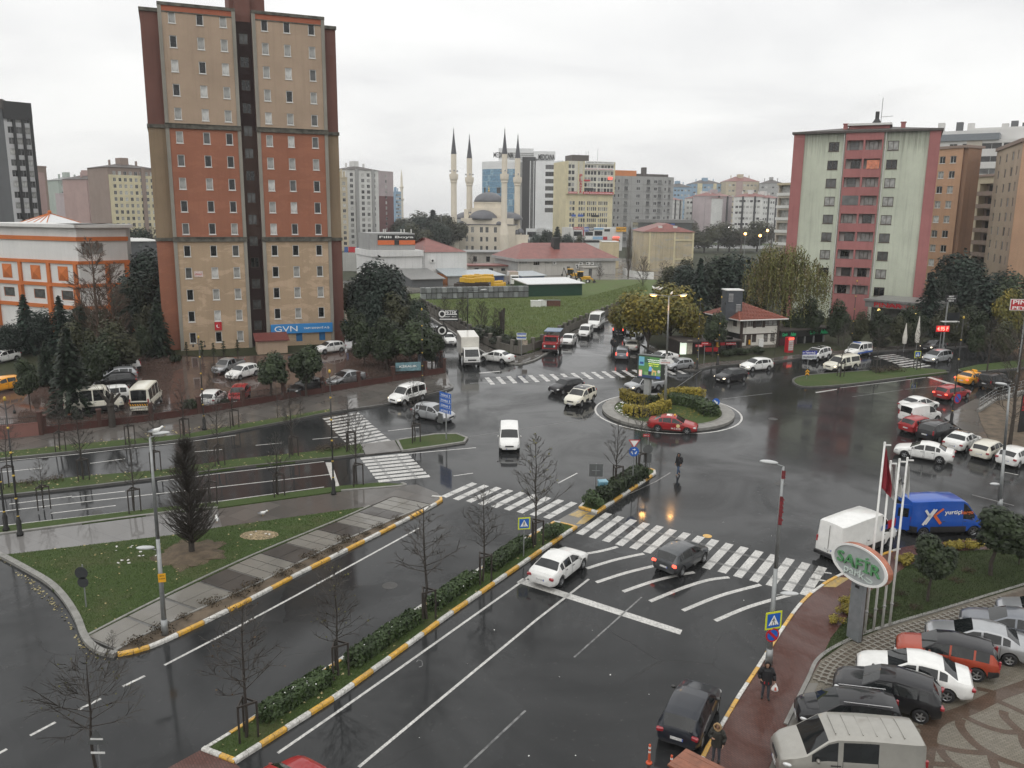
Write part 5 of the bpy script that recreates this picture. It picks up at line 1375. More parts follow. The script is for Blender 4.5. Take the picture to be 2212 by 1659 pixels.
mb=MB();mb.box(hx(1078),hx(1150),2,18,zt_g,zt_c);mb.box(hx(1150),hx(1194),-2,14,zt_w+1.5,zt_c-1.8);mb.box(hx(1156),hx(1192),-1,13,zt_w,zt_w+1.5)
mb.obj('crown',M_panel,hs)
mb=MB()
for k in range(9):
 z=zt_g+1.2+k*1.15
 if z<zt_c-3:mb.box(hx(1100),hx(1150),1.7,1.98,z,z+.5)
mb.obj('crown_louvre',B_grey,hs)
letter('MEDICANA',hs,(hx(1176),-2.3,zt_c-5.2),hx(1192)-hx(1159),3.2,M_blk,0,.15);letter('MEDICANA',hs,(hx(1088),1.5,zt_c-4),12,3.2,M_blk,0,.15)
simple('office_block','narrow grey office strip between hospital and cream tower',1208,1222,560,560,390,15,B_grey,2,9,2.2,1.4,mull=2,cat='office building')
t,Fc,W,H=block('office_tower','cream office tower covered in banners beside the hospital',1221,1322,470,432,440,349,18,B_cream)
zo=Fc.z(1275,419)
ua=[Fc.z(1280,y)for y in(361,374,387.5,400,411)]
la=[Fc.z(1280,y)for y in(439,451.5,464,476,488)]
cu=[]
for z in ua:
 for f0,f1,n in((.02,.16,2),(.36,.62,4),(.64,.98,5)):
  for i in range(n):cu.append((W*(f0+(f1-f0)*(i+.5)/n),z-.9,W*(f1-f0)/n-.25,1.9))
cl=[]
for z in la:
 for f0,f1,n in((.08,.2,2),(.27,.42,3),(.45,.66,5),(.69,.9,5)):
  for i in range(n):cl.append((W*(f0+(f1-f0)*(i+.5)/n),z-.9,W*(f1-f0)/n-.25,1.9))
front(t,W,0,zo,B_cream,cl,M_fw,panes=[P_dark,P_mid,P_cur]);front(t,W,zo,H,facade('cream_upper',(.58,.56,.48),.6,.5),cu,M_fw,M=MR(0,(0,-1.2,0)),panes=[P_dark,P_mid,P_cur])
mb=MB();mb.box(0,W,-1.19,.2,zo-.3,zo);mb.box(0,W,-.95,18,zo,H-.05);mb.box(0.02,W-.02,.25,18,0,zo);mb.obj('core',B_cream,t)
mb=MB()
for f in(.0,.225,.335,.985):mb.box(W*f,W*f+.6,-1.5,-1.21,zo,H)
for f in(.0,.235,.43):mb.box(W*f,W*f+.6,-.3,-.01,0,zo-.3)
mb.obj('pier',B_cream,t)
mb=MB();mb.box(W*.15,W*.5,2,12,H,H+3.2);mb.obj('roof_house',M_roofd,t)
mb=MB()
for f in(.02,.2,.3,.45,.5,.7):mb.cyl((W*f,3,H),(W*f,3,H+6*(.4+f)),.09)
mb.obj('antenna',M_fg,t)
for k,ch in enumerate('PLAZA'):letter(ch,t,(W*.285,-1.6,zpx(1243,379.5+k*8.6,432)),1.5,1.7,M_red,0,.06)
def banner(t,x0,x1,z0,z1,y,mat,s=None,tm=None,name='banner',M=None,hf=.6):
 mb=MB();mb.box(x0,x1,y-.08,y,z0,z1);b=mb.obj(name,mat,t)
 if s:letter(s,b,((x0+x1)/2,y-.09,(z0+z1)/2),(x1-x0)*.92,(z1-z0)*hf,tm or M_white,0,.01)
 return b
bz=lambda y:Fc.z(1280,y)
banner(t,W*.33,W*.99,bz(419.5),bz(414.5),-1.55,M_red,'BÜYÜK ANADOLU SÜRÜCÜ KURSLARI');banner(t,W*.03,W*.22,bz(419),bz(415),-1.55,M_red,'SÜRÜCÜ KURSU')
banner(t,W*.36,W*.98,bz(354),bz(348.5),-1.55,M_white,'Gaziantep Dernekleri Federasyonu',M_blk);banner(t,W*.36,W*.98,bz(367),bz(363),-1.55,M_white,'GAZİANTEP FEDERASYONU',M_red)
banner(t,W*.35,W*.48,bz(392),bz(388.5),-1.55,M_red);banner(t,W*.86,W*.95,bz(387.5),bz(382),-1.55,glow('lit_red_sign',(1,.12,.08),1.2));banner(t,W*.36,W*.55,bz(412),bz(406),-1.55,M_blk)
for f0,f1,y,m_ in((.13,.22,466,M_blue),(.24,.38,466,M_blue),(.55,.72,466.5,M_blk)):banner(t,W*f0,W*f1,bz(y+2.3),bz(y-2.3),-.1,m_)
t,Fc,W,H=block('shop_row','low row of bannered shops at the foot of the cream tower',1234,1345,500,405,412,492,14,B_white,'shop row')
mb=MB();mb.box(0,W,0,14,0,H);mb.obj('wall',B_white,t)
Z=lambda y:Fc.z(1290,y)
for f0,f1,y0,y1,m_,s in((.03,.24,496,490.5,M_red,'BALANCE'),(.25,.335,500,490.5,M_blue,'DENTAL'),(.34,.43,498,490.5,M_blk,'NEW'),(.44,.62,496,492,plain('pale_blue',(.25,.42,.60),.5),None),(.22,.245,511,496.5,M_red,None),(.14,.23,517,512,M_white,None),(.24,.41,517,510.5,M_white,'SATILIK'),(.42,.61,517,511,plain('pale_blue',(.25,.42,.60),.5),None),(.62,.7,518,511,M_red,None)):
 banner(t,W*f0,W*f1,Z(y0),Z(y1),-.05,m_,s)
for f0,f1,y0,y1 in((.05,.2,510,500),(.27,.42,509,501),(.45,.6,509,499),(.64,.75,500,495),(.06,.95,524,519)):
 mb=MB();mb.box(W*f0,W*f1,-.06,-.01,Z(y0),Z(y1));mb.obj('shop_window',P_dark,t)
banner(t,W*.86,W*1.06,Z(500),Z(490),-.6,M_yel,'BALIKÇI KENT',M_blk,'sign');banner(t,W*.80,W*.93,Z(514),Z(511),-.7,glow('lit_red_sign',(1,.12,.08),1.2),name='lit_sign');banner(t,W*.79,W*.92,Z(521),Z(515),-.6,M_org)
t,Fc,W,H=block('hotel','grey concrete hotel with stacked small balconies',1321,1452,470,455,468,381,20,B_grey,'hotel')
cells=[];small=[]
for k in range(9):
 z=3.0+(H-4.5)*k/8.6
 for f in(.22,.58,.77,.93):cells.append((W*f,z,2.2 if f<.9 else 1.5,2.3))
 for f in(.0375,.1,.40,.43,.685,.71,.86):small.append((W*f,z+.4,.8,1.5))
mb=MB();wall_holes(mb,0,W,0,H,cell_holes(cells+small));mb.obj('wall',B_grey,t)
windows(t,cells,M_fw,2,0,None,[P_dark,P_mid],False);windows(t,small,M_fg,0,1,None,[P_dark],False)
mb=MB()
for x,z,w,h in cells:
 for q in range(4):mb.box(x-w/2-.2,x+w/2+.2,-.55,-.50,z+.2+q*.22,z+.25+q*.22)
 mb.box(x-w/2-.2,x+w/2+.2,-.6,-.002,z-.12,z)
mb.obj('balcony_rail',M_fg,t)
mb=MB()
for k in range(1,9):z=2.6+(H-4.5)*k/8.6;mb.box(0,W,-.05,-.002,z-.12,z+.12)
for f in(.15,.30,.5,.66,.82):mb.box(W*f-.12,W*f+.12,-.08,-.051,0,H)
mb.obj('concrete_joint',facade('joint_grey',(.28,.28,.275),.4,.3),t)
mb=MB();mb.box(0.02,W-.02,.22,20,0,H-.05);mb.obj('core',B_grey,t)
mb=MB();mb.box(-.2,W*.42,3,12,H,H+3.0);mb.obj('penthouse',facade('penthouse_orange',(.50,.19,.07),.3,.2),t);mb=MB();mb.box(W*.55,W*.6,4,7,H,H+5);mb.box(W*.3,W*.98,5,12,H,H+1.6);mb.obj('roof_plant',M_roofd,t)
MD=400;mo=AT(1050,465,MD);k_=MD/FPX
mq=thing('mosque','cream mosque with grey domes behind the low red roof','mosque',(mo.x,mo.y,0),R(-4))
C_st=facade('mosque_stone',(.66,.60,.50),.2,.15)
mz=lambda y:zpx(1050,y,MD);mxx=lambda v:(v-1050)*k_
zh=mz(486);xa,xb=mxx(990),mxx(1112)
cells=[]
for v in(1009,1021,1040,1052,1070):cells+=[(mxx(v),mz(y),1.2,2.2)for y in(522,541.5)]+[(mxx(v),mz(502.5),1.5,2.6)]
mb=MB();wall_holes(mb,xa,xb,-3,zh,cell_holes(cells),rev=.35);mb.obj('wall',C_st,mq)
windows(mq,cells,M_fw,1,0,None,[P_mid,P_cur,P_dark],False,back=.25)
mb=MB();mb.box(xa,xb,.36,27,-3,zh-.02);mb.obj('core',C_st,mq)
mb=MB();mb.box(xa-.3,xb+.3,-.35,27.3,zh,zh+.35);mb.obj('cornice',M_slate,mq)
mb=MB();mb.box(xa+1.2,xb-1.2,1.2,25.8,zh+.35,zh+3.1);mb.obj('upper_tier',C_st,mq)
cy=13.5
def domeprof(r,h,n=8):return[(r*math.cos(math.pi/2*i/n)+1e-4,h*math.sin(math.pi/2*i/n))for i in range(n+1)]
T_=Matrix.Translation
zdr0,zdr1,zd=mz(449),mz(436),mz(413.5)
mb=MB();mb.box(mxx(1049.7)-7.6,mxx(1049.7)+7.6,cy-7.6,cy+7.6,zh+3,zdr0);mb.obj('square_base',C_st,mq)
mb=MB();mb.lathe([(7.3,zdr0),(7.3,zdr1-.5),(7.6,zdr1-.4),(7.6,zdr1)],24,0,T_((mxx(1049.7),cy,0)));mb.obj('drum',C_st,mq)
mb=MB();mb.lathe([(r,z+zdr1)for r,z in domeprof(7.2,zd-zdr1)],28,0,T_((mxx(1049.7),cy,0)));mb.obj('dome',M_slate,mq,True)
mb=MB();mb.lathe([(.2,0),(.55,.5),(.2,1.0),(.4,1.5),(.12,2.0),(.05,3.2)],8,0,T_((mxx(1049.7),cy,zd)));mb.obj('finial',plain('gilt',(.6,.4,.08),.3,.8),mq)
zs0,zs1=mz(474.5),mz(453.5)
for x,y in((mxx(1041),cy-7.6),(mxx(1041)-8.2,cy),(mxx(1057)+8.2,cy),(mxx(1049),cy+7.6)):
 mb=MB();mb.lathe([(r,z+zs0)for r,z in domeprof(6.8,(zs1-zs0)*(1 if y<cy-1 else.8))],24,0,T_((x,y,0)));mb.obj('half_dome',M_slate,mq,True)
mb=MB()
for s in(-1,1):
 for q in range(5):mb.box(mxx(1041)+s*(2+q*1.35)-.7,mxx(1041)+s*(2+q*1.35)+.7,cy-8.0,cy-7.62,zs1-.3-q*.75,zs1+.6-q*.75)
 mb.box(mxx(1045)+s*9-1,mxx(1045)+s*9+1,cy-8.2,cy-6,zs0-.5,zs1+.3)
mb.obj('stepped_gable',C_st,mq)
for v in(997,1077):
 mb=MB();mb.lathe([(r,z+zh+.3)for r,z in domeprof(1.7,1.8)],14,0,T_((mxx(v),2.2,0)));mb.obj('small_dome',M_slate,mq,True)
for v,yb,ym,r in((1115,506,497,1.8),(1122,503,496,1.8),(1129,525,517,1.6),(1137,525,516,1.6)):
 mb=MB();mb.lathe([(rr2,z+mz(yb))for rr2,z in domeprof(r,2.2)],14,0,T_((mxx(v),3,0)));mb.obj('small_dome',M_slate,mq,True)
mb=MB();mb.box(mxx(1103),mxx(1139),.5,8,-3,mz(507));mb.box(mxx(1120),mxx(1155),-1,6,-3,mz(526));mb.obj('porch',C_st,mq)
for v in(1140,1146,1151):
 mb=MB();mb.box(mxx(v)-.5,mxx(v)+.5,-1.03,-1.0,-2,mz(532));mb.lathe([(.5,0),(.5,.02)],12,0,T_((mxx(v),-1.0,mz(532)))@Matrix.Rotation(R(90),4,'X'));mb.obj('arch',P_mid,mq)
def minaret(label,vx,d,ytip,ycone,ybal,ybase_top,ysh):
 p=AT(vx,460,d);t=thing('minaret',label,'minaret',(p.x,p.y,-3),0,'minarets of the mosque')
 z=lambda y:zpx(vx,y,d)+3
 r=11*d/FPX/2*1.05
 mb=MB();mb.lathe([(r*1.75,0),(r*1.75,z(ysh)),(r*1.1,z(ybase_top)),(r*1.05,z(ybal)-3.2)],12,0);mb.obj('shaft',C_st,t)
 mb=MB();b=z(ybal);mb.lathe([(r,b-3.2),(r*1.25,b-2.6),(r*1.2,b-2.0),(r*1.5,b-1.2),(r*1.6,b),(r*1.6,b+1.1),(r*1.5,b+1.1),(r*1.45,b+.1),(r,b+.1)],16,0);mb.obj('balcony',C_st,t)
 mb=MB();mb.lathe([(r,b),(r,z(ycone))],12,0);mb.obj('upper_shaft',C_st,t)
 mb=MB();zc_=z(ycone);zt=z(ytip);mb.lathe([(r*1.02,zc_),(r*.55,zc_+(zt-zc_)*.42),(r*.12,zc_+(zt-zc_)*.84)],12,0);mb.obj('spire',plain('spire_lead',(.045,.045,.055),.4,var=.15),t)
 mb=MB();zz=zc_+(zt-zc_)*.83;q=(zt-zz)/4;mb.lathe([(.1,zz),(.35,zz+q*.6),(.1,zz+q*1.2),(.28,zz+q*1.8),(.08,zz+q*2.3),(.04,zt)],8,0);mb.obj('finial',M_fg,t)
 mb=MB()
 for a in(40,150,280):mb.cyl((r*math.cos(R(a)),r*math.sin(R(a)),b+2.2),(r*1.7*math.cos(R(a)),r*1.7*math.sin(R(a)),b+2.5),.12,.4)
 mb.obj('loudspeaker',M_fg,t)
minaret('minaret farthest left of the mosque',980.5,394,274,333,381,482,507)
minaret('minaret second from left behind the great dome',1014,418,288,342,388,482,507)
minaret('minaret third from left before the blue glass',1089,390,274,333,381,482,507)
minaret('minaret farthest right of the mosque',1117,416,287,342,388,484,507)
p=AT(868.5,460,720);t=thing('minaret','tiny distant minaret with two balconies','minaret',(p.x,p.y,0))
z=lambda y:zpx(868.5,y,720)
mb=MB();mb.lathe([(1.3,0),(1.2,z(434)),(2.0,z(431)),(2.0,z(429)),(1.1,z(429)),(1.1,z(407)),(1.9,z(405)),(1.9,z(403)),(1.0,z(403)),(.9,z(384)),(.05,z(365))],10);mb.obj('shaft',C_st,t)
def gbase(vx,vy):p=G(vx,vy);return p
a,b=G(1118,597),G(1329,594)
Fc=Facade(a[:2],b[:2]);W=Fc.W;H=Fc.z(1220,564)
t=thing('low_building','long low pale building with wide dull red roof','building',Fc.a,Fc.rz)
cells=[(Fc.x(v,585),Fc.z(v,y),w,h)for v,y,w,h in((1130,570,2.6,.7),(1159,573,1.9,1.3),(1228,583,1,1),(1262,570,2.4,.9),(1290,576,2.8,1.5),(1182,570,1.6,.5))]
front(t,W,0,H,facade('pale_render',(.50,.485,.45),.6,.6),cells,M_fw,mull=2)
mb=MB();mb.box(0.02,W-.02,.22,22,0,H-.03);mb.obj('core',B_grey,t);mb=MB();mb.box(-.8,W+.8,-.9,23,H,H+.75);mb.obj('fascia',B_grey,t)
hr=Fc.z(1200,541)-H+1.0
hip(t,W,22,H+.76,.7,hr,M_roofr,inset=W*.17)
mb=MB();x=Fc.x(1219,550);mb.box(x-.9,x+.9,6,8.5,H+1,H+hr+2.4);mb.obj('roof_vent',M_blk,t)
for v,y in((1197,568),(1254,569),(1269,569),(1278,569),(1246,573),(1247,577)):
 x,z=Fc.xz(v,y);mb=MB();mb.box(x-.5,x+.5,-.45,-.02,z-.4,z+.4);q=mb.obj('air_conditioner',M_plastic_w,t)
 mb=MB();mb.lathe([(.27,0),(1e-4,.01)],12,0,T_((x-.1,-.455,z))@Matrix.Rotation(R(90),4,'X'));mb.obj('fan',M_trim,q)
x0,x1=Fc.x(1251,590),Fc.x(1281,590);mb=MB();mb.box(x0,x1,-3,-.01,0,Fc.z(1265,577));mb.box(x0-.3,x1+.3,-3.4,-.01,Fc.z(1265,577),Fc.z(1265,575));mb.obj('porch',MATS['pale_render'],t);mb=MB();mb.box((x0+x1)/2-.5,(x0+x1)/2+.5,-3.03,-3.0,0,2.1);mb.obj('door',P_mid,t)
a,b=AT(1389,560,262),AT(1496,560,262)
Fc=Facade(a[:2],b[:2]);W=Fc.W;H=Fc.z(1440,501)
t=thing('industrial_hall','stained cream hall with red roof behind the bare poplar','industrial building',Fc.a,Fc.rz)
mb=MB();mb.box(0,W,0,25,0,H);mb.obj('wall',facade('hall_cream',(.50,.43,.30),.9,.8,patch=(.36,.35,.32),patch_amt=.6),t)
hip(t,W,25,H,.5,2.6,M_roofr,inset=4)
for f in(.12,.62,.99):mb=MB();mb.box(W*f-.25,W*f+.25,-.25,-.01,0,H);mb.obj('rib',B_cream,t)
for f in(.30,.78):mb=MB();mb.box(W*.62,W,-.2,-.02,H*f,H*(f+.04));mb.obj('rail',B_cream,t)
mb=MB()
for f in(.3,.6):mb.box(W*f,W*f+1.2,1.5,3,H,H+1.8)
mb.obj('chimney',B_white,t)
a,b=AT(1301,545,275),AT(1337,545,275);Fc=Facade(a[:2],b[:2])
t=thing('annex','plain cream cube annex left of the stained cream hall','building',Fc.a,Fc.rz)
mb=MB();mb.box(0,Fc.W,0,10,0,Fc.z(1320,523));mb.obj('wall',facade('hall_cream2',(.56,.48,.32),.5,.4),t);mb=MB();mb.box(-.1,Fc.W+.1,-.1,10.1,Fc.z(1320,523),Fc.z(1320,522));mb.obj('coping',B_white,t)
t,Fc,W,H=block('supermarket','long glass fronted shop behind the stained cream hall',1378,1494,500,340,340,474,16,B_grey,'shop')
mb=MB();mb.box(0,W,0,16,0,H-1.3);mb.obj('wall',plain('shop_glass',(.10,.11,.11),.1,var=.4),t);mb=MB();mb.box(-.5,W+.5,-.6,16,H-1.3,H);mb.obj('roof',M_roofg,t)
for f,m_ in((.28,'poster_green'),(.42,'poster_orange'),(.5,'poster_blue'),(.6,'poster_blue')):banner(t,W*f,W*f+W*.08,5.2,H-1.5,-.02,plain(m_,{'poster_green':(.1,.4,.12),'poster_orange':(.6,.2,.05),'poster_blue':(.08,.14,.4)}[m_],.4),name='poster')
a,b=AT(803,560,205),AT(1009,560,215)
Fc=Facade(a[:2],b[:2]);W=Fc.W
t=thing('paint_store','white warehouse with black lettered roof sign above an orange stripe','warehouse',Fc.a,Fc.rz)
B_ws=facade('warehouse_white',(.66,.66,.65),.3,.35)
xA,xB,xC=Fc.x(912,555),Fc.x(916,555),Fc.W
zA,zB,zS=Fc.z(850,541),Fc.z(960,544.5),Fc.z(850,504)
mb=MB();mb.box(0,xA,0,16,0,Fc.z(850,554));mb.box(-.3,xA+.2,-.5,16,Fc.z(850,554),zA);mb.obj('wall',B_ws,t)
mb=MB();mb.box(xA+.01,xC,.3,18,0,zB);mb.obj('wall',B_ws,t)
mb=MB();mb.box(0,Fc.x(899,520),1,13,zA,zS);mb.obj('sign_box',B_grey,t)
banner(t,Fc.x(818,513),Fc.x(898.5,513),Fc.z(858,518.7),Fc.z(858,507),.9,M_blk,'Filli Boya',M_white,'roof_sign',hf=.55);banner(t,Fc.x(818,525),Fc.x(899,525),Fc.z(858,529),Fc.z(858,519.3),.9,plain('stripe_orange',(.62,.14,.04),.5),name='orange_sign')
banner(t,Fc.x(854,525),Fc.x(864,525),Fc.z(858,529),Fc.z(858,519.3),.8,M_blk,name='logo')
mb=MB();z1=zB;mb.add([(xA,0,z1),(xC,0,z1),(xC,18,z1),(xA,18,z1),(xA+4,9,z1+3.3),(xC-9,9,z1+3.3)],((0,1,5,4),(1,2,5),(2,3,4,5),(3,0,4)));mb.obj('roof',M_roofr,t)
x,z=Fc.xz(934,563);mb=MB();mb.box(x-.55,x+.55,-.2,.28,z-.45,z+.45);q=mb.obj('air_conditioner',M_plastic_w,t);mb=MB();mb.lathe([(.3,0),(1e-4,.01)],12,0,T_((x,-.21,z))@Matrix.Rotation(R(90),4,'X'));mb.obj('fan',M_trim,q)
mb=MB();x=Fc.x(915,555)
for s in(-.25,.25):mb.cyl((x+s,-.1,0),(x+s,-.1,zA+1),.04)
for k in range(20):mb.cyl((x-.25,-.1,.5+k*.4),(x+.25,-.1,.5+k*.4),.025)
mb.obj('ladder',M_fg,t)
for v in(831,835,869,876,891):
 mb=MB();x=Fc.x(v,505);mb.box(x-.12,x+.12,1,1.2,zS,zS+1.0);mb.obj('post',M_fw,t)
for nm,lb,a,b,yt,mt,D in(('stucco_shed','grey stucco shed right of the white warehouse',(1010,578),(1090,578),546,facade('stucco_grey',(.36,.34,.31),.7,.6),14),('stucco_shed','low stucco shed with brown eave below the grey one',(1012,592),(1100,592),575,facade('stucco_pale',(.46,.44,.40),.7,.6),8)):
 A_,B_=G(*a),G(*b);Fc=Facade(A_[:2],B_[:2]);H=Fc.z((a[0]+b[0])/2,yt);t=thing(nm,lb,'shed',Fc.a,Fc.rz)
 mb=MB();mb.box(0,Fc.W,0,D,0,H);mb.obj('wall',mt,t);mb=MB();mb.box(-.4,Fc.W+.4,-.7,D,H,H+.35);mb.obj('eave',M_roofr if yt>560 else M_roofg,t)
 mb=MB()
 for f in(.15,.5,.8):mb.box(Fc.W*f,Fc.W*f+1.2,-.04,-.01,H*.4,H*.75)
 mb.obj('window',P_dark,t)
def shed(label,a,b,yt_f,rise,D,wall,roof,over=.5,name='shed',gableside=None):
 A_,B_=G(*a),G(*b);Fc=Facade(A_[:2],B_[:2]);W=Fc.W;H=Fc.z((a[0]+b[0])/2,yt_f);t=thing(name,label,'shed',Fc.a,Fc.rz)
 mb=MB();mb.add([(0,0,0),(W,0,0),(W,D,0),(0,D,0),(0,0,H),(W,0,H),(W,D,H+rise),(0,D,H+rise)],((0,1,5,4),(1,2,6,5),(2,3,7,6),(3,0,4,7)));mb.obj('wall',wall,t)
 mb=MB();o=over;mb.add([(-o,-o,H+.02),(W+o,-o,H+.02),(W+o,D+o,H+rise+.02),(-o,D+o,H+rise+.02)]+[(-o,-o,H+.2),(W+o,-o,H+.2),(W+o,D+o,H+rise+.2),(-o,D+o,H+rise+.2)],((4,5,6,7),(0,1,5,4),(1,2,6,5),(3,0,4,7),(2,3,7,6)));
 mb.obj('roof',roof,t)
 return t,Fc,W,H
M_met=plain('zinc_roof',(.36,.40,.42),.3,.2,var=.12);M_gsh=plain('shed_green',(.012,.06,.035),.5,var=.25);M_bl=plain('sheet_blue',(.03,.07,.2),.5,var=.3)
shed('grey shed with patched roof left of the metal shed',(891,622),(957,620),604,3.0,22,B_dkgrey,M_roofg)
t,Fc,W,H=shed('open shed with long pale metal roof',(968,618),(1022,617),597,2.4,24,B_grey,M_met);mb=MB();mb.box(-.05,-.02,.5,23,0,H+.2);mb.obj('side_wall',facade('side_orange',(.55,.22,.09),.3,.2),t)
shed('open blue shed behind the yellow crates',(1022,612),(1088,609),597,1.0,8,M_bl,M_met)
shed('blue sheeted shed with pale roof behind the green shed',(1128,608),(1176,606),597,.8,6,M_bl,M_met)
t,Fc,W,H=shed('long low green metal shed with white roof in the vacant lot',(1142,643),(1257,640),614,.5,9,M_gsh,plain('roof_white_metal',(.62,.63,.63),.35,var=.08))
mb=MB()
for k in range(44):x=W*(k+.5)/44;mb.box(x-.06,x+.06,-.05,-.01,.05,H-.05)
mb.obj('corrugation',M_gsh,t)['kind']='stuff'
t,Fc,W,H=shed('white flat roofed hall behind the bare trees left of the tower',(240,600),(350,596),522,.3,20,B_dkgrey,B_white)
a,b=AT(-60,490,123.5),AT(163,490,115)
Fc=Facade(a[:2],b[:2]);W=Fc.W;ZM=lambda y:Fc.z(162,y);XM=lambda v:Fc.x(v,600)
ml=thing('shopping_mall','white mall with orange beams and pyramid panels at the left edge','shopping mall',Fc.a,Fc.rz)
MO=facade('mall_orange',(.50,.15,.045),.3,.25);MW=facade('mall_white',(.62,.615,.60),.3,.2)
for M,w,isf in((Matrix.Identity(4),W,True),(MR(66,(W,0,0)),6.5,False)):
 cols=[-40,4-12,47,108,166]if isf else[]
 cw=[XM(v)for v in cols]if isf else[3.6,6.2]
 cells=[(XM(v),ZM(650),2.3,1.35)for v in(-46,21-4,82,142)]if isf else[]
 mb=MB();wall_holes(mb,0,w,-.2,ZM(487),cell_holes(cells),M=M);mb.obj('wall',MW,ml)
 if cells:windows(ml,cells,plain('frame_orange',(.4,.13,.05),.5),0,0,M,[P_mid],False)
 mb=MB();mb.box(.02,w,.22,9,-.2,ZM(487),0,M);mb.obj('core',MW,ml)
 for y0,y1 in((521,512),(571,564),(621,613.5),(669,661)):
  mb=MB();mb.box(0,w+.15,-.22,-.002,ZM(y0),ZM(y1),0,M);mb.obj('beam',MO,ml)
 for k,x in enumerate(cw):
  mb=MB();mb.box(x-.3,x+.3,-.25,-.003,ZM(613.5),ZM(571),0,M);mb.box(x-.32,x+.32,-.5,-.003,-.2,ZM(621),0,M);mb.obj('column',MO,ml)
 mb=MB();mb.box(-.2,w+.7,-.75,9,ZM(492),ZM(485),0,M);mb.box(-.1,w+.35,-.35,9,ZM(494),ZM(492),0,M);mb.obj('cornice',MW,ml)
 if isf:
  for v in(-50,17.5,78.5,137.5):
   x,z,e=XM(v),ZM(592.5),1.0
   mb=MB();mb.add([(x-e,-.03,z-e),(x+e,-.03,z-e),(x+e,-.03,z+e),(x-e,-.03,z+e),(x,-.35,z)],((0,1,4),(1,2,4),(2,3,4),(3,0,4)));mb.obj('pyramid_panel',MO,ml)
 else:
  mb=MB();mb.box(.5,3.2,-.12,-.004,ZM(549),ZM(525),0,M);mb.obj('poster',plain('poster_grey',(.16,.16,.15),.4,var=.5,scale=1),ml)
sk=thing('skylight','white glass pyramid skylight with orange ribs on the mall roof','skylight',AT(109,478,132),Fc.rz)
c0=AT(109,481,132).z-sk.location.z;e=3.0;hz_=AT(109,461,132).z-sk.location.z
mb=MB();mb.add([(-e,-e,c0-3),(e,-e,c0-3),(e,e,c0-3),(-e,e,c0-3),(-e,-e,c0),(e,-e,c0),(e,e,c0),(-e,e,c0),(0,0,hz_)],((0,1,5,4),(1,2,6,5),(2,3,7,6),(3,0,4,7),(4,5,8),(5,6,8),(6,7,8),(7,4,8)));mb.obj('glass_roof',plain('milky_glass',(.60,.61,.61),.2,var=.08),sk)
for x,y in((-e,-e),(e,-e),(e,e),(-e,e),(0,-e),(-e*.5,-e),(e*.5,-e)):
 mb=MB();mb.cyl((x,y,c0),(0,0,hz_+.05),.07,n=5);mb.obj('rib',MO,sk)
mb=MB();mb.ell((0,0,hz_+.2),(.3,.3,.3));mb.obj('knob',MO,sk)
for v,yt,d,lb in((219,505,128,'square orange topped turret behind the mall'),(232,522,124,'round orange roofed corner turret of the mall')):
 p=AT(v,520,d);t=thing('mall_turret',lb,'turret',(p.x,p.y,0),.3);h=AT(v,yt+8,d).z
 mb=MB();mb.lathe([(1.7,0),(1.7,h)],12);mb.obj('wall',MW,t);mb=MB();mb.lathe([(2.1,h),(2.1,h+.4),(1.7,h+.9),(.1,h+1.3)],12);mb.obj('roof',MO,t)
 mb=MB();mb.lathe([(1.75,h-3.5),(1.75,h-2.9)],12);mb.lathe([(1.75,h-7),(1.75,h-6.4)],12);mb.obj('band',MO,t)
a,b=AT(1703,465,148),AT(2014,465,138.5)
Fc=Facade(a[:2],b[:2]);W=Fc.W;X=lambda v:Fc.x(v,465);ZR=lambda y:Fc.z(1850,y)
rb=thing('apartment_block','pale green apartment block with pink balcony bay and pink corner strips','apartment building',Fc.a,Fc.rz)
H=ZR(287)
G_gr=facade('render_pale_green',(.50,.53,.435),.5,.5,dirtc=(.20,.20,.17),top=H);G_pk=facade('render_pink',(.35,.145,.14),.6,.45)
rows_y=[316,355,395,433,472,510,549,590,628]
zr=[ZR(y)for y in rows_y];pit=(zr[0]-zr[-1])/8;zr=[zr[-1]+pit*k for k in range(9)]
xl,xb0,xb1,xr_=X(1726),X(1813),X(1894),X(1990)
wl_c=[(X(1789),z-.75,1.65,1.5)for z in zr];wr_c=[(X(1915),z-.75,1.65,1.5)for z in zr]
for x0,x1,cc in((xl,xb0,wl_c),(xb1,xr_,wr_c)):
 mb=MB();wall_holes(mb,x0,x1,0,H,cell_holes(cc));mb.obj('wall',G_gr,rb)
 windows(rb,cc,M_fb,1,0,None,[P_mid,P_cur,P_dark,P_cur],True,.09)
for x0,x1,o in((0,xl,-.25),(xr_,W,-.25)):
 mb=MB();mb.box(x0,x1,o,12,0,H+.3);mb.obj('corner_strip',G_pk,rb)
mb=MB();mb.box(0.02,xb0,.22,14,0,H-.05);mb.box(xb1,W-.02,.22,14,0,H-.05);mb.box(xb0,xb1,1.6,14,0,H-.05);mb.obj('core',G_gr,rb)
xm=(xb0+xb1)/2;ops=[]
for z in zr:
 ops+=[(xb0+.25,xm-.15,z-.65,z+.95),(xm+.15,xb1-.25,z-.65,z+.95)]
mb=MB();wall_holes(mb,xb0,xb1,0,H,ops,rev=1.3,y=-.35);mb.obj('balcony_bay',G_pk,rb)
back=MB();back.quad((xb0,.95,0),(xb1,.95,0),(xb1,.95,H),(xb0,.95,H));back.obj('balcony_wall',facade('balcony_white',(.50,.49,.47),.5,.3),rb)
dc=[]
for i,z in enumerate(zr):
 for k,xx in enumerate(((xb0+.25+xm-.15)/2,(xm+.15+xb1-.25)/2)):dc.append((xx+(.25 if k==0 else 0)*(1 if i%2 else-.6),z-.62,1.45,1.4))
windows(rb,dc,M_fb,1,0,MR(0,(0,.80,0)),[P_dark,P_mid,P_cur],False,.08)
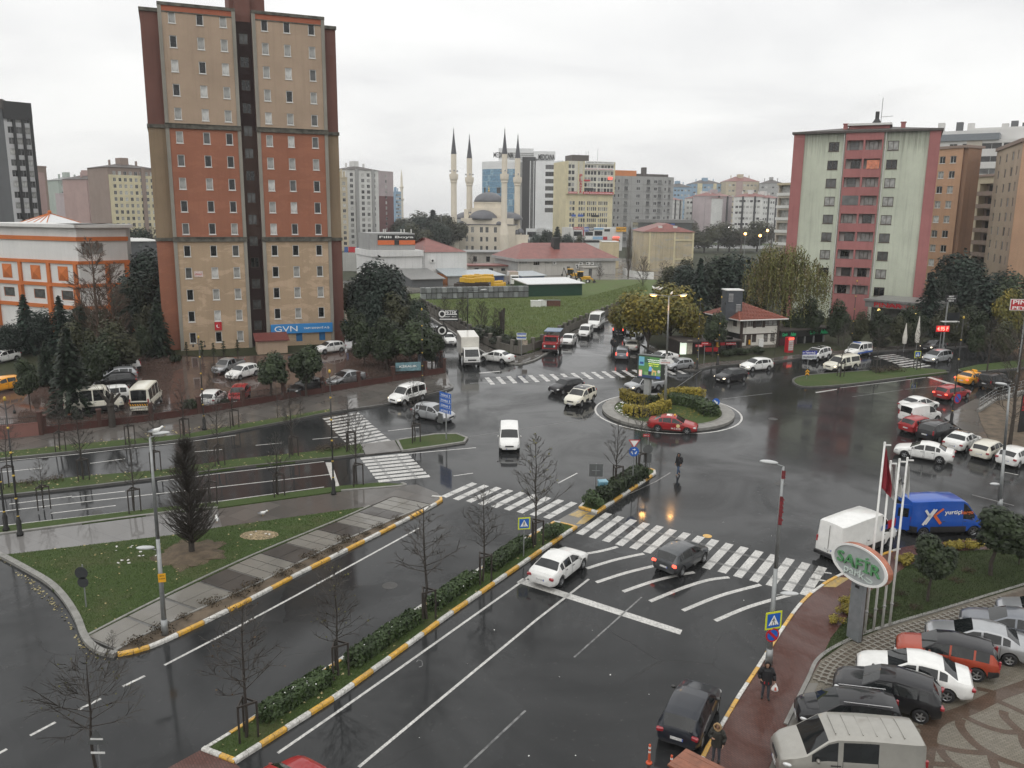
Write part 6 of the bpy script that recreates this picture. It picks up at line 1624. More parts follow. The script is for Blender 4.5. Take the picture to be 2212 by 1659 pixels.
for i in(0,1,2,5,6):
 k=i%2
 x0,x1=ops[2*(8-i)+k][:2];z=zr[8-i]
 mb=MB()
 for q in range(3):mb.cyl((x0,-.38,z-.55+q*.14),(x1,-.38,z-.55+q*.14),.022,n=5)
 mb.obj('balcony_rail',M_fg,rb)
o=ops[2*5];mb=MB();mb.box(o[0],o[1],-.36,-.3,o[2]+.05,o[3]);mb.obj('balcony_glazing',P_mid,rb)
o=ops[2*7+1];mb=MB()
n=8
for i in range(n):
 x0,x1=o[0]+.5+(o[1]-o[0]-.6)*i/n,o[0]+.5+(o[1]-o[0]-.6)*(i+1)/n;d=lambda i:-.42-.05*math.sin(i*1.7)
 mb.quad((x0,d(i),o[2]-.1+.05*(i%3)),(x1,d(i+1),o[2]-.1+.05*((i+1)%3)),(x1,-.42,o[3]-.25),(x0,-.42,o[3]-.25))
lo=mb.obj('laundry',plain('cloth_orange',(.55,.20,.12),.8,var=.3),None);lo.matrix_world=Matrix.Translation(rb.location)@Matrix.Rotation(Fc.rz,4,'Z');tag(lo,'orange cloth hung over an upper balcony rail of the pink bay','laundry')
mb=MB();mb.box(-.3,W+.3,-.6,14.3,H,H+.35);mb.obj('eave',M_roofd,rb)
hip(rb,W,14,H+.36,.2,ZR(270)-H-.1,M_roofd,inset=W*.38)
mb=MB();zx=ZR(268);mb.box(xb0+.2,xb1+.6,3,8,H,zx);mb.obj('lift_house',G_pk,rb);mb=MB();mb.box(xb0-.1,xb1+.9,2.4,8.4,zx,zx+.35);mb.obj('lift_house_cap',B_white,rb)
for v in(1807,1931):
 mb=MB();x=X(v);mb.box(x-.35,x+.35,3,3.7,H,ZR(264));mb.box(x-.45,x+.45,2.9,3.8,ZR(264),ZR(264)+.15);mb.obj('chimney',G_pk,rb)
mb=MB();x=X(1872);mb.lathe([(.9,0),(.35,.9)],10,0,T_((x,5,zx+.3)));mb.cyl((x,5,zx+1),(x,5,zx+2.4),.32,n=10);mb.obj('flue',M_trim,rb)
mb=MB();x=X(1881);mb.cyl((x,5,zx),(x,5,zx+4.6),.05);mb.cyl((x-.1,5,zx+1.5),(x+1.8,5,zx+1.6),.04);mb.cyl((x+.8,4.4,zx+1.55),(x+.8,5.6,zx+1.55),.03);mb.obj('antenna',M_fg,rb)
for v in(1810,1898):
 mb=MB();x=X(v);mb.cyl((x,-.12,0),(x,-.12,H),.07,n=6);mb.obj('downpipe',M_fw,rb)
a,b=AT(1868,660,131),AT(2016,660,124);Fk=Facade(a[:2],b[:2])
t=thing('canopy_shop','grey flat canopy shop with red letters under the pink block','shop',Fk.a,Fk.rz);z0,z1=Fk.z(1940,668),Fk.z(1940,655)
mb=MB();mb.box(0,Fk.W,0,9,z0,z1);mb.obj('fascia',plain('fascia_grey',(.17,.17,.168),.5),t);mb=MB();mb.box(-.2,Fk.W+.2,-.2,9,z1,z1+.3);mb.obj('roof',M_roofg,t);mb=MB();mb.box(.5,Fk.W-.5,1.5,9,0,z0);mb.obj('shopfront',P_mid,t)
letter('PINAR',t,(Fk.x(1918,660),-.03,(z0+z1)/2),4.2,.7,M_red,0,.03);letter('ŞARKÜTERİ',t,(Fk.x(1955,660),-.03,(z0+z1)/2),5,.6,M_red,0,.03)
for v in(1900,1982):
 x=Fk.x(v,665);mb=MB();mb.ell((x,-.3,z0-.3),(.25,.2,.15));mb.obj('spot_lamp',glow('warm_lamp',(1,.75,.25),3),t)
t,Fc,W,H=block('apartment_building','orange brown apartment wing right of the pink block',1985,2066,460,172,165,323,20,B_orange)
z0_,z1_=Fc.z(2045,345),Fc.z(2022,536)
cells=[(Fc.x(v,460),z1_+(z0_-z1_)*k/6-.7,1.25,1.35)for k in range(-2,7)for v in(2023,2046)]
front(t,W,0,H,B_orange,cells,M_fw,mull=1,sill=True)
mb=MB();mb.box(.02,W-.02,.22,5,0,H-.05);mb.box(W,W+.8,.4,4.5,0,H+.3);mb.obj('core',facade('wing_brown',(.27,.16,.105),.5,.4),t)
mb=MB();mb.box(-.2,W+1,-.25,5.2,H,H+.5);mb.obj('parapet',B_taupe,t)
t,Fc,W,H=block('apartment_building','modern white stepped apartment building behind the orange wing',2003,2240,400,232,218,302,22,B_white)
B_mod=facade('modern_white',(.56,.555,.54),.3,.2);B_modb=facade('modern_beige',(.46,.42,.36),.3,.2)
zz=[Fc.z(2090,y)for y in(317,345,371,396,421,446,471,496,520)]
cw=[(Fc.x(v,400),z-.7,w,1.5)for z in zz for v,w in((2050,1.9),(2078,1.9),(2094+4,2.0),(2132,4.6),(2172,3.2),(2200,2.5))]
mb=MB();wall_holes(mb,0,W,0,H,cell_holes(cw),rev=.3);mb.obj('wall',B_mod,t);windows(t,cw,M_fw,1,0,None,[P_dark,P_mid,P_dark],False,back=.2)
mb=MB();mb.box(.02,W-.02,.32,20,0,H-.02);mb.box(W*.08,W,4,18,H,Fc.z(2110,278));mb.box(W*.3,W,6,16,H,Fc.z(2110,272));mb.obj('core',B_mod,t)
mb=MB();mb.box(-.2,W*.62,-.6,6,H-.1,H+1.6);mb.obj('attic_band',plain('attic_grey',(.16,.18,.20),.4),t)
mb=MB()
for k,z in enumerate(zz[2:7]):mb.box(Fc.x(2080,400),Fc.x(2092,400),-.06,-.01,z-.9,z+.9)
mb.obj('dark_panel',B_dkgrey,t)
mb=MB();mb.box(W*.33,W*.47,-.1,-.01,0,H);mb.obj('beige_strip',B_modb,t)
zt=Fc.z(2110,272)
for v in(2010,2050,2075,2150,2170,2195):
 x=Fc.x(v,400);mb=MB();mb.box(x-.8,x+.8,8,10,H,zt+rnd.uniform(.5,2));mb.obj('roof_unit',rnd.choice([B_mod,B_dkgrey]),t)
t,Fc,W,H=block('apartment_building','cream building with deep shaded balconies between orange blocks',2094,2152,460,186,178,382,18,B_beige)
ops=[];zz=[Fc.z(2130,y)for y in(410,437,463,489,516,542,568)]
for z in zz:ops.append((Fc.x(2110,460),Fc.x(2146,460),z-.9,z+1.3))
sm=[(Fc.x(2099,460),z-.6,.9,1.7)for z in zz]
mb=MB();wall_holes(mb,0,W,0,H,ops+cell_holes(sm),rev=1.6);mb.obj('wall',B_beige,t);windows(t,sm,M_fw,0,0,None,[P_wht,P_cur],False)
mb=MB();mb.box(0,W,1.62,14,0,H);mb.obj('core',B_taupe,t);mb=MB();mb.box(-.2,W+.2,-.4,14,H,H+.5);mb.obj('parapet',B_taupe,t)
for a0,a1,z0,z1 in ops:
 mb=MB();mb.box(a0-.1,a1+.1,-.5,-.4,z0-.35,z0+.55);mb.box(a0-.1,a1+.1,-.4,0,z0-.35,z0-.2);mb.obj('balcony',facade('balcony_brown',(.22,.17,.14),.5,.4),t)
 mb=MB();mb.box(a0+1,a1-.8,1.55,1.61,z0,z1-.3);mb.obj('balcony_door',P_dark,t)
a,b=AT(2138,460,165),AT(2191,460,143);Fc=Facade(a[:2],b[:2]);W=Fc.W;H=Fc.z(2180,318)
t=thing('apartment_building','orange apartment block cut by the right edge','apartment building',Fc.a,Fc.rz)
zz=[Fc.z(2165,y)for y in(345,376,407,438,469,500,531,562)]
cells=[(Fc.x(v,460),z-.75,w,1.5)for z in zz for v,w in((2146,1.4),(2160,1.4),(2173,1.7),(2184,1.0))]
front(t,W,0,H,facade('orange_grey_face',(.42,.34,.26),.6,.5),cells,M_fg,mull=1)
mb=MB();mb.box(.02,W-.02,.22,16,0,H-.02);mb.obj('core',B_orange,t)
M=MR(48,(W,0,0));mb=MB();mb.box(.01,14,0,12,0,H,0,M);mb.box(5,5.4,-.12,0,0,H,0,M);mb.obj('side_wall',facade('side_orange_r',(.52,.34,.225),.4,.3),t);mb=MB();mb.box(-.2,W+.3,-.3,4,H,H+.6);mb.box(0,14,-.25,12,H,H+.6,0,M);mb.obj('parapet',B_taupe,t)
t,Fc,W,H=block('apartment_building','narrow white building with balconies left of the pink block',1678,1712,460,192,188,400,16,B_white)
zz=[Fc.z(1692,y)for y in(411,438,464,491,518,545)]
mb=MB();wall_holes(mb,0,W,0,H,[(.2,W*.9,z-1.0,z+1.0)for z in zz],rev=.8);mb.obj('wall',facade('pale_beige',(.52,.47,.41),.4,.3),t)
mb=MB();mb.box(0,W,.82,14,0,H);mb.box(-.2,W,-.3,14,H,H+.5);mb.obj('core',B_beige,t)
for z in zz:
 mb=MB();mb.box(-.1,W,-.35,-.28,z-1.2,z-.55);mb.obj('balcony',B_white,t);mb=MB();mb.box(.3,W*.85,.7,.8,z-.9,z+.95);mb.obj('balcony_glazing',P_cur,t)
v6=lambda x,y:(1474.7+x/6,493.7+y/6)
cn=G(*v6(738,1575));Fr=Facade(cn[:2],(cn+Vector((7.6,2.6,0)))[:2])
xR=Fr.x(*v6(1248,1300));Fr=Facade(cn[:2],(cn+Fr.d*xR)[:2])
W=Fr.W;Hh=Fr.z(*v6(740,1185));Zb=Fr.z(*v6(740,1370));DL=4.6
ho=thing('timbered_house','white half timbered house with red tiled hip roof','house',Fr.a,Fr.rz)
HW=facade('house_white',(.62,.60,.55),.4,.35)
MLh=MR(90,(0,0,0))
ML=Matrix.Translation((0,0,0))@Matrix.Rotation(R(-90),4,'Z')@Matrix.Translation((-DL,0,0))
XX=lambda x:Fr.x(*v6(x,1300));
cu=[(XX(803),Zb+.85,.62,1.35),(XX(878),Zb+.95,1.05,1.0),(XX(985),Zb+.85,1.0,1.35),(XX(1138),Zb+.95,2.2,1.1)]
cd=[(XX(786),.95,.65,1.3),(XX(935),.95,.7,1.3),(XX(1083),.95,.7,1.3),(XX(1172),.95,.7,1.2)]
mb=MB();wall_holes(mb,0,W,Zb,Hh,cell_holes(cu));mb.obj('upper_wall',HW,ho)
mb=MB();wall_holes(mb,0,W,0,Zb-.12,cell_holes(cd)+[(XX(832),XX(898),.1,2.1)]);mb.obj('lower_wall',HW,ho)
windows(ho,cu+cd,M_fb,2,2,None,[P_cur,P_mid],False,.07)
cl=[(1.0,Zb+.85,.8,1.35),(3.1,Zb+.85,1.0,1.35)]
mb=MB();wall_holes(mb,0,DL,Zb,Hh,cell_holes(cl),M=ML);mb.obj('side_wall',HW,ho);windows(ho,cl,M_fb,1,2,ML,[P_mid,P_dark],False,.07)
mb=MB();mb.box(.22,W-.02,.22,DL,0,Hh-.05);mb.obj('core',M_trim,ho)
M_tim=plain('dark_timber',(.035,.02,.014),.7,var=.3)
for x in(0.0,W-.25):
 mb=MB();mb.box(x-.03,x+.28,-.06,.2,0,Hh);mb.obj('corner_post',M_tim,ho)
mb=MB();mb.box(.25,W-.25,-.05,-.003,Zb-.12,Zb);mb.obj('beam',M_tim,ho);mb=MB();mb.box(.25,W-.25,-.04,-.003,0,.55);mb.obj('plinth',plain('stone_plinth',(.16,.145,.12),.8,var=.4),ho)
for x0,w in((XX(985),1.0),):
 for s in(-1,1):
  mb=MB();mb.box(x0+s*(w/2+.22)-.2,x0+s*(w/2+.22)+.2,-.08,-.003,Zb+.8,Zb+2.25);mb.obj('shutter',M_tim,ho)
mb=MB();mb.box(XX(835),XX(895),.08,.14,.1,2.1);mb.obj('door',M_tim,ho);mb=MB();mb.box(XX(868),XX(888),-.02,0.06,.7,1.3);mb.obj('door_notice',M_yel,ho)
x,z=Fr.xz(*v6(1008,1480));mb=MB();mb.box(x-.35,x+.35,-.2,-.003,z-.55,z+.55);mb.obj('meter_box',M_plastic_w,ho)
ov=.8;rise=Fr.z(*v6(765,958))-Hh-.55;rise=max(1.8,min(rise,3.2))
rbs=[(-ov,-ov,Hh),(W+ov,-ov,Hh),(W+ov,DL+3+ov,Hh),(-ov,DL+3+ov,Hh)];apx=[(W*.30,(DL+3)/2,Hh+rise),(W*.42,(DL+3)/2,Hh+rise)]
M_tile=plain('roof_tile',(.235,.075,.05),.45,var=.35,scale=4)
mb=MB();mb.add(rbs+apx,((0,1,5,4),(1,2,5),(2,3,4,5),(3,0,4),(3,2,1,0)));rf=mb.obj('roof',M_tile,ho)
def courses(P0,P1,P2,P3,n,per):
 P0,P1,P2,P3=map(Vector,(P0,P1,P2,P3));nn=(P1-P0).cross(P3-P0).normalized()
 for k in range(n):
  a,b=P0.lerp(P3,k/n),P1.lerp(P2,k/n);c,d=P1.lerp(P2,(k+.95)/n),P0.lerp(P3,(k+.95)/n)
  m=max(2,int(per*(b-a).length));mb=MB()
  for i in range(m):
   q=[a.lerp(b,(i+.04)/m)+nn*.10,a.lerp(b,(i+.96)/m)+nn*.10,d.lerp(c,(i+.96)/m)+nn*.03,d.lerp(c,(i+.04)/m)+nn*.03]
   mid0,mid1=a.lerp(b,(i+.5)/m)+nn*.14,d.lerp(c,(i+.5)/m)+nn*.07
   mb.quad(q[0],mid0,mid1,q[3]);mb.quad(mid0,q[1],q[2],mid1);mb.quad(a.lerp(b,i/m),a.lerp(b,(i+1)/m),q[1],q[0])
  mb.obj('tile_course',M_tile,rf)['kind']='stuff'
courses(rbs[0],rbs[1],apx[1],apx[0],13,2.2);courses(rbs[3],rbs[0],apx[0],apx[0],12,2.2)
mb=MB();mb.cyl(rbs[0],apx[0],.12,n=6);mb.obj('hip_tile',M_tile,rf);mb=MB();mb.cyl(rbs[1],apx[1],.12,n=6);mb.obj('hip_tile',M_tile,rf)
mb=MB();mb.cyl((-ov,-ov,Hh+.02),(W+ov,-ov,Hh+.02),.09,n=6);mb.obj('gutter',M_fw,ho);mb=MB();mb.cyl((-ov,-ov,Hh+.02),(-ov,DL+3,Hh+.02),.09,n=6);mb.obj('gutter',M_fw,ho)
sh=AT(1581,660,cn.y+2.2);st_=thing('ventilation_shaft','dark grey louvred shaft standing through the tiled roof','shaft',(sh.x,sh.y,0),Fr.rz+R(-12))
M_sh=plain('shaft_grey',(.055,.062,.072),.5,var=.15);zt=AT(1581,628,cn.y+1.4).z
mb=MB();mb.box(-1.1,1.1,-.8,.9,Hh-.3,zt);mb.obj('casing',M_sh,st_);mb=MB();mb.box(-1.2,1.2,-.9,1.0,zt,zt+.15);mb.obj('cap',M_plastic_w,st_)
for x0,z0 in((-.85,zt-1.5),(.25,zt-2.9)):
 for k in range(6):
  mb=MB();mb.add([(x0,-.80,z0+k*.19),(x0+.65,-.80,z0+k*.19),(x0+.65,-.9,z0+k*.19+.06),(x0,-.9,z0+k*.19+.06),(x0,-.80,z0+k*.19+.16),(x0+.65,-.80,z0+k*.19+.16)],((0,1,2,3),(3,2,5,4)));mb.obj('louvre',M_fg,st_)
a,b=AT(1684,740,112.5),AT(1792,740,117);Fc=Facade(a[:2],b[:2]);W=Fc.W;z1=Fc.z(1735,713)
fl=thing('flower_shop','dark glass florist shop with green lettering right of the timbered house','shop',Fc.a,Fc.rz)
mb=MB();mb.box(0,W,0,5,z1-.9,z1);mb.obj('fascia',plain('fascia_dark',(.018,.016,.015),.5),fl);mb=MB();mb.box(-.3,W+.3,-.4,5.3,z1,z1+.2);mb.obj('roof',M_roofd,fl)
mb=MB();mb.box(0,W*.33,.0,5,0,z1-.9);mb.obj('wine_wall',plain('wine_wall',(.06,.012,.018),.6,var=.3),fl);mb=MB();mb.box(W*.33,W*.9,.3,.4,.1,z1-.9);mb.obj('shop_window',P_dark,fl)
for f in(.33,.5,.68,.88):
 mb=MB();mb.box(W*f,W*f+.15,.1,.29,0,z1-.9);mb.obj('mullion',M_fg,fl)
M_grt=glow('green_letters',(.02,.30,.12),.25)
letter('Çiçek',fl,(W*.09,-.02,z1-.45),1.0,.5,M_grt,0,.04);letter('Adası',fl,(W*.25,-.02,z1-.45),1.0,.5,M_grt,0,.04);letter('Çiçek',fl,(W*.66,-.02,z1-.42),1.6,.6,M_grt,0,.04);letter('Adası',fl,(W*.87,-.02,z1-.42),1.5,.6,M_grt,0,.04)
p=G(1707,764);fr_=thing('drinks_fridge','red drinks fridge with glass door outside the florist','fridge',(p.x,p.y,.14),Fc.rz)
mb=MB();mb.bevbox(-.5,.5,0,.6,0,2.0,.03);mb.obj('cabinet',M_red,fr_);mb=MB();mb.box(-.4,.4,-.03,-.002,.3,1.6);mb.obj('door',P_wht,fr_);mb=MB();mb.box(-.45,.45,-.05,-.002,1.68,1.95);mb.obj('lit_header',glow('fridge_header',(1,.10,.06),1.6),fr_)
for k in range(4):
 mb=MB();mb.box(-.4,.4,-.045,-.031,.5+k*.28,.54+k*.28);mb.obj('shelf',M_red,fr_)
a,b=AT(1473,745,104),AT(1597,745,106);Fc=Facade(a[:2],b[:2]);W=Fc.W
ks=thing('kiosk_row','row of dark kiosks with red strip signs left of the timbered house','kiosk',Fc.a,Fc.rz);z1=Fc.z(1535,738)
mb=MB();mb.box(0,W,.5,4.5,0,z1);mb.obj('wall',plain('kiosk_dark',(.03,.024,.022),.7,var=.4),ks);mb=MB();mb.box(-.2,W+.2,-.4,4.7,z1,z1+.15);mb.obj('roof',M_roofd,ks)
for f0,f1,m_ in((.33,.5,M_red),(.66,.74,M_red),(.76,.93,M_red)):
 mb=MB();mb.box(W*f0,W*f1,-.1,0,z1-.5,z1-.15);mb.obj('strip_sign',m_,ks)
for f0,f1,m_,z_ in((.0,.1,glow('lit_fridge',(.75,.85,.7),.9),1.7),(.12,.2,plain('menu_cream',(.5,.47,.38),.6,var=.4),1.9),(.62,.66,M_yel,2.0),(.69,.75,P_mid,2.2),(.8,.9,P_dark,2.2)):
 mb=MB();mb.box(W*f0,W*f1,.3,.5,.15,z_);mb.obj('panel',m_,ks)
letter('POĞAÇA',ks,(W*.85,-.11,z1-.32),1.4,.2,M_white,0,.01)
mb=MB();mb.box(W*.4,W*.62,-.3,.2,.5,1.0);q=mb.obj('stand',M_red,ks)
for k in range(5):
 mb=MB();mb.lathe([(.2,0),(.2,.04)],10,0,T_((W*(.42+k*.045),-.34,.32))@Matrix.Rotation(R(90),4,'X'));mb.obj('stand_wheel',M_trim,q)
# ================================================================ vegetation
M_bark=plain('bark',(.045,.036,.028),.85,var=.4,scale=6);M_barkd=plain('bark_wet',(.034,.028,.023),.6,var=.3,scale=6);M_barkg=plain('bark_grey',(.075,.062,.048),.8,var=.3)
L_con=leafmat('needles_dark',(.006,.012,.008),(.026,.042,.022));L_con2=leafmat('needles_blue',(.008,.016,.013),(.030,.050,.034));L_eve=leafmat('leaves_evergreen',(.007,.013,.006),(.034,.050,.018))
L_oli=leafmat('leaves_olive',(.018,.022,.010),(.06,.062,.025));L_yel=leafmat('leaves_autumn',(.075,.065,.012),(.24,.19,.028),1.2);L_yg=leafmat('leaves_yellow_green',(.045,.055,.012),(.18,.16,.03),1.2)
L_wil=leafmat('leaves_willow',(.060,.068,.018),(.17,.165,.05),.5);L_wil2=leafmat('leaves_willow_dry',(.11,.085,.04),(.22,.17,.08),.5);L_hed=leafmat('leaves_hedge',(.014,.026,.010),(.060,.095,.030),2.0);L_hedy=leafmat('leaves_golden',(.10,.085,.012),(.34,.27,.04),2.0)
L_brn=leafmat('leaves_brown',(.05,.03,.015),(.16,.09,.03),2.0);L_lit=leafmat('leaves_litter',(.20,.15,.05),(.50,.44,.24),4.0)
def rv(r,s=1.0):
 while True:
  p=Vector((r.uniform(-1,1),r.uniform(-1,1),r.uniform(-1,1)))
  if.02<p.length_squared<=1:return p*s
def card(mb,c,n,a,s,asp=1.6,m=0,fold=.0):
 "one leaf-sized face"
 n=n.normalized();u=n.cross(a)
 if u.length<1e-3:u=n.orthogonal()
 u.normalize();v=n.cross(u)
 b=len(mb.v)
 mb.v.extend([tuple(c-v*s*asp*.5),tuple(c+u*s*.5),tuple(c+v*s*asp*.5),tuple(c-u*s*.5)])
 mb.f.append((b,b+1,b+2,b+3));mb.m.append(m)
def cloud(mb,clumps,n,s,r,m=0,shell=.55,asp=1.5,up=.5):
 tot=sum(c[1][0]*c[1][1]+c[1][0]*c[1][2]for c in clumps)
 for c,rad in clumps:
  k=max(6,int(n*(rad[0]*rad[1]+rad[0]*rad[2])/tot))
  for _ in range(k):
   d=rv(r);d.normalize();q=shell+(1-shell)*r.random()**.6
   if r.random()<.12:q*=1.12
   p=Vector((c[0]+d.x*rad[0]*q,c[1]+d.y*rad[1]*q,c[2]+d.z*rad[2]*q))
   nn=d+rv(r,.8)+Vector((0,0,up))
   card(mb,p,nn,rv(r),s*r.uniform(.6,1.35),asp,m)
def limb(mb,p,q,r0,r1,n=5,r=None,wob=0.0,seg=1):
 a=Vector(p);q=Vector(q);pts=[a]
 for i in range(1,seg+1):
  t=i/seg;b=Vector(p).lerp(q,t)
  if r and i<seg:b+=rv(r,wob)
  pts.append(b)
 for i in range(seg):mb.cyl(pts[i],pts[i+1],r0+(r1-r0)*i/seg,r0+(r1-r0)*(i+1)/seg,n,caps=False)
 return pts
VEG={}
def veg(name,parts,h):VEG[name]=(parts,h)
def mk_conifer(name,seed,h=10,rad=3.0,mat=L_con,dens=1.0,droop=.35,gap=.5,skirt=.08):
 r=random.Random(seed);t=MB();limb(t,(0,0,0),(0,0,h*.98),.22,.03,7,r,.05,5);f=MB();z=h*skirt
 while z<h*.985:
  k=z/h;L=rad*(1-k)**.85*r.uniform(.75,1.1)+.12
  nb=max(4,int((5+5*(1-k))*dens));a0=r.random()*6
  for i in range(nb):
   a=a0+2*math.pi*i/nb+r.uniform(-.3,.3);l=L*r.uniform(.7,1.1);d=Vector((math.cos(a),math.sin(a),0))
   if l>1:t.cyl((0,0,z),d*l*.8+Vector((0,0,z-droop*l*.6)),.03,.012,3,caps=False)
   m=max(3,int(l*7*dens))
   for j in range(m):
    s=(j+r.random())/m
    p=d*(l*s)+Vector((0,0,z-droop*l*s*s+r.uniform(-.12,.12)+.08))+Vector((-d.y,d.x,0))*r.uniform(-.35,.35)*l*.5*(1-s*.6)
    card(f,p,Vector((d.x*.3,d.y*.3,1))+rv(r,.7),d+rv(r,.5),r.uniform(.26,.50),1.8)
  z+=gap*r.uniform(.7,1.2)*(1.1-.5*k)
 veg(name,(('trunk',t.mesh('trunk',[M_bark])),('crown',f.mesh('crown',[mat]))),h)
def mk_round(name,seed,h=6,rad=2.4,z0=.28,mat=L_eve,n=4200,s=.24,ncl=16,mat2=None,trunk=.14,limbs=6,sq=1.0,shell=.5,barkm=None):
 r=random.Random(seed);t=MB();cz=h*(z0+1)/2;hz=h*(1-z0)/2
 limb(t,(0,0,0),(r.uniform(-.1,.1),0,cz),trunk,trunk*.55,7,r,.06,4)
 cl=[]
 for i in range(ncl):
  d=rv(r);d.z=d.z*.9;e=r.uniform(.32,.52)
  cl.append(((d.x*rad*.68,d.y*rad*.68,cz+d.z*hz*.70),(rad*e,rad*e,hz*e*sq)))
 for i in range(limbs):
  c=r.choice(cl)[0];limb(t,(0,0,h*z0*r.uniform(.7,1.2)),c,trunk*.45,.02,5,r,.12,3)
 f=MB();cloud(f,cl,n,s,r,0,shell)
 ps=[('trunk',t.mesh('trunk',[barkm or M_bark])),('crown',f.mesh('crown',[mat]))]
 if mat2:
  g=MB();cloud(g,[r.choice(cl)for _ in range(ncl//2)],n//3,s,r,0,.8);ps.append(('foliage',g.mesh('foliage',[mat2])))
 veg(name,ps,h)
def mk_bare(name,seed,h=6,spread=1.6,clear=.36,nb=26,up=.8,leaves=0,lm=L_yg,trunk=.065,sub=4,bark=M_barkd,twig=.009):
 r=random.Random(seed);t=MB();b=MB();f=MB()
 pts=limb(t,(0,0,0),(r.uniform(-.15,.15),r.uniform(-.15,.15),h*.97),trunk,.012,6,r,.06,7)
 def tr(z):
  k=min(.999,z/(h*.97))*7;i=int(k);return pts[i].lerp(pts[i+1],k-i)
 for i in range(nb):
  q=(i+r.random())/nb;z=h*(clear+(.95-clear)*q);a=i*2.4+r.uniform(-.4,.4)
  L=spread*(1-q)**.55*r.uniform(.65,1.1)+.15
  d=Vector((math.cos(a),math.sin(a),up*r.uniform(.5,1.3))).normalized()
  p0=tr(z);p1=p0+d*L*.5+rv(r,.06);d2=(d+Vector((0,0,.25))+rv(r,.2)).normalized();p2=p1+d2*L*.5
  w=max(.010,.026*(1-q))
  b.cyl(p0,p1,w,w*.65,4,caps=False);b.cyl(p1,p2,w*.65,twig,3,caps=False)
  for j in range(sub):
   s=r.uniform(.25,.95);o=p0.lerp(p1,s*2)if s<.5 else p1.lerp(p2,s*2-1)
   dd=(d+rv(r,.9)+Vector((0,0,.2))).normalized();l=L*r.uniform(.2,.45)
   o2=o+dd*l;b.cyl(o,o2,twig*1.4,twig*.8,3,caps=False)
   if L>.7:
    for _ in range(2):b.cyl(o.lerp(o2,r.uniform(.3,.8)),o2+rv(r,l*.45),twig,twig*.6,3,caps=False)
   if leaves and r.random()<leaves:card(f,o2,rv(r),rv(r),r.uniform(.05,.09),1.3)
  if leaves and r.random()<leaves:card(f,p2,rv(r),rv(r),r.uniform(.06,.10),1.3)
 ps=[('trunk',t.mesh('trunk',[bark])),('branches',b.mesh('branches',[bark]))]
 if leaves:ps.append(('leaves',f.mesh('leaves',[lm])))
 veg(name,ps,h)
def mk_bush(name,seed,w=1.2,h=1.0,mat=L_eve,n=700,s=.14):
 r=random.Random(seed);f=MB();cl=[]
 for i in range(7):cl.append(((r.uniform(-.4,.4)*w,r.uniform(-.4,.4)*w,h*r.uniform(.35,.62)),(w*.32,w*.32,h*.36)))
 cloud(f,cl,n,s,r,0,.6);t=MB()
 for i in range(4):t.cyl((0,0,0),(r.uniform(-.3,.3)*w,r.uniform(-.3,.3)*w,h*.5),.03,.01,4)
 veg(name,(('stem',t.mesh('stem',[M_bark])),('foliage',f.mesh('foliage',[mat]))),h)
mk_conifer('con1',1,10,3.6,L_con,1.35,.35,.42);mk_conifer('con2',2,10,3.2,L_con2,1.3,.25,.42);mk_conifer('con3',3,10,4.2,L_con,1.3,.45,.48);mk_conifer('spruce',4,10,4.2,L_con2,1.3,.15,.48,.05);mk_conifer('thinpine',5,6,1.1,L_eve,1.1,.05,.7,.35)
mk_round('rnd1',11,6,2.3);mk_round('rnd2',12,6,2.1,.24,L_eve,4200,.24,14);mk_round('rnd3',13,9,3.2,.15,L_eve,5200,.30,20);mk_round('rnd4',14,9,3.4,.12,L_oli,4600,.30,20);mk_round('tall1',15,12,3.0,.10,L_con,5600,.32,24,sq=1.1);mk_round('tall2',16,12,3.3,.08,L_con2,5600,.32,26)
mk_round('aut1',17,8,3.2,.18,L_yg,3400,.26,18,L_yel,limbs=12,shell=.35);mk_round('aut2',18,8,3.0,.15,L_yel,3000,.26,18,L_yg,limbs=12,shell=.35);mk_round('lolly',19,3.6,1.12,.36,L_eve,5200,.13,14,trunk=.07,limbs=4)
for i,k in enumerate(('bare1','bare2','bare3')):mk_bare(k,31+i,6,1.5,(.34,.38,.30)[i],36,(.9,.7,1.2)[i],leaves=.0)
mk_bare('bareleaf1',41,6,1.7,.30,42,.75,leaves=.22,lm=L_yg,trunk=.075);mk_bare('bareleaf2',42,6,2.0,.32,42,.5,leaves=.12,lm=L_brn,trunk=.08,sub=5);mk_bare('fan',43,6,2.6,.42,34,.45,leaves=.18,lm=L_yg,trunk=.085,sub=6)
mk_bare('bigbare',44,12,4.2,.18,46,.8,trunk=.22,sub=9,bark=M_bark,twig=.014);mk_bare('bigbare2',45,12,3.2,.15,46,1.3,trunk=.2,sub=8,bark=M_barkg,twig=.016);mk_bare('rustbare',46,10,2.6,.15,44,1.2,trunk=.14,sub=10,bark=plain('bark_russet',(.085,.055,.038),.8,var=.3),twig=.014);mk_bare('shrubbare',47,5,2.0,.04,40,1.5,leaves=.1,lm=L_oli,trunk=.05,sub=8,bark=M_bark,twig=.010)
mk_bush('bush',51);mk_bush('bushy',52,1.2,.9,L_hedy,700,.12);mk_bush('bushh',53,1.0,.9,L_hed,800,.11);mk_bush('bigbush',54,2.4,2.2,L_eve,1500,.2);mk_bush('drybush',55,1.4,.6,leafmat('leaves_dry',(.018,.013,.008),(.065,.045,.02),2.0),240,.085)
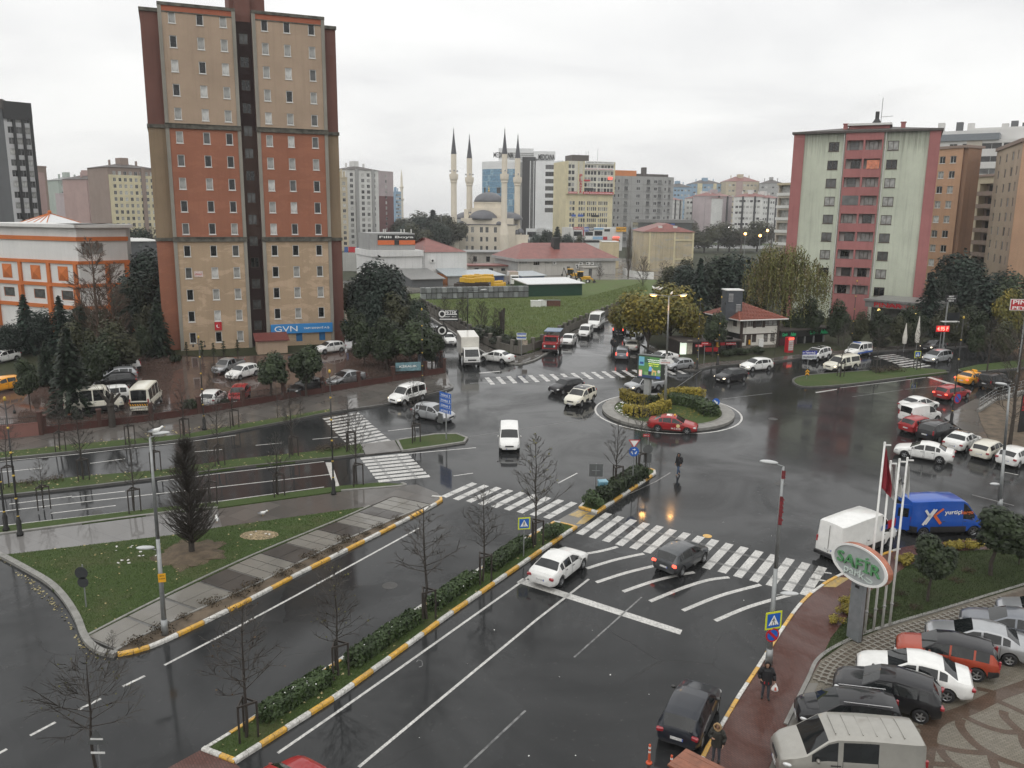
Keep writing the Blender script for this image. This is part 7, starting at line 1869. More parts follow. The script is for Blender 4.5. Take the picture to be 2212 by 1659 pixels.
def mk_poplar(name,seed,h=14):
 r=random.Random(seed);t=MB();b=MB();limb(t,(0,0,0),(0,0,h),.22,.03,6,r,.08,6)
 for i in range(150):
  z=h*r.uniform(.06,.8);a=r.random()*6.28;L=h*r.uniform(.15,.38)*(1.05-z/h);o=r.uniform(.2,.42)
  p0=Vector((0,0,z));p1=p0+Vector((math.cos(a)*o*L*.55,math.sin(a)*o*L*.55,L*.35));p2=p1+Vector((math.cos(a)*o*L*.25,math.sin(a)*o*L*.25,L*.65))
  b.cyl(p0,p1,.035,.025,3,caps=False);b.cyl(p1,p2,.025,.008,3,caps=False)
  for _ in range(3):q=p1.lerp(p2,r.random());b.cyl(q,q+Vector((r.uniform(-.3,.3),r.uniform(-.3,.3),r.uniform(.6,1.3))),.012,.006,3,caps=False)
 veg(name,(('trunk',t.mesh('trunk',[M_barkg])),('branches',b.mesh('branches',[M_barkg]))),h)
mk_poplar('poplar',61)
def mk_cone_bare(name,seed,h=5.5):
 r=random.Random(seed);t=MB();b=MB();limb(t,(0,0,0),(0,0,h),.11,.012,7,r,.03,5);bm_=M_barkd
 for i in range(500):
  k=r.random()**1.25;z=h*(.07+.88*k);a=r.random()*6.28;L=1.55*(1-k)**.75*r.uniform(.6,1.05)+.15;e=r.uniform(.75,1.3)+.6*k
  d=Vector((math.cos(a),math.sin(a),e)).normalized();p0=Vector((0,0,z));p1=p0+d*L*.6;p2=p1+(d+Vector((0,0,.5))).normalized()*L*.5
  b.cyl(p0,p1,.017,.011,3,caps=False);b.cyl(p1,p2,.011,.004,3,caps=False)
  for _ in range(5):
   q=p0.lerp(p2,r.uniform(.3,1));b.cyl(q,q+(d+rv(r,.6)).normalized()*r.uniform(.15,.4),.006,.003,3,caps=False)
 veg(name,(('trunk',t.mesh('trunk',[bm_])),('branches',b.mesh('branches',[bm_]))),h)
mk_cone_bare('hornbeam',62)
def mk_willow(name,seed,h=13,rad=5.0):
 r=random.Random(seed);t=MB();f=MB();g=MB();limb(t,(0,0,0),(.2,0,h*.42),.3,.18,7,r,.1,3)
 for i in range(26):
  a=r.random()*6.28;R_=rad*r.random()**.6;z=h*(.96-.30*(R_/rad)**2)*r.uniform(.86,1.0);top=Vector((R_*math.cos(a)*.85,R_*math.sin(a)*.85,z))
  limb(t,(.2,0,h*r.uniform(.25,.42)),top,.07,.02,5,r,.3,3)
  for s in range(36):
   o=top+rv(r,1.55);L=r.uniform(.25,.6)*h*.8;L=min(L,o.z-.6);d=Vector((math.cos(a),math.sin(a),0))*r.uniform(.0,.10)
   tgt=g if r.random()<.22 else f
   n=int(L/.26)
   for j in range(n):
    p=o+d*(j*.26)+Vector((r.uniform(-.12,.12),r.uniform(-.12,.12),-j*.26+.3*math.sin(min(1.5,j*.3))))
    card(tgt,p,rv(r),Vector((0,0,1))+rv(r,.3),.15,2.2)
 veg(name,(('trunk',t.mesh('trunk',[M_bark])),('crown',f.mesh('crown',[L_wil])),('dry_strands',g.mesh('dry_strands',[L_wil2]))),h)
mk_willow('willow',63)
PROTO={}
def plant(kind,label,pos,h,wide=1.0,cat='tree',group=None,name=None):
 parts,h0=VEG[kind];s=h/h0
 nm=name or{'con':'conifer','spr':'conifer','thi':'pine_tree','rnd':'evergreen_tree','tal':'evergreen_tree','aut':'autumn_tree','lol':'clipped_tree','bar':'bare_tree','fan':'bare_tree','big':'bare_tree','rus':'bare_tree','shr':'bare_shrub','bus':'bush','dry':'dry_bush','pop':'poplar_tree','hor':'conical_tree','wil':'willow_tree'}[kind[:3]]
 if kind=='bigbush':nm=name or 'bush'
 t=thing(nm,label,cat,pos,rnd.uniform(0,6.28),group)
 t.scale=(s*wide,s*wide,s)
 for n,me in parts:put(n,me,t)
 return t
def TY(kind,label,vx,Y,ytop,wide=1.0,z=.1,**k):
 if Y<Y_FLAT:Y=21.72/(17.5/Y+SLOPE)
 p=AT(vx,465,Y);top=AT(vx,ytop,Y);return plant(kind,label,(p.x,p.y,z),top.z-z,wide,**k)
def TG(kind,label,vx,vy,ytop,wide=1.0,z=.12,**k):
 p=G(vx,vy);top=AT(vx,ytop,p.y);return plant(kind,label,(p.x,p.y,z),top.z-z,wide,**k)
M_wood=plain('guard_wood',(.030,.024,.020),.6,var=.3,scale=8)
def guard_parts():
 st=MB();st.box(-.035,.035,-.035,.035,0,1.6);sm_=st.mesh('stake',[M_wood]);rl=MB();rl.box(-.45,.45,-.03,.03,-.04,.04);return sm_,rl.mesh('rail',[M_wood])
gsm,grm=guard_parts()
def guard(vx,vy,label,z=.12,s=1.0,rz=None):
 p=G(vx,vy);t=thing('tree_guard',label,'tree guard',(p.x,p.y,z),.6 if rz is None else rz,'wooden tree guards');t.scale=(s,s,s)
 a=[Vector((.42*math.cos(R(90+120*k)),.42*math.sin(R(90+120*k)),0))for k in range(3)]
 for k in range(3):
  put('stake',gsm,t,a[k]);m=(a[k]+a[(k+1)%3])/2;d=a[(k+1)%3]-a[k]
  put('rail',grm,t,(m.x,m.y,1.55),(0,0,math.atan2(d.y,d.x)),(d.length/.9*1.05,1,1))
GM='young trees along the hedged median';GF='young bare trees along the far boulevard'
ORD=['nearest','second','third','fourth','fifth','sixth','seventh','eighth','ninth','tenth','eleventh','twelfth','thirteenth','fourteenth']
for i,(vx,vy,yt,k,w)in enumerate(((533,1598,1300,'bareleaf2',1.0),(731,1464,1215,'bareleaf1',1.0),(921,1341,1085,'bare2',1.35),(1043,1260,1050,'bare1',1.1),(1156,1181,930,'bareleaf1',.95))):
 TG(k,f'{ORD[i]} young tree from the near end of the hedged median',vx,vy,yt,w,group=GM);guard(vx+2,vy+1,f'wooden guard round the {ORD[i]} tree of the hedged median')
TG('bare3','young bare tree in the far hedge bed beside the blue bin',1331,1055,905,1.1,group=GM);guard(1332,1056,'wooden guard at the far hedge bed beside the blue bin')
TG('bare2','thin bare tree at the tip of the far hedge bed',1381,1025,850,.8,group=GM);guard(1382,1026,'wooden guard at the tip of the far hedge bed')
FT=((130,976,850,'north pavement, leftmost'),(280,961,870,'north pavement, second from left'),(398,945,815,'north pavement, third from left'),(505,925,800,'north pavement, fourth from left'),(600,905,810,'north pavement, fifth from left'),(180,1039,880,'upper median, second from left'),(335,1021,860,'upper median, third from left'),(473,1007,850,'upper median, fourth from left'),(632,987,825,'upper median, fifth from left'),(755,976,850,'upper median by the zebra refuge'),(20,1056,900,'upper median, leftmost'),(95,1102,985,'lower strip, leftmost'),(290,1108,950,'lower strip, second from left'),(455,1092,955,'lower strip, third from left'),(601,1073,930,'lower strip, fourth from left'),(771,1050,880,'lower strip, rightmost'),(896,957,810,'grass tip by the direction boards'),(650,902,845,'north pavement, sixth from left'))
for i,(vx,vy,yt,w)in enumerate(FT):
 TG(('bare1','bare2','bare3')[i%3],f'young bare tree on the {w}',vx,vy,yt,(1.0,.9,1.15)[i%3],group=GF)
 if i not in(4,17):guard(vx+1,vy+1,f'wooden guard of the bare tree on the {w}',s=1.0)
TG('fan','spreading bare tree with a few leaves at the bottom left corner',207,1700,1408,1.0,z=0.02)
for vx,vy,yt,w in((1815,815,700,'leftmost'),(1892,806,690,'middle'),(1980,799,700,'rightmost')):
 TG('bare2',f'young bare tree on the right grass median, {w} of three',vx,vy,yt,1.0,group='young bare trees on the right median');guard(vx,vy+1,f'wooden guard on the right grass median, {w} of three')
for vx,vy,yt,w in((1673,771,705,'before the timbered house'),(1820,764,690,'between florist and police van'),(1955,752,660,'beside the lit price sign'),(2130,742,640,'at the far right pavement')):
 TG('bare1',f'thin bare tree {w}',vx,vy,yt,1.1,group='thin trees along the shop pavement')
TG('hornbeam','dense dark conical leafless tree on the grass island',415,1198,945,1.3)
GL='trees beside and behind the left lot'
for k,vx,Y,yt,w,lb in(('con1',118,70,705,.95,'dark cedar nearest the brick wall on the left'),('con3',66,82,735,.9,'broad dark conifer behind the cedar at the left wall'),('rnd3',165,78,735,.75,'dense dark tree right of the cedar at the left wall'),('rnd4',140,90,690,1.0,'tall olive tree behind the cedar'),('tall2',60,100,660,1.1,'tall dark evergreen between the mall conifers'),('tall1',150,104,650,1.0,'tall dark evergreen before the mall corner'),('rnd4',205,100,660,1.1,'brownish green tree under the russet leafless trees'),('tall2',285,112,570,1.1,'dark evergreen between the tall ones left of the tower'),('tall1',240,128,545,1.2,'dark evergreen behind the mall turrets'),('rnd4',300,106,655,.9,'olive tree on the path by the tower'),('rnd3',20,74,770,1.0,'olive evergreen mass at the far left wall'),('con2',30,100,637,1.1,'blue grey conifer before the mall, left one'),('con2',108,100,640,1.1,'blue grey conifer before the mall, right one'),('rustbare',190,96,505,1.25,'tall russet leafless tree before the mall corner'),('rustbare',225,98,560,1.2,'second russet leafless tree right of the tall one'),('bigbare2',160,104,600,.9,'grey leafless tree between conifers and mall'),('tall1',262,108,590,1.0,'dark tall evergreen left of the tower'),('tall2',300,122,520,1.2,'dark evergreen behind the tall one left of the tower'),('tall1',335,130,560,1.1,'dark evergreen touching the tower edge'),('con1',322,100,640,.85,'slim conifer on the grass by the tower corner'),('rnd4',232,88,690,1.2,'brownish dense tree above the parked lot row'),('rnd3',195,86,720,1.2,'dark round tree behind the lot row'),('rnd3',290,96,700,1.0,'dark round tree beyond the white suv'),('rnd4',130,84,760,1.1,'olive bushy tree between cedar and lot'),('tall2',255,140,530,1.4,'far dark evergreen mass left of the tower'),('tall1',60,110,700,1.3,'dark evergreen below the mall windows'),('tall2',-15,95,690,1.3,'dark evergreen cut by the left edge')):
 TY(k,lb,vx,Y,yt,w,group=GL)
p=G(243,925);bt_=thing('pollarded_tree','thick pollarded black trunk inside the railing before the minibus','tree',(p.x,p.y,.1),0)
mb=MB();limb(mb,(0,0,0),(0,0,2.0),.30,.26,9,rnd,.03,3);mb.ell((0,0,2.0),(.34,.34,.3),9,6);mb.obj('trunk',M_barkd,bt_)
mb=MB()
for a,e in((0,.9),(1.6,1.0),(3.0,.8),(4.3,1.1),(5.4,.7)):limb(mb,(0,0,2.0),(e*math.cos(a),e*math.sin(a)*.5,3.0),.17,.10,7,rnd,.05,2)
for k in range(26):
 a=rnd.random()*6.28;mb.cyl((math.cos(a)*.6,math.sin(a)*.4,2.8),(math.cos(a)*1.0+rnd.uniform(-.3,.3),math.sin(a)*.8,rnd.uniform(3.2,3.9)),.02,.008,4)
mb.obj('branches',M_barkd,bt_)
for vx,vy,yt,w in((404,772,738,'leftmost'),(437,776,735,'second'),(462,777,740,'third'),(484,775,736,'fourth'),(514,771,733,'rightmost')):
 TG('thinpine',f'small pine in front of the tower wall, {w} of five',vx,vy,yt,1.3,group='small pines at the tower wall')
TG('bigbush','dark round bush at the left tower corner',382,785,763,.9)
TG('shrubbare','leafless shrub clump in the tower lot island',462,838,780,1.1,z=.15);TG('shrubbare','leafless shrub by the lot wall near the lamp',455,872,815,.9,z=.15);TG('bigbush','green bush at the brick wall beside the white hatchback',417,893,855,.7);TG('bigbush','dark low bush between white and red lot cars',488,880,858,.6)
TG('rnd1','round evergreen with dark trunk at the lot wall, left of the pair',587,868,758,1.05);TG('rnd2','round evergreen with dark trunk at the lot wall, right of the pair',662,858,735,1.0)
GC='dark trees between tower and side street'
for k,vx,Y,yt,w,lb in(('tall2',812,112,545,1.15,'tallest dark pine right of the tower'),('rnd4',775,122,580,.9,'dark pine just right of the tower wall'),('tall1',835,122,560,1.0,'dark evergreen behind the tallest pine'),('rnd4',862,108,630,1.1,'olive dark tree below the tallest pine, right'),('tall2',800,108,610,.9,'dark evergreen below the tallest pine, left'),('rnd3',905,98,670,1.0,'dark round tree beside the round disc sign'),('rnd3',850,96,690,1.1,'dark round tree over the banners'),('tall2',775,118,585,.9,'dark evergreen between tower and tallest pine'),('tall1',850,116,600,1.0,'dark evergreen right of the tallest pine'),('rnd4',880,118,620,1.1,'olive tree near the petek sign'),('rnd3',780,94,690,.95,'dark round tree over the lot wall, left of four'),('rnd3',830,92,680,1.0,'dark round tree over the lot wall, second of four'),('rnd1',882,90,690,1.25,'dark round tree over the lot wall, third of four'),('rnd2',930,92,715,1.1,'dark round tree over the lot wall, last of four'),('tall1',900,104,640,.9,'dark tree behind the wall trees near the truck'),('rnd3',755,104,660,.9,'dark tree hugging the right tower corner'),('rnd4',800,100,720,1.0,'low olive tree behind the wall banners')):
 TY(k,lb,vx,Y,yt,w,group=GC)
for vx,vy,yt,lb in((1000,705,640,'leafless shrub mass left in the vacant lot'),(1040,722,650,'leafless shrub mass middle in the vacant lot'),(1075,735,665,'leafless shrub mass right in the vacant lot'),(960,690,640,'leafless shrub at the lot wall by the petek sign'),(1105,748,715,'low leafless shrub at the curved wall')):
 TG('shrubbare',lb,vx,vy,yt,1.3,z=.2,group='leafless shrubs in the vacant lot')
TG('bigbush','green bramble clump at the wall corner of the vacant lot',1095,752,722,1.6,z=.2);TG('bigbush','green bramble clump left of the wall corner',1055,738,700,1.5,z=.2)
p=G(1084,735);sn=thing('dead_stump','split black dead trunk standing in the vacant lot','stump',(p.x,p.y,.2));mb=MB()
for x in(-.25,.05,.3):limb(mb,(x*.4,0,0),(x,.1,4.0+x),.22,.16,7,rnd,.08,3)
mb.obj('trunk',M_barkd,sn)
GR='trees around the timbered house'
for k,vx,Y,yt,w,lb in(('aut1',1372,113,622,1.15,'yellow green autumn tree at the side street, left'),('aut2',1412,109,612,1.05,'yellow autumn tree at the side street, middle'),('aut1',1462,112,605,1.15,'yellow green autumn tree at the side street, right'),('aut2',1500,108,640,.95,'yellow autumn tree beside the kiosk row'),('aut1',1440,122,600,1.0,'yellow green autumn tree behind the row'),('aut2',1345,118,645,.8,'yellow autumn tree nearest the side street'),('rnd1',1557,103,672,.9,'dark round tree before the timbered house side'),('con2',1520,135,560,1.0,'dark conifer behind the kiosks, left'),('tall1',1560,140,540,1.2,'dark evergreen behind the timbered house, left'),('tall2',1605,138,535,1.2,'dark evergreen behind the timbered house, middle'),('tall1',1640,134,570,1.0,'dark evergreen behind the timbered house, right'),('tall2',1490,145,560,1.1,'dark evergreen above the yellow trees'),('bigbare',1530,150,550,.9,'leafless grey tree among the dark evergreens'),('rnd4',1450,150,570,1.0,'olive tree below the stained hall'),('rnd3',1490,118,655,.9,'dark tree between autumn trees and kiosk'),('rnd3',1655,122,640,1.0,'dark tree right behind the timbered house'),('rnd4',1630,150,590,.9,'olive tree behind the shaft')):
 TY(k,lb,vx,Y,yt,w,group=GR)
TY('willow','large yellow green weeping willow before the pale green block',1712,120,512,1.05)
GS='dark trees along the right shop strip'
for k,vx,Y,yt,w,lb in(('rnd3',1770,116,640,1.0,'dark round tree under the willow'),('rnd3',1730,116,665,.9,'dark round tree above the florist roof'),('rnd3',1835,114,645,.9,'dark round tree right of the florist'),('rnd4',1880,112,668,.9,'olive dark tree behind the police van'),('rnd3',1925,112,665,.95,'dark round tree before the canopy shop'),('rnd4',1970,110,680,.9,'olive dark tree right before the canopy shop'),('spruce',2030,124,585,.9,'large blue grey spruce before the orange wing'),('rnd3',2010,114,668,.8,'dark tree left of the spruce foot'),('tall1',2060,130,590,.9,'dark evergreen right of the spruce'),('rnd3',1990,112,655,.8,'dark round tree at the pink corner strip foot'),('rnd4',2066,116,655,1.0,'dark olive tree behind the black flower board'),('rnd3',2125,114,655,1.1,'dark round tree between the boards at the right'),('tall2',2180,128,570,1.0,'dark evergreen before the orange right block'),('spruce',2150,118,595,1.0,'blue grey spruce before the cream balcony building'),('tall2',2085,140,530,1.3,'dark evergreen mass between orange wing and balcony building'),('tall1',2110,150,545,1.2,'dark evergreen further back behind the spruce'),('rnd3',2195,120,590,1.2,'dark round tree at the right edge under the orange block'),('aut1',2215,112,612,.7,'yellow green tree cut by the right edge'),('rnd4',2098,113,672,1.0,'olive dark tree behind the red price sign'),('rnd3',2150,104,700,1.0,'dark tree at the far right pavement'),('rnd4',2205,102,690,1.0,'olive dark tree at the right edge pavement'),('bigbare',2175,92,680,.8,'leafless tree at the right edge behind the taxi')):
 TY(k,lb,vx,Y,yt,w,group=GS)
TG('bigbare','big dark leafless tree at the right edge beside the railing',2180,965,690,.95,z=.1)
for vx,vy,yt,lb in((1600,768,748,'brownish hedge bush before the house door'),(1640,766,746,'brownish hedge bush before the house wall'),(1575,772,752,'brownish hedge bush by the house corner'),(1850,758,738,'dark bush behind the police van'),(1905,752,730,'dark bush before the canopy shop left'),(1960,748,725,'dark bush before the canopy shop right')):
 TG('bigbush',lb,vx,vy,yt,1.4,z=.14,group='low bushes on the shop strip')
TY('poplar','tall leafless poplar before the stained cream hall',1362,235,478,1.1)
for vx,Y,yt,k,lb in((1180,330,492,'tall1','dark tree before the hospital podium, left'),(1205,330,488,'con1','dark cypress before the hospital podium'),(1228,335,500,'tall2','dark tree before the shop row, left'),(1160,340,500,'tall2','dark tree right of the mosque porch'),(1250,335,505,'rnd4','dark tree before the shop row, right')):
 TY(k,lb,vx,Y,yt,1.1,z=0,group='dark trees between mosque and shops')
for i,(vx,yt)in enumerate(((868,468),(890,455),(912,460),(935,452),(955,458),(968,462),(880,478),(925,476),(950,474),(900,480))):
 TY(('tall1','rnd4','tall2','con1')[i%4],f'far dark tree in the belt left of the mosque, {ORD[i]} planted',vx,420-6*i,yt,1.6,z=0,group='tree belt left of the mosque')['label']=['tree with pointed top at the left of the far belt','broad tree second in the far belt','dense tree third in the far belt','highest pointed tree in the far belt','dense tree near the minaret in the far belt','last tree beside the first minaret','low tree in front at the left of the far belt','low pointed tree in front in mid belt','low tree in front near the minaret','low broad tree in front of the far belt'][i]
for i,vx in enumerate((1475,1500,1525,1555,1580,1605,1640,1670)):
 TY('bigbare2' if i%2 else 'rnd4',['dark tree left before the white terrace','leafless tree left before the white terrace','dark tree second before the white terrace','leafless tree before the blank terrace end','dark tree right of the blank terrace end','leafless tree under the red roofed block','dark tree under the hazy grey block','leafless tree beside the narrow white building'][i],vx,420-10*(i%3),474+5*(i%3),1.9,z=0,group='trees before the white terrace')
for i,(vx,Y,yt)in enumerate(((1395,205,553),(1440,190,560),(1478,180,555),(1300,225,570),(1020,250,548),(880,260,560))):
 TY(('shrubbare','bigbare','rnd4','shrubbare','bigbare','bigbare2')[i],['leafless shrub at the foot of the poplar','leafless tree before the stained hall','olive tree right of the stained hall foot','leafless shrub by the white tarpaulin','leafless tree before the stucco sheds','leafless tree beside the patched roof shed'][i],vx,Y,yt,1.1,z=0)
for i,vx in enumerate((240,262,285,305,325,120,45)):
 TY(('bigbare2','tall1')[i%2],['leafless tree under the beige block, leftmost','dark tree under the beige block, left','leafless tree under the beige block, middle','dark tree under the beige block, right','leafless tree by the tower edge far off','dark tree before the framed gable block','leafless tree behind the mall roof'][i],vx,240,485 if i<5 else 470,1.3,z=0,group='trees under the far left blocks')
def hedge(label,px,w,h,mat,n,s=.10,z=.12,name='hedge',ytop=None,group=None,flowers=0,seed=1,jit=.06):
 r=random.Random(seed);pts=chain(smooth(px,4)if len(px)>2 else px,.35);mb=MB();core=MB()
 t=thing(name,label,'hedge',(px[0].x,px[0].y,z),0,group);o=Vector((px[0].x,px[0].y,0));q=[Vector((p.x,p.y,0))-o for p in pts]
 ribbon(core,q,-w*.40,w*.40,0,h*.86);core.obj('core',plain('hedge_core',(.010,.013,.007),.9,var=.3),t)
 L=sum((b-a).length for a,b in zip(q,q[1:]));per=n/L
 for a,b in zip(q,q[1:]):
  d=(b-a).normalized();nn=Vector((-d.y,d.x,0))
  for _ in range(max(1,int(per*(b-a).length))):
   u=r.random();side=r.random()
   c=a.lerp(b,u)
   if side<.45:p=c+nn*r.uniform(-w/2,w/2)+Vector((0,0,h*r.uniform(.88,1.06)));no=Vector((0,0,1))
   else:
    sg=1 if side<.725 else-1;p=c+nn*(sg*w/2*r.uniform(.88,1.1))+Vector((0,0,h*r.random()**.7));no=nn*sg
   card(mb,p+rv(r,jit),no+rv(r,.8),rv(r),s*r.uniform(.6,1.4),1.5)
 for c,sgn in((q[0],-1),(q[-1],1)):
  for _ in range(int(per*w*.6)):card(mb,c+Vector((r.uniform(-w/2,w/2),r.uniform(-w/2,w/2),h*r.random()))+rv(r,jit),rv(r),rv(r),s*r.uniform(.6,1.4),1.5)
 mb.obj('foliage',mat,t)
 if flowers:
  fb=MB()
  for _ in range(flowers):
   i=r.randrange(len(q)-1);c=q[i].lerp(q[i+1],r.random());card(fb,c+Vector((r.uniform(-w/2,w/2),r.uniform(-w/2,w/2),h*r.uniform(.9,1.1))),Vector((0,0,1))+rv(r,.4),rv(r),.07,1.0)
  fb.obj('blossom',M_white,t)['kind']='stuff'
 return t
HG='low hedges on the near median'
for i,(a,b)in enumerate((((578,1557),(702,1478)),((762,1440),(898,1346)),((938,1318),(1022,1258)),((1058,1236),(1135,1181)))):
 hedge(f'{["nearest", "second", "third", "farthest"][i]} clipped hedge segment on the near median',[G(a[0],a[1]),G((a[0]+b[0])/2,(a[1]+b[1])/2),G(*b)],.78,.52,L_hed,(2600,2600,1800,1600)[i],.11,group=HG,flowers=(30,16,10,0)[i],seed=i)
hedge('dark hedge along the far median bed',[G(1302,1085),G(1340,1060),G(1385,1033)],1.1,.8,L_eve,2200,.14,seed=7)
TG('bushh','round green bush at the crossing end of the near median',1190,1166,1130,1.0,cat='bush');TG('bushh','round green bush at the near end of the far median bed',1280,1096,1062,1.2,cat='bush')
HR_='roundabout hedges'
v7=lambda x,y:G(1206.9+x/6,740.6+y/6)
hedge('golden hedge curving before the billboard post',[v7(850,745),v7(900,790),v7(1010,830),v7(1120,835)],1.0,.95,L_hedy,1500,.14,z=.2,group=HR_,seed=11);hedge('short golden hedge right of the billboard post',[v7(1235,825),v7(1320,815),v7(1350,790)],.9,.75,L_hedy,600,.14,z=.2,group=HR_,seed=12)
hedge('dark green hedge between the golden ones',[v7(1130,835),v7(1190,840),v7(1235,828)],1.0,.85,L_eve,700,.14,z=.2,group=HR_,seed=13)
hedge('long golden hedge at the front of the roundabout',[v7(890,940),v7(1000,975),v7(1150,970),v7(1290,930),v7(1390,870)],1.0,.85,L_hedy,2200,.14,z=.2,group=HR_,seed=14);hedge('golden hedge at the back of the roundabout',[v7(1400,770),v7(1500,735),v7(1640,725),v7(1830,735)],1.0,.9,L_hedy,1600,.14,z=.2,group=HR_,seed=15)
hedge('dark green hedge sweeping round the right of the roundabout',[v7(1430,800),v7(1560,810),v7(1720,840),v7(1860,890),v7(1960,960)],1.6,.85,L_hed,2600,.14,z=.2,group=HR_,seed=16)
GY='golden shrubs round the right lawn'
for i,(vx,vy)in enumerate(((1808,1352),(1820,1330),(1832,1310),(1848,1296),(1885,1262),(1898,1250),(1950,1222),(1962,1216),(2060,1192),(2080,1190),(2100,1187),(2185,1180),(2205,1178))):
 TG('bushy',f'golden shrub at the lawn edge, {ORD[i]} from the sign post',vx,vy,vy-24,1.0,z=.14,group=GY,cat='bush')
TG('lolly','clipped round tree on the right lawn, nearer one',2003,1304,1155,1.12,z=.15);TG('lolly','clipped round tree on the right lawn, farther one',2139,1248,1092,1.5,z=.15);TG('rnd2','small dark bush tree at the right edge of the lawn',2200,1225,1165,1.0,z=.15)
for i,(vx,vy)in enumerate(((1990,1265),(2035,1250),(2065,1262),(1945,1290),(1975,1320),(1905,1330),(2090,1240),(1930,1315),(1880,1340),(1860,1352))):
 TG('drybush',f'low rose shrub on the right lawn, {ORD[i]} counted',vx,vy,vy-16,1.0,z=.15,group='low rose shrubs on the lawn',cat='shrub')
for i in range(14):
 t_=.04+i*.068;a=along(lo_,t_);b=G(*((287,1406),(860,1128))[0]).lerp(G(860,1128),t_);p=a.lerp(b,.55)+Vector((rnd.uniform(-.3,.3),rnd.uniform(-.2,.2),0))
 plant('drybush',f'low brown dry shrub in the kerb planting strip, {ORD[min(i, 13)]} from the island tip',(p.x,p.y,.11),rnd.uniform(.25,.45),1.1,'shrub','dry shrubs in the kerb planting strip')
for i,(vx,vy)in enumerate(((120,1040),(60,1048),(700,975),(725,972),(390,1018),(1900,805),(1930,803))):
 TG('drybush','low brown dry shrub on '+['the upper median, left','the upper median, far left','the upper median by the refuge, left','the upper median by the refuge, right','the upper median behind the conical tree','the right median, left','the right median, right'][i],vx,vy,vy-14,1.6,z=.13,group='dry shrubs on the grass medians',cat='shrub')
TG('bareleaf1','leggy seedling with few leaves at the island tip',245,1412,1360,1.0,z=.1)
def scatter(name,px,n,s,mat,z,seed,up=1.0,h=0.0):
 r=random.Random(seed);pg=[(p.x,p.y)for p in(G(*q)for q in px)];xs=[p[0]for p in pg];ys=[p[1]for p in pg];mb=MB();c=0
 def ins(x,y):
  k=False
  for i in range(len(pg)):
   (x1,y1),(x2,y2)=pg[i],pg[i-1]
   if(y1>y)!=(y2>y)and x<(x2-x1)*(y-y1)/(y2-y1)+x1:k=not k
  return k
 while c<n:
  x,y=r.uniform(min(xs),max(xs)),r.uniform(min(ys),max(ys))
  if not ins(x,y):continue
  c+=1
  if h:
   a=r.random()*6.28;l=h*r.uniform(.5,1.3);w=s*.5;d=Vector((math.cos(a),math.sin(a),0));t=Vector((x,y,z));e=rv(r,h*.4)
   mb.add((t-d*w,t+d*w,t+Vector((e.x,e.y,l))),((0,1,2),))
  else:card(mb,Vector((x,y,z+r.uniform(0,.02))),Vector((0,0,up))+rv(r,.5),rv(r),s*r.uniform(.6,1.4),1.3)
 o=put(name,mb.mesh(name,[mat]));o['kind']='stuff';o['label']={'fallen_leaves':'pale fallen leaves scattered over grass and gutter','grass':'short wet grass blades','flowers':'small pale flowers in the roundabout bed','field_grass':'rough wet grass of the vacant lot'}[name]
 return o
L_grass=leafmat('blades',(.028,.048,.012),(.085,.125,.035),1.5);L_fieldb=leafmat('blades_field',(.06,.09,.022),(.17,.20,.07),.4)
scatter('fallen_leaves',isl,150,.09,L_lit,.14,1);scatter('fallen_leaves',[(0,1206),(60,1245),(133,1310),(170,1380),(215,1420),(260,1424),(250,1440),(180,1410),(140,1340),(60,1265)],130,.09,L_lit,.008,2)
scatter('fallen_leaves',med_r+med_l[::-1],120,.09,L_lit,.14,3);scatter('fallen_leaves',[(0,1050),(700,976),(700,992),(0,1072)],160,.12,L_lit,.14,4);scatter('fallen_leaves',[(0,982),(713,888),(717,892),(0,996)],140,.14,L_lit,.14,5)
scatter('fallen_leaves',[(1100,1300),(1500,1100),(1900,1100),(1600,1400),(1400,1640),(700,1640)],22,.05,M_white,.006,8)
scatter('grass',isl,26000,.022,L_grass,.13,11,h=.075);scatter('grass',med_r+med_l[::-1],12000,.02,L_grass,.13,12,h=.07);scatter('grass',[(1773,1430),(1795,1383),(1870,1288),(1958,1228),(2060,1196),(2212,1188),(2212,1270),(2041,1321),(1908,1361),(1825,1394)],16000,.022,leafmat('blades_lawn',(.014,.024,.008),(.045,.062,.02),1.5),.15,13,h=.08)
scatter('field_grass',[(925,668),(1027,728),(1075,750),(1124,760),(1164,750),(1237,708),(1334,668),(1400,630),(1390,612),(1262,645),(920,652)],26000,.10,L_fieldb,.22,14,h=.28)
scatter('flowers',[(1324,885),(1345,870),(1400,880),(1395,900),(1350,908)],260,.14,M_white,.24,15);scatter('flowers',[(1450,885),(1500,888),(1520,905),(1480,912)],120,.12,L_hedy,.24,16)
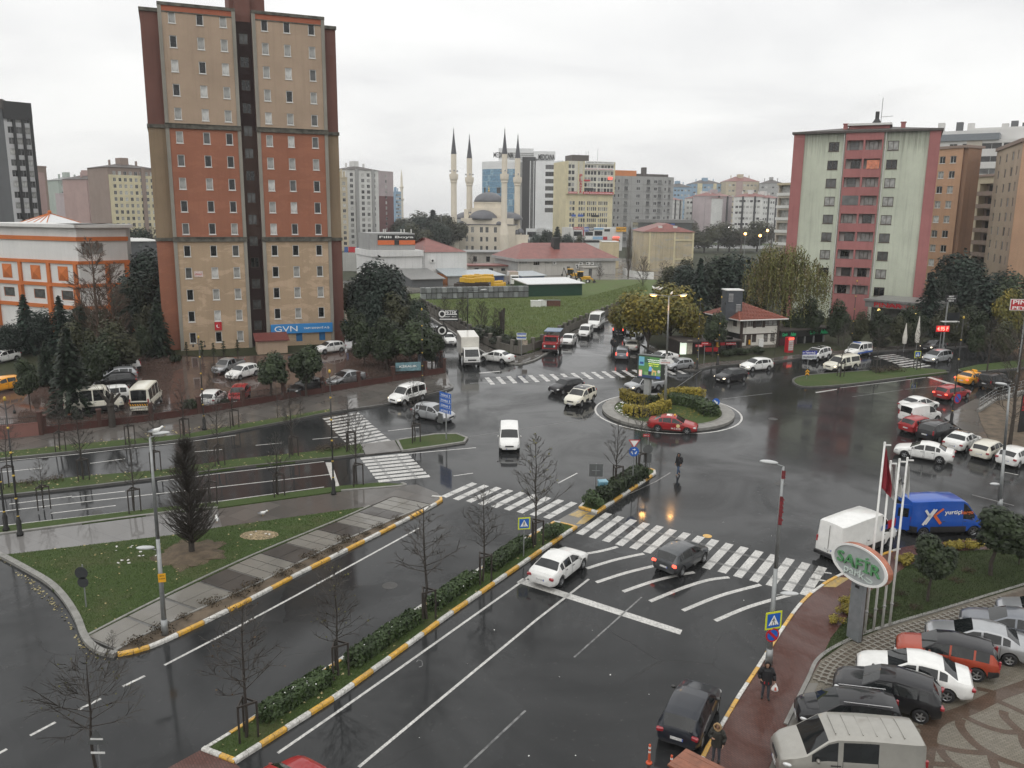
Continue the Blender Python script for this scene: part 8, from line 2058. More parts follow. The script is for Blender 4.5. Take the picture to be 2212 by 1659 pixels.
# ================================================================ walls, fences, street furniture
M_brickr=facade('wall_red',(.072,.030,.025),.5,.3);M_post=facade('wall_post',(.075,.04,.033),.5,.3);M_iron=plain('fence_iron',(.020,.016,.014),.5,var=.2);M_cwall=facade('wall_concrete',(.17,.16,.14),.7,.6);M_pole=plain('galvanised',(.27,.28,.28),.4,.5,var=.15);M_blkp=plain('post_black',(.014,.014,.014),.4,var=.2);M_gold=plain('gold_paint',(.50,.34,.06),.4,.4,var=.2)
def fence_wall(label,px,wh,rail,step,wm,pm,z=.1,ph=None,pw=.35,name='fence_wall',spike=True):
 pts=chain([G(*p)for p in px],step);t=thing(name,label,'wall',(pts[0].x,pts[0].y,z));o=Vector((pts[0].x,pts[0].y,0));q=[Vector((p.x,p.y,0))-o for p in pts]
 pmb=MB();pmb.bevbox(-pw/2,pw/2,-pw/2,pw/2,0,ph or(wh+rail+.15),.03);pmb.bevbox(-pw/2-.05,pw/2+.05,-pw/2-.05,pw/2+.05,(ph or(wh+rail+.15)),(ph or(wh+rail+.15))+.1,.03);pme=pmb.mesh('pillar',[pm])
 for i,(a,b)in enumerate(zip(q,q[1:])):
  d=b-a;L=d.length;an=math.atan2(d.y,d.x)
  put('pillar',pme,t,a,(0,0,an))
  mb=MB();mb.box(pw/2,L-pw/2,-.12,.12,0,wh);mb.box(pw/2,L-pw/2,-.15,.15,wh,wh+.06);mb.obj('wall',wm,t,loc=a,rot=(0,0,an))
  if rail:
   mb=MB();n=int(L/.16)
   for k in range(n):x=pw/2+(L-pw)*(k+.5)/n;mb.box(x-.012,x+.012,-.012,.012,wh+.06,wh+rail)
   r_=mb.obj('railing',M_iron,t,loc=a,rot=(0,0,an));r_['kind']='stuff'
   for zz in(wh+.15,wh+rail-.1):
    mb=MB();mb.box(pw/2,L-pw/2,-.02,.02,zz,zz+.04);mb.obj('rail',M_iron,r_)
 put('pillar',pme,t,q[-1])
 return t
fence_wall('low red wall with iron railing in front of the tower lot',((98,939),(383,903),(737,843),(960,806)),.55,.8,4.2,M_brickr,M_post)
fence_wall('red railing wall turning up the side street beside the lot',((960,806),(950,780),(928,745),(905,712)),.55,.8,4.2,M_brickr,M_post)
fence_wall('taller pinkish wall with dark panel at the far left',((-60,958),(98,941)),1.1,.7,5.0,facade('wall_pinkish',(.20,.10,.085),.5,.4),M_post)
fence_wall('grey concrete wall with pillars round the vacant lot, left side',((917,668),(1027,734),(1070,754),(1098,763),(1124,766)),.9,.6,3.2,M_cwall,M_cwall,ph=1.6,pw=.45)
fence_wall('grey concrete wall with pillars round the vacant lot, right side',((1124,766),(1164,755),(1237,713),(1334,673)),.9,.6,3.2,M_cwall,M_cwall,ph=1.6,pw=.45)
for v,y,w,s,m_,lb in((883,797,2.8,'KİRALIK',plain('banner_teal',(.12,.22,.25),.6,var=.5,scale=3),'teal banner tied to the lot railing'),(920,775,2.6,'SATILIK',plain('banner_grey',(.22,.25,.30),.6,var=.5,scale=3),'grey blue banner tied to the railing by the truck')):
 p=G(v,y+22);t=thing('banner',lb,'banner',(p.x,p.y-.3,1.0),R(18)if v<900 else R(55));mb=MB();mb.box(-w/2,w/2,-.02,.02,0,.95);mb.obj('cloth',m_,t);letter(s,t,(0,-.03,.55),w*.7,.3,M_white,0,.005)
p0,p1,p2=G(2113,893),G(2150,868),G(2240,842);t=thing('metal_railing','grey pipe railing on a low kerb at the right corner','railing',(p0.x,p0.y,.1));o=Vector((p0.x,p0.y,0))
for a,b in((p0,p1),(p1,p2)):
 a,b=Vector((a.x,a.y,0))-o,Vector((b.x,b.y,0))-o;L=(b-a).length;n=max(3,int(L/1.3))
 for k in range(n+1):q=a.lerp(b,k/n);mb=MB();mb.cyl(q+Vector((0,0,.3)),q+Vector((0,0,1.35)),.03,n=6);mb.obj('post',M_pole,t)
 for z in(.7,1.0,1.35):mb=MB();mb.cyl(a+Vector((0,0,z)),b+Vector((0,0,z)),.025,n=6);mb.obj('rail',M_pole,t)
 mb=MB();ribbon(mb,[a,b],-.15,.15,0,.3);mb.obj('kerb',M_kerb,t)
slab('raised_bed',[(2113,895),(2150,870),(2300,840),(2300,985),(2190,975),(2135,950),(2120,920)],.16,M_soil)
def deco_post(label,vx,vy,ytop,glob=True):
 p=G(vx,vy);h=AT(vx,ytop,p.y).z;t=thing('lamp_post',label,'lamp post',(p.x,p.y,.1),0,'black and gold lamp posts')
 mb=MB();mb.lathe([(.20,0),(.20,.15),(.13,.3),(.15,.9),(.09,1.1),(.065,1.3),(.05,h*.55),(.035,h)],10);mb.obj('post',M_blkp,t,True)
 for z in(.95,1.25,h*.28,h*.45,h*.62,h*.8):
  mb=MB();mb.lathe([(.05,z-.07),(.085,z),(.05,z+.07)],10);mb.obj('gold_ring',M_gold,t)
 mb=MB();mb.ell((0,0,h+.08),(.09,.09,.14),8,6);mb.obj('finial',M_gold,t)
 for s in(1,-1):
  mb=MB();mb.cyl((0,0,h*.93),(s*.5,0,h*.97),.025,n=5);mb.cyl((s*.5,0,h*.97),(s*.5,0,h*.93),.02,n=5);mb.obj('arm',M_blkp,t)
  mb=MB();mb.lathe([(.07,h*.93-.22),(.09,h*.93-.1),(.04,h*.93)],8,0,T_((s*.5,0,0)));mb.obj('lantern',M_blkp,t)
for a in((721,1071,808,'black and gold post beside the upper zebra refuge'),(442,931,733,'black and gold post on the north pavement before the pines'),(44,1160,868,'black and gold post at the left edge of the lower strip'),(14,1150,760,'black and gold post farthest left'),(913,838,672,'black and gold post by the side street corner'),(1505,800,650,'black and gold post before the kiosks'),(1550,790,645,'black and gold post left of the timbered house'),(1837,764,610,'black and gold post behind the police van'),(2205,745,600,'black and gold post at the far right pavement')):deco_post(a[3],*a[:3])
def street_lamp(label,vx,vy,tip,heads,mat=M_pole,r0=.13,r1=.055,base=True):
 p=G(vx,vy);top=AT(tip[0],tip[1],p.y);t=thing('street_lamp',label,'street lamp',(p.x,p.y,.1),0);o=Vector((p.x,p.y,.1));tp=top-o;tp.y=0
 mb=MB();mb.cyl((0,0,0),tp*.5,r0,(r0+r1)/2,10);mb.cyl(tp*.5,tp,(r0+r1)/2,r1,10)
 if base:mb.cyl((0,0,0),(0,0,.8),r0*1.35,r0*1.15,10)
 mb.obj('pole',mat,t,True)
 for f,dx,dy,lit in heads:
  at=tp*f;e=at+Vector((dx,dy,.12));L=math.hypot(dx,dy)
  mb=MB();mb.cyl(at,e,.035,.03,6);mb.obj('arm',mat,t)
  d=Vector((dx,dy,.1)).normalized();a=math.atan2(dy,dx)
  M=Matrix.Translation(e+d*.3)@Matrix.Rotation(a,4,'Z')@Matrix.Rotation(R(-6),4,'Y')
  mb=MB();mb.ell((0,0,0),(.42,.16,.09),12,8,0,M);h=mb.obj('lamp_head',plain('lamp_shell',(.45,.46,.46),.4,var=.1),t,True)
  if lit:
   mb=MB();mb.ell((0,0,-.06),(.30,.13,.09),10,6,0,M);mb.obj('lit_lamp',glow('sodium_light',(1.0,.50,.13),9.0),h,True)
   li=bpy.data.lights.new('sodium','POINT');li.energy=110;li.color=(1,.5,.15);li.shadow_soft_size=.25;lo_b=bpy.data.objects.new('lamp_light',li);COL.objects.link(lo_b);lo_b.parent=t;lo_b.location=e+d*.3+Vector((0,0,-.35))
 return t,o,tp
street_lamp('silver double headed street lamp with yellow notice on the left island',357,1375,(324,946),((1.0,.25,0,False),(.44,-.25,-.1,False)))
lr,lro,lrt=street_lamp('leaning silver street lamp with red cloth beside the right kerb',1660,1440,(1692,1008),((1.0,-.35,0,False),(.36,.35,-.1,False)))
street_lamp('silver street lamp at the right edge before the bare tree',2158,1105,(2181,836),((1.0,-.3,0,False),(.2,-.3,-.1,False)))
ld,ldo,ldt=street_lamp('double street lamp with two lit orange lamps on the roundabout',1436,888,(1445,640),((1.0,-1.15,0,True),(1.0,1.05,0,True)),r0=.15)
street_lamp('thin dark street lamp before the vacant lot wall',1009,770,(1011,628),((1.0,1.6,0,False),),mat=M_blkp,r0=.09)
for v,y,d,lb in((1610,505,330,'small lit lamp above the dark conifers, left'),(1642,509,330,'small lit lamp above the dark conifers, middle'),(1658,498,330,'small lit lamp above the dark conifers, right'),(1573,491,420,'white lit lamp on the far road')):
 p=AT(v,y,d);t=thing('street_lamp',lb,'street lamp',(p.x,p.y,0),0,'small lit lamps in the distance');mb=MB();mb.cyl((0,0,0),(0,0,p.z),.14,.08,6);mb.obj('pole',M_pole,t);mb=MB();mb.ell((0,0,p.z),(.55,.55,.5),8,6);mb.obj('lit_lamp',glow('sodium_light' if v>1600 else 'white_light',(1.0,.5,.13)if v>1600 else(1,1,1),14 if v>1600 else 6),t)
for v,y,d,lb in((953,465,380,'tall thin lamp pole in front of the far tree belt'),(1260,480,330,'tall thin lamp pole before the hospital trees'),(1240,470,300,'tall thin lamp pole before the low red roof')):
 p=AT(v,y,d);t=thing('street_lamp',lb,'street lamp',(p.x,p.y,0));mb=MB();mb.cyl((0,0,0),(0,0,p.z),.14,.08,6);mb.obj('pole',M_pole,t);mb=MB();mb.box(-1,1,-.1,.1,p.z,p.z+.15);mb.obj('lamp_head',M_fg,t)
mb=MB();h=lrt.z
for z0,z1 in((.985,.945),(.86,.72)):
 mb=MB()
 n=7
 for k in range(n):
  f0,f1=z0+(z1-z0)*k/n,z0+(z1-z0)*(k+1)/n;w0,w1=.02+.05*abs(math.sin(k*1.3)),.05+.09*abs(math.sin((k+1)*1.3));a,b=lrt*f0,lrt*f1
  mb.quad(a+Vector((-.08,-.1,0)),b+Vector((-.08,-.1,0)),b+Vector((w1,-.13,0)),a+Vector((w0,-.13,0)))
 rc_=mb.obj('flag_cloth',plain('cloth_red',(.16,.018,.022),.8,var=.5,scale=8),None);rc_.location=lro;tag(rc_,'upper short red cloth tied on the leaning right lamp post' if z0>.9 else 'lower longer red cloth tied on the leaning right lamp post','cloth')
def pole(t,h,r=.035,mat=None,x=0,y=0):mb=MB();mb.cyl((x,y,0),(x,y,h),r,n=8);return mb.obj('pole',mat or M_pole,t)
def sign_at(name,label,base,cat='road sign',rz=0.0,h=None,ytop=None,z=.1,pr=.035):
 p=G(*base);t=thing(name,label,cat,(p.x,p.y,z),rz);hh=h if h else AT(base[0],ytop,p.y).z-z;pole(t,hh,pr);return t,p,hh
def disc(t,c,r,mat,y,name='disc',n=24,thick=.02):
 mb=MB();mb.lathe([(r,0),(r,thick),(1e-4,thick)],n,0,T_((c[0],y,c[1]))@Matrix.Rotation(R(90),4,'X'));return mb.obj(name,mat,t)
def plate(t,x0,x1,z0,z1,y,mat,name='plate',th=.02):mb=MB();mb.box(x0,x1,y-th,y,z0,z1);return mb.obj(name,mat,t)
def flat(t,pts,y,mat,name='symbol'):mb=MB();mb.add([(x,y,z)for x,z in pts],(tuple(range(len(pts))),));return mb.obj(name,mat,t)
def arrow(t,cx,cz,L,ang,y,mat):
 c,s=math.cos(ang),math.sin(ang);q=[(-.5,.12),(.1,.12),(.1,.32),(.5,0),(.1,-.32),(.1,-.12),(-.5,-.12)]
 return flat(t,[(cx+L*(x*c-z*s),cz+L*(x*s+z*c))for x,z in q][::-1],y,mat,'arrow')
M_bsign=plain('traffic_blue',(.012,.10,.42),.4,var=.05);M_lime=plain('lime_border',(.58,.62,.03),.4,var=.05)
def ped_sign(label,loc,rz,s=.75,group='pedestrian crossing signs'):
 t=thing('crossing_sign',label,'road sign',loc,rz,group)
 plate(t,-s/2,s/2,-s/2,s/2,0,M_lime,'border');plate(t,-s*.40,s*.40,-s*.40,s*.40,-.022,M_bsign,'blue_plate',.006);flat(t,[(-s*.32,-s*.26),(s*.32,-s*.26),(0,s*.32)],-.032,M_white,'triangle')
 mb=MB();y=-.035
 def q(*p):mb.add([(x*s,y,z*s)for x,z in p],(tuple(range(len(p))),))
 q((-.035,-.02),(.03,-.02),(.03,.10),(-.035,.10));q((-.035,-.02),(-.13,-.19),(-.08,-.19),(.0,-.05));q((.03,-.02),(.10,-.19),(.055,-.19),(-.0,-.04));q((-.035,.08),(-.12,.0),(-.10,-.025),(-.03,.04));q((.03,.08),(.10,.0),(.08,-.02),(.025,.04))
 mb.lathe([(.035*s,0),(1e-4,.001)],10,0,T_((0,y,.145*s))@Matrix.Rotation(R(90),4,'X'))
 for k in(-.2,-.07,.07,.2):q((k-.03,-.25),(k+.03,-.25),(k*.8+.025,-.21),(k*.8-.025,-.21))
 mb.obj('walking_figure',M_blk,t);return t
def noparking(label,loc,rz,r=.35):
 t=thing('no_parking_sign',label,'road sign',loc,rz,'no parking signs');disc(t,(0,0),r,M_red,0,'red_rim');disc(t,(0,0),r*.78,M_bsign,-.022,'blue_disc',thick=.004);c=r*.56
 flat(t,[(-c-.04,c-.05),(-c+.04,c+.04),(c+.05,-c+.04),(c-.04,-c-.05)],-.03,M_red,'bar');return t
def on_pole(y0):f=(AT(1665,y0,lro.y).z-.1)/lrt.z;return lro+lrt*f+Vector((0,-.2,0))
ped_sign('pedestrian crossing sign on the leaning lamp above the black coated man',on_pole(1335),R(18),.85);noparking('no parking disc on the leaning lamp above the black coated man',on_pole(1366.5),R(15),.34)
t,p,h=sign_at('sign_pole','thin sign pole in the near hedge',(1131,1206),'pole',ytop=1112);ped_sign('pedestrian crossing sign above the near hedge',Vector((p.x,p.y-.06,h-.4)),R(12),.72)
t,p,h=sign_at('sign_pole','thin sign pole on the right grass median',(1978,800),'pole',ytop=758);ped_sign('pedestrian crossing sign at the far right zebra',Vector((p.x,p.y-.06,h-.32)),R(10),.82)
deco_post('black post with gold rings carrying the right no parking disc',2054,918,690);p=G(2054,918);noparking('no parking disc on the black post beside the red estate car',Vector((p.x+.25,p.y-.15,AT(2060,859,p.y).z)),R(25),.5)
t,p,h=sign_at('roundabout_arrow_sign','blue keep right disc with white arrow on the roundabout',(1545,890),ytop=866,z=.2);disc(t,(0,h-.1),.36,M_bsign,-.05,'blue_disc');arrow(t,0,h-.1,.5,R(-45),-.075,M_white)
t,p,h=sign_at('roundabout_sign','give way triangle above blue roundabout disc in the far hedge',(1366,1052),ytop=950);s=.42
zt=AT(1366,957,p.y).z-.1;flat(t,[(-s,s*.62),(0,-s*.98),(s,s*.62)],-.05,M_red,'red_triangle');flat(t,[(-s*.72,s*.46),(0,-s*.66),(s*.72,s*.46)],-.056,M_white,'white_triangle')
for c in('red_triangle','white_triangle'):
 for o in t.children:
  if o.name.startswith(c):o.location.z=zt
zd_=AT(1366,975,p.y).z-.1;disc(t,(0,zd_),.36,M_bsign,-.05,'blue_disc')
for k in range(3):arrow(t,.16*math.cos(R(90+120*k)),zd_+.16*math.sin(R(90+120*k)),.26,R(120*k),-.075,M_white)
t,p,h=sign_at('road_sign','backs of a round and a square grey sign with red street plate above',(1397,1024),ytop=937);z1,z2=AT(1397,973,p.y).z,AT(1397,991,p.y).z
M_back=plain('sign_back_grey',(.11,.115,.115),.45,.3,var=.15);disc(t,(0,z1),.36,M_back,-.05);plate(t,-.3,.3,z2-.38,z2+.30,-.05,M_back);plate(t,-.42,.1,h-.22,h,-.06,M_red,'street_plate');letter('SOKAK',t,(-.16,-.085,h-.11),.4,.1,M_white,0,.002);pole(t,h*.75,x=.18)
t,p,h=sign_at('road_sign','square grey sign back on a pole by the blue bin',(1286,1062),ytop=1002);plate(t,-.48,.48,h-.92,h,-.04,M_back);plate(t,-.3,.3,h-.5,h-.45,-.062,M_pole,'bracket');plate(t,-.02,.02,h-.8,h-.1,-.062,M_pole,'bracket')
p=G(1301,1072);t=thing('bin','light blue square bin in the far hedge bed','bin',(p.x,p.y,.13),R(10));mb=MB();mb.bevbox(-.3,.3,-.25,.25,.1,.95,.04);mb.obj('body',plain('bin_blue',(.13,.28,.36),.5,var=.15),t);mb=MB();mb.bevbox(-.33,.33,-.28,.28,.95,1.05,.03);mb.obj('lid',plain('bin_lid',(.2,.36,.44),.5),t)
t,p,h=sign_at('direction_sign','tall stack of blue direction boards on the grass tip',(964,952),ytop=845,pr=.06,rz=R(-48));z0,z1=AT(964,893,p.y).z-.1,AT(964,848,p.y).z-.1;n=4
for k in range(n):
 za,zb2=z0+(z1-z0)*k/n+.03,z0+(z1-z0)*(k+1)/n
 plate(t,-.78,.78,za,zb2,-.07,M_bsign,'board');plate(t,-.74,.74,za+.03,za+.05,-.092,M_white,'border_line',.003)
 letter(('BEYLİKDÜZÜ','GÜRPINAR','İSTANBUL','TEKİRDAĞ')[k],t,(-.1,-.094,(za+zb2)/2),1.0,.2,M_white,0,.002);arrow(t,.6,(za+zb2)/2,.25,R(90),-.094,M_white)
plate(t,-1.0,-.35,z0-.95,z0-.1,-.09,M_back,'grey_box')
t,p,h=sign_at('direction_sign','blue and white direction sign above a yellow chevron post',(1742,821),ytop=757,rz=R(6));zz=lambda y:AT(1746,y,p.y).z-.1
plate(t,-.75,.95,zz(766),zz(757.5),-.05,plain('deep_blue',(.02,.03,.25),.4),'blue_board');letter('Tekirdağ',t,(.15,-.075,zz(761.8)),1.15,.28,M_white,0,.002);arrow(t,-.6,zz(761.8),.26,R(180),-.075,M_white)
plate(t,-.75,.95,zz(775.5),zz(767),-.05,plain('pale_board',(.42,.44,.48),.4),'white_board');letter('Beylikdüzü',t,(0,-.075,zz(771.2)),1.2,.24,M_blk,0,.002);arrow(t,.78,zz(771.2),.22,0,-.075,M_blk)
plate(t,-.24,.24,zz(811),zz(796),-.05,M_blk,'chevron_board')
for z in(zz(803),zz(809)):
 flat(t,[(-.22,z-.1),(0,z+.1),(0,z+.28),(-.22,z+.08)],-.073,M_yel,'chevron');flat(t,[(.22,z-.1),(.22,z+.08),(0,z+.28),(0,z+.1)],-.073,M_yel,'chevron')
p=G(959,740);t=thing('advert_board','black board lettered in white on a post over the lot wall','advertising sign',(p.x,p.y,.1),R(4));zz=lambda y:AT(963,y,p.y).z-.1
pole(t,zz(690),.09,M_blkp);w=43*p.y/FPX/2;plate(t,-.7,-.7+2*w,zz(693),zz(669),-.1,M_blk,'board',.1);cxx=-.7+w
letter('PETEK',t,(cxx+w*.25,-.205,zz(674.5)),w*1.2,.52,M_white,0,.01);letter('İNŞAAT - EMLAK',t,(cxx+w*.2,-.205,zz(683.5)),w*1.2,.24,M_white,0,.01);plate(t,cxx-w*.3,cxx+w*.85,zz(679.6),zz(677.6),-.2,M_white,'line',.006);plate(t,cxx-w*.9,cxx+w*.9,zz(690.5),zz(688),-.2,M_white,'line',.006)
disc(t,(cxx-w*.65,zz(678)),.48,M_white,-.2,'emblem',thick=.006);disc(t,(cxx-w*.65,zz(678)),.3,M_blk,-.207,'emblem',thick=.006)
p2=G(955,762);t2=thing('round_sign','round black and white disc sign under the black board','sign',(p2.x,p2.y,.1),R(15));hd=AT(955,714,p2.y).z-.1;pole(t2,hd,.05,M_blkp);disc(t2,(0,hd),.75,M_blk,-.05);disc(t2,(0,hd),.52,M_white,-.075,'ring',thick=.006);disc(t2,(0,hd),.34,M_blk,-.085,'ring',thick=.006)
t,p,h=sign_at('street_name_sign','blue and white street name boards on a pole at the curved wall',(1126,772),'street sign',ytop=718);zz=lambda y:AT(1126,y,p.y).z-.1
for y0,y1 in((725,719),(733,727)):
 plate(t,-.6,.6,zz(y1+6.2),zz(y1),-.04,M_plastic_w,'board');plate(t,-.55,.55,zz(y1+3.8),zz(y1+.7),-.062,M_blue,'blue_panel',.004)
plate(t,.1,.75,zz(745),zz(735),-.03,plain('poster_brown',(.3,.25,.2),.6,var=.6,scale=6),'poster')
for vx,vy,yt,lb in((1507,798,743,'red street name plate by the kiosks, left'),(1520,790,738,'red street name plate by the kiosks, right')):
 t,p,h=sign_at('street_name_sign',lb,(vx,vy),'street sign',ytop=yt);plate(t,-.42,.42,h-.34,h-.05,-.04,M_red,'plate');letter('CADDESİ',t,(0,-.065,h-.2),.7,.13,M_white,0,.002)
p=G(357,1375);t=thing('notice_plate','yellow notice plate on the left island lamp','notice',(p.x-.05,p.y-.2,0),R(14));z0,z1=AT(361,1254,p.y).z,AT(361,1236,p.y).z;plate(t,.02,.36,z0,z1,0,M_yel);letter('İETT',t,(.19,-.025,z1-.1),.2,.06,M_blk,0,.002);letter('DURAĞI',t,(.19,-.025,(z0+z1)/2-.03),.26,.06,M_blk,0,.002)
t,p,h=sign_at('road_sign','backs of two dark round signs on the grass island',(187,1316),ytop=1220);z1,z2=AT(184,1241,p.y).z,AT(186,1257,p.y).z;disc(t,(-.06,z1),.33,plain('sign_back_dark',(.035,.038,.04),.4),-.04);disc(t,(-.02,z2-.1),.28,MATS['sign_back_dark'],-.04)
t,p,h=sign_at('road_sign','back of a triangular sign behind the bottom left tree',(222,1712),ytop=1580);flat(t,[(-.38,h-.5),(.38,h-.5),(0,h+.12)],-.04,M_back,'plate');plate(t,-.22,.22,h-.3,h-.24,-.045,M_fw,'bracket');plate(t,-.25,.25,h-.85,h-.78,-.045,M_fw,'bracket')
p=AT(2042,700,108);t=thing('advert_sign','black flower shop board on a tall pole at the right','advertising sign',(p.x,p.y,.14),R(5));zz=lambda y:AT(2042,y,108).z-.14
pole(t,zz(640),.1);plate(t,-.5,1.05,zz(652),zz(637),-.12,M_blk,'board',.12)
for k,s in enumerate(('MERT','ÇİÇEKEVİ','0212')):letter(s,t,(.27,-.245,zz(640+k*4.6)),(.7,1.2,.7)[k],.2,M_white,0,.004)
plate(t,.15,1.7,zz(692),zz(675),-.1,plain('screen_dark',(.02,.022,.024),.2),'dark_screen',.12);mb=MB();mb.box(-.6,1.6,-.5,.2,zz(695),zz(693.5));mb.obj('shelf',M_plastic_w,t)
p=AT(2034,710,106);t=thing('led_sign','lit red led price sign at the right shop strip','led sign',(p.x,p.y,.14),R(6));zz=lambda y:AT(2034,y,106).z-.14
pole(t,zz(716),.06);plate(t,-.95,.95,zz(716.5),zz(702.5),-.1,M_blk,'case',.14);plate(t,-.9,.9,zz(716),zz(703),-.242,glow('led_halo',(.55,.012,.012),.55),'led_panel',.006);letter('4.95 F',t,(0,-.26,zz(709.5)),1.5,.52,glow('led_red',(1,.16,.12),4.0),0,.004)
p=AT(2200,660,96);t=thing('advert_sign','red and white lettered board cut by the right edge','advertising sign',(p.x,p.y,.14),R(-4));zz=lambda y:AT(2200,y,96).z-.14
pole(t,zz(670),.09,x=.9);plate(t,-1.0,2.6,zz(670),zz(646),-.1,M_white,'board',.1);plate(t,-.95,2.55,zz(669),zz(647),-.205,M_red,'red_panel',.004);letter('PINAR',t,(.75,-.215,zz(652.5)),3.0,.48,M_white,0,.004);letter('PEYNİR',t,(.85,-.215,zz(663.5)),3.2,.48,M_white,0,.004)
p=AT(2207,872,72);t=thing('advert_sign','dark board with red label cut by the right edge','advertising sign',(p.x,p.y,0),R(20));z0=p.z;pole(t,z0,.12,M_blkp,x=.9);plate(t,-.2,2.5,z0-3.6,z0+.9,-.1,M_blk,'board',.1);plate(t,-.15,2.4,z0-.6,z0+.75,-.205,M_red,'label',.004);letter('SO',t,(.5,-.215,z0+.1),.8,.6,M_white,0,.004)
for v,d,yt,lb in((1985,107,685,'folded white parasol right of the canopy shop'),(1958,108,700,'folded white parasol left in the shop garden')):
 p=AT(v,700,d);t=thing('parasol',lb,'parasol',(p.x,p.y,.14),0,'folded parasols');h=AT(v,yt,d).z;pole(t,h,.03);mb=MB();mb.lathe([(.25,h*.3),(.30,h*.5),(.16,h*.75),(.03,h)],9);mb.obj('folded_cloth',plain('parasol_cloth',(.55,.53,.48),.8,var=.15),t)
p=G(1396,866);a,b=AT(1377.5,790,p.y+.35),AT(1429,798,p.y-1.0);Fb=Facade(a[:2],b[:2]);W=Fb.W
bb=thing('billboard','lit green advertising billboard on a grey post in the roundabout','billboard',Fb.a,Fb.rz);zb0,zb1=Fb.z(1400,818),Fb.z(1400,768.5)
px_=Fb.x(1396,840);mb=MB();mb.bevbox(px_-.32,px_+.32,.05,.55,.2,zb0,.03);mb.obj('post',plain('post_grey',(.30,.31,.31),.4,var=.12),bb)
mb=MB();mb.bevbox(-.05,W+.05,-.02,.7,zb0-.06,zb1+.06,.04);mb.obj('case',plain('case_dark',(.035,.045,.042),.35),bb)
H_=zb1-zb0;u=lambda x,z:(x*W,zb0+z*H_)
def pn(x0,x1,z0,z1,c,k=.9,y=-.035,nm='print'):
 plate(bb,x0*W,x1*W,zb0+z0*H_,zb0+z1*H_,y,glow('screen_%d_%d_%d'%tuple(int(255*v)for v in c),c,k),nm,.004)
pn(.05,.97,.04,.96,(.06,.16,.05),.55);pn(.05,.28,.55,.94,(.10,.26,.34),.6,-.04);pn(.09,.25,.62,.72,(.02,.05,.16),.6,-.045);pn(.05,.97,.04,.16,(.02,.04,.09),.6,-.04);pn(.07,.2,.08,.36,(.6,.3,.28),.6,-.046);pn(.09,.18,.12,.32,(.62,.55,.5),.6,-.05);pn(.8,.95,.05,.14,(.03,.08,.35),.7,-.046);pn(.3,.97,.16,.30,(.13,.24,.10),.55,-.04);pn(.28,.5,.7,.94,(.03,.08,.05),.5,-.041)
for k,(s,c)in enumerate((('SAHİPSİZ DOSTLARIN',(.9,.9,.85)),('TÜM ADRESLERİ İÇİN',(.9,.9,.85)),('SOKAK HAYVANLARI',(.75,.8,.1)),('İÇİN YUVA',(.75,.8,.1)))):letter(s,bb,(W*.68,-.06,zb0+H_*(.84-k*.085)),W*(.52-.04*k),.11,glow('screen_text_%d'%(k//2),c,.8),0,.002)
mb=MB()
def fig(pts,c):mb2=MB();mb2.add([(x*W,-.055,zb0+z*H_)for x,z in pts],(tuple(range(len(pts))),));mb2.obj('print',glow('screen_%d_%d_%d'%tuple(int(255*v)for v in c),c,.7),bb)
fig([(.47,.34),(.60,.34),(.62,.48),(.57,.55),(.50,.54)],(.10,.25,.5));fig([(.46,.18),(.58,.18),(.60,.34),(.47,.34)],(.02,.02,.03));fig([(.51,.54),(.56,.54),(.56,.61),(.51,.61)],(.45,.28,.2));fig([(.61,.30),(.78,.32),(.80,.38),(.64,.40)],(.45,.30,.12));fig([(.62,.17),(.65,.17),(.66,.31),(.62,.31)],(.45,.30,.12));fig([(.75,.17),(.78,.17),(.79,.34),(.75,.34)],(.45,.30,.12));fig([(.60,.38),(.66,.36),(.66,.46),(.61,.47)],(.45,.30,.12))
disc(bb,(W*.9,zb0+H_*.36),.16,M_white,-.05,'print',thick=.004)
p=G(1436,888);t=thing('arrow_board','white and red arrow board on the roundabout lamp','road sign',(p.x,p.y-.2,0),0);zz=lambda y:AT(1440,y,p.y).z;mb=MB();x0,x1,za,zb2=-.75,.35,zz(786),zz(774.5);mb.add([(x0,0,za),(x1,0,za),(x1+.3,0,(za+zb2)/2),(x1,0,zb2),(x0,0,zb2),(x0,.04,za),(x1,.04,za),(x1+.3,.04,(za+zb2)/2),(x1,.04,zb2),(x0,.04,zb2)],((0,1,2,3,4),(5,9,8,7,6),(0,5,6,1),(1,6,7,2),(2,7,8,3),(3,8,9,4),(4,9,5,0)));mb.obj('board',M_white,t);letter('HASTANE',t,(-.2,-.01,za+.16),.85,.12,M_red,0,.002);letter('ÖZEL',t,(-.3,-.01,zb2-.17),.5,.12,M_blk,0,.002)
p=G(1838,1388);t=thing('oval_sign','oval grey sign with green letters on a grey pillar','sign',(p.x,p.y,.15),R(-64));so=t;OS=1.16
zc=AT(1868,1218,p.y).z-.15;M_al=plain('brushed_alu',(.21,.225,.235),.45,.3,var=.15)
mb=MB();mb.box(-.36,.36,.06,.28,0,zc-.55);mb.obj('pillar',M_al,t);mb=MB();mb.box(-.12,.12,.05,.059,zc-1.25,zc-1.1);mb.obj('slot',M_blk,t);mb=MB();mb.box(-.34,.34,.285,.36,0,zc-.6);mb.obj('pillar_back',M_tim,t)
A_,B_=1.42*OS,.80*OS;n=40;el=lambda k,s=1.0:(A_*s*math.cos(2*math.pi*k/n),B_*s*math.sin(2*math.pi*k/n))
cx0=.1
mb=MB()
for k in range(n):
 (x0,z0),(x1,z1)=el(k),el(k+1);mb.quad((cx0+x0,-.1,zc+z0),(cx0+x1,-.1,zc+z1),(cx0+x1,.24,zc+z1),(cx0+x0,.24,zc+z0))
mb.add([(cx0+el(k)[0],.24,zc+el(k)[1])for k in range(n)],(tuple(range(n)),))
M_wd=plain('sign_wood',(.33,.105,.05),.35,coat=.4,var=.4,scale=3);mb.obj('wooden_rim',M_wd,t)
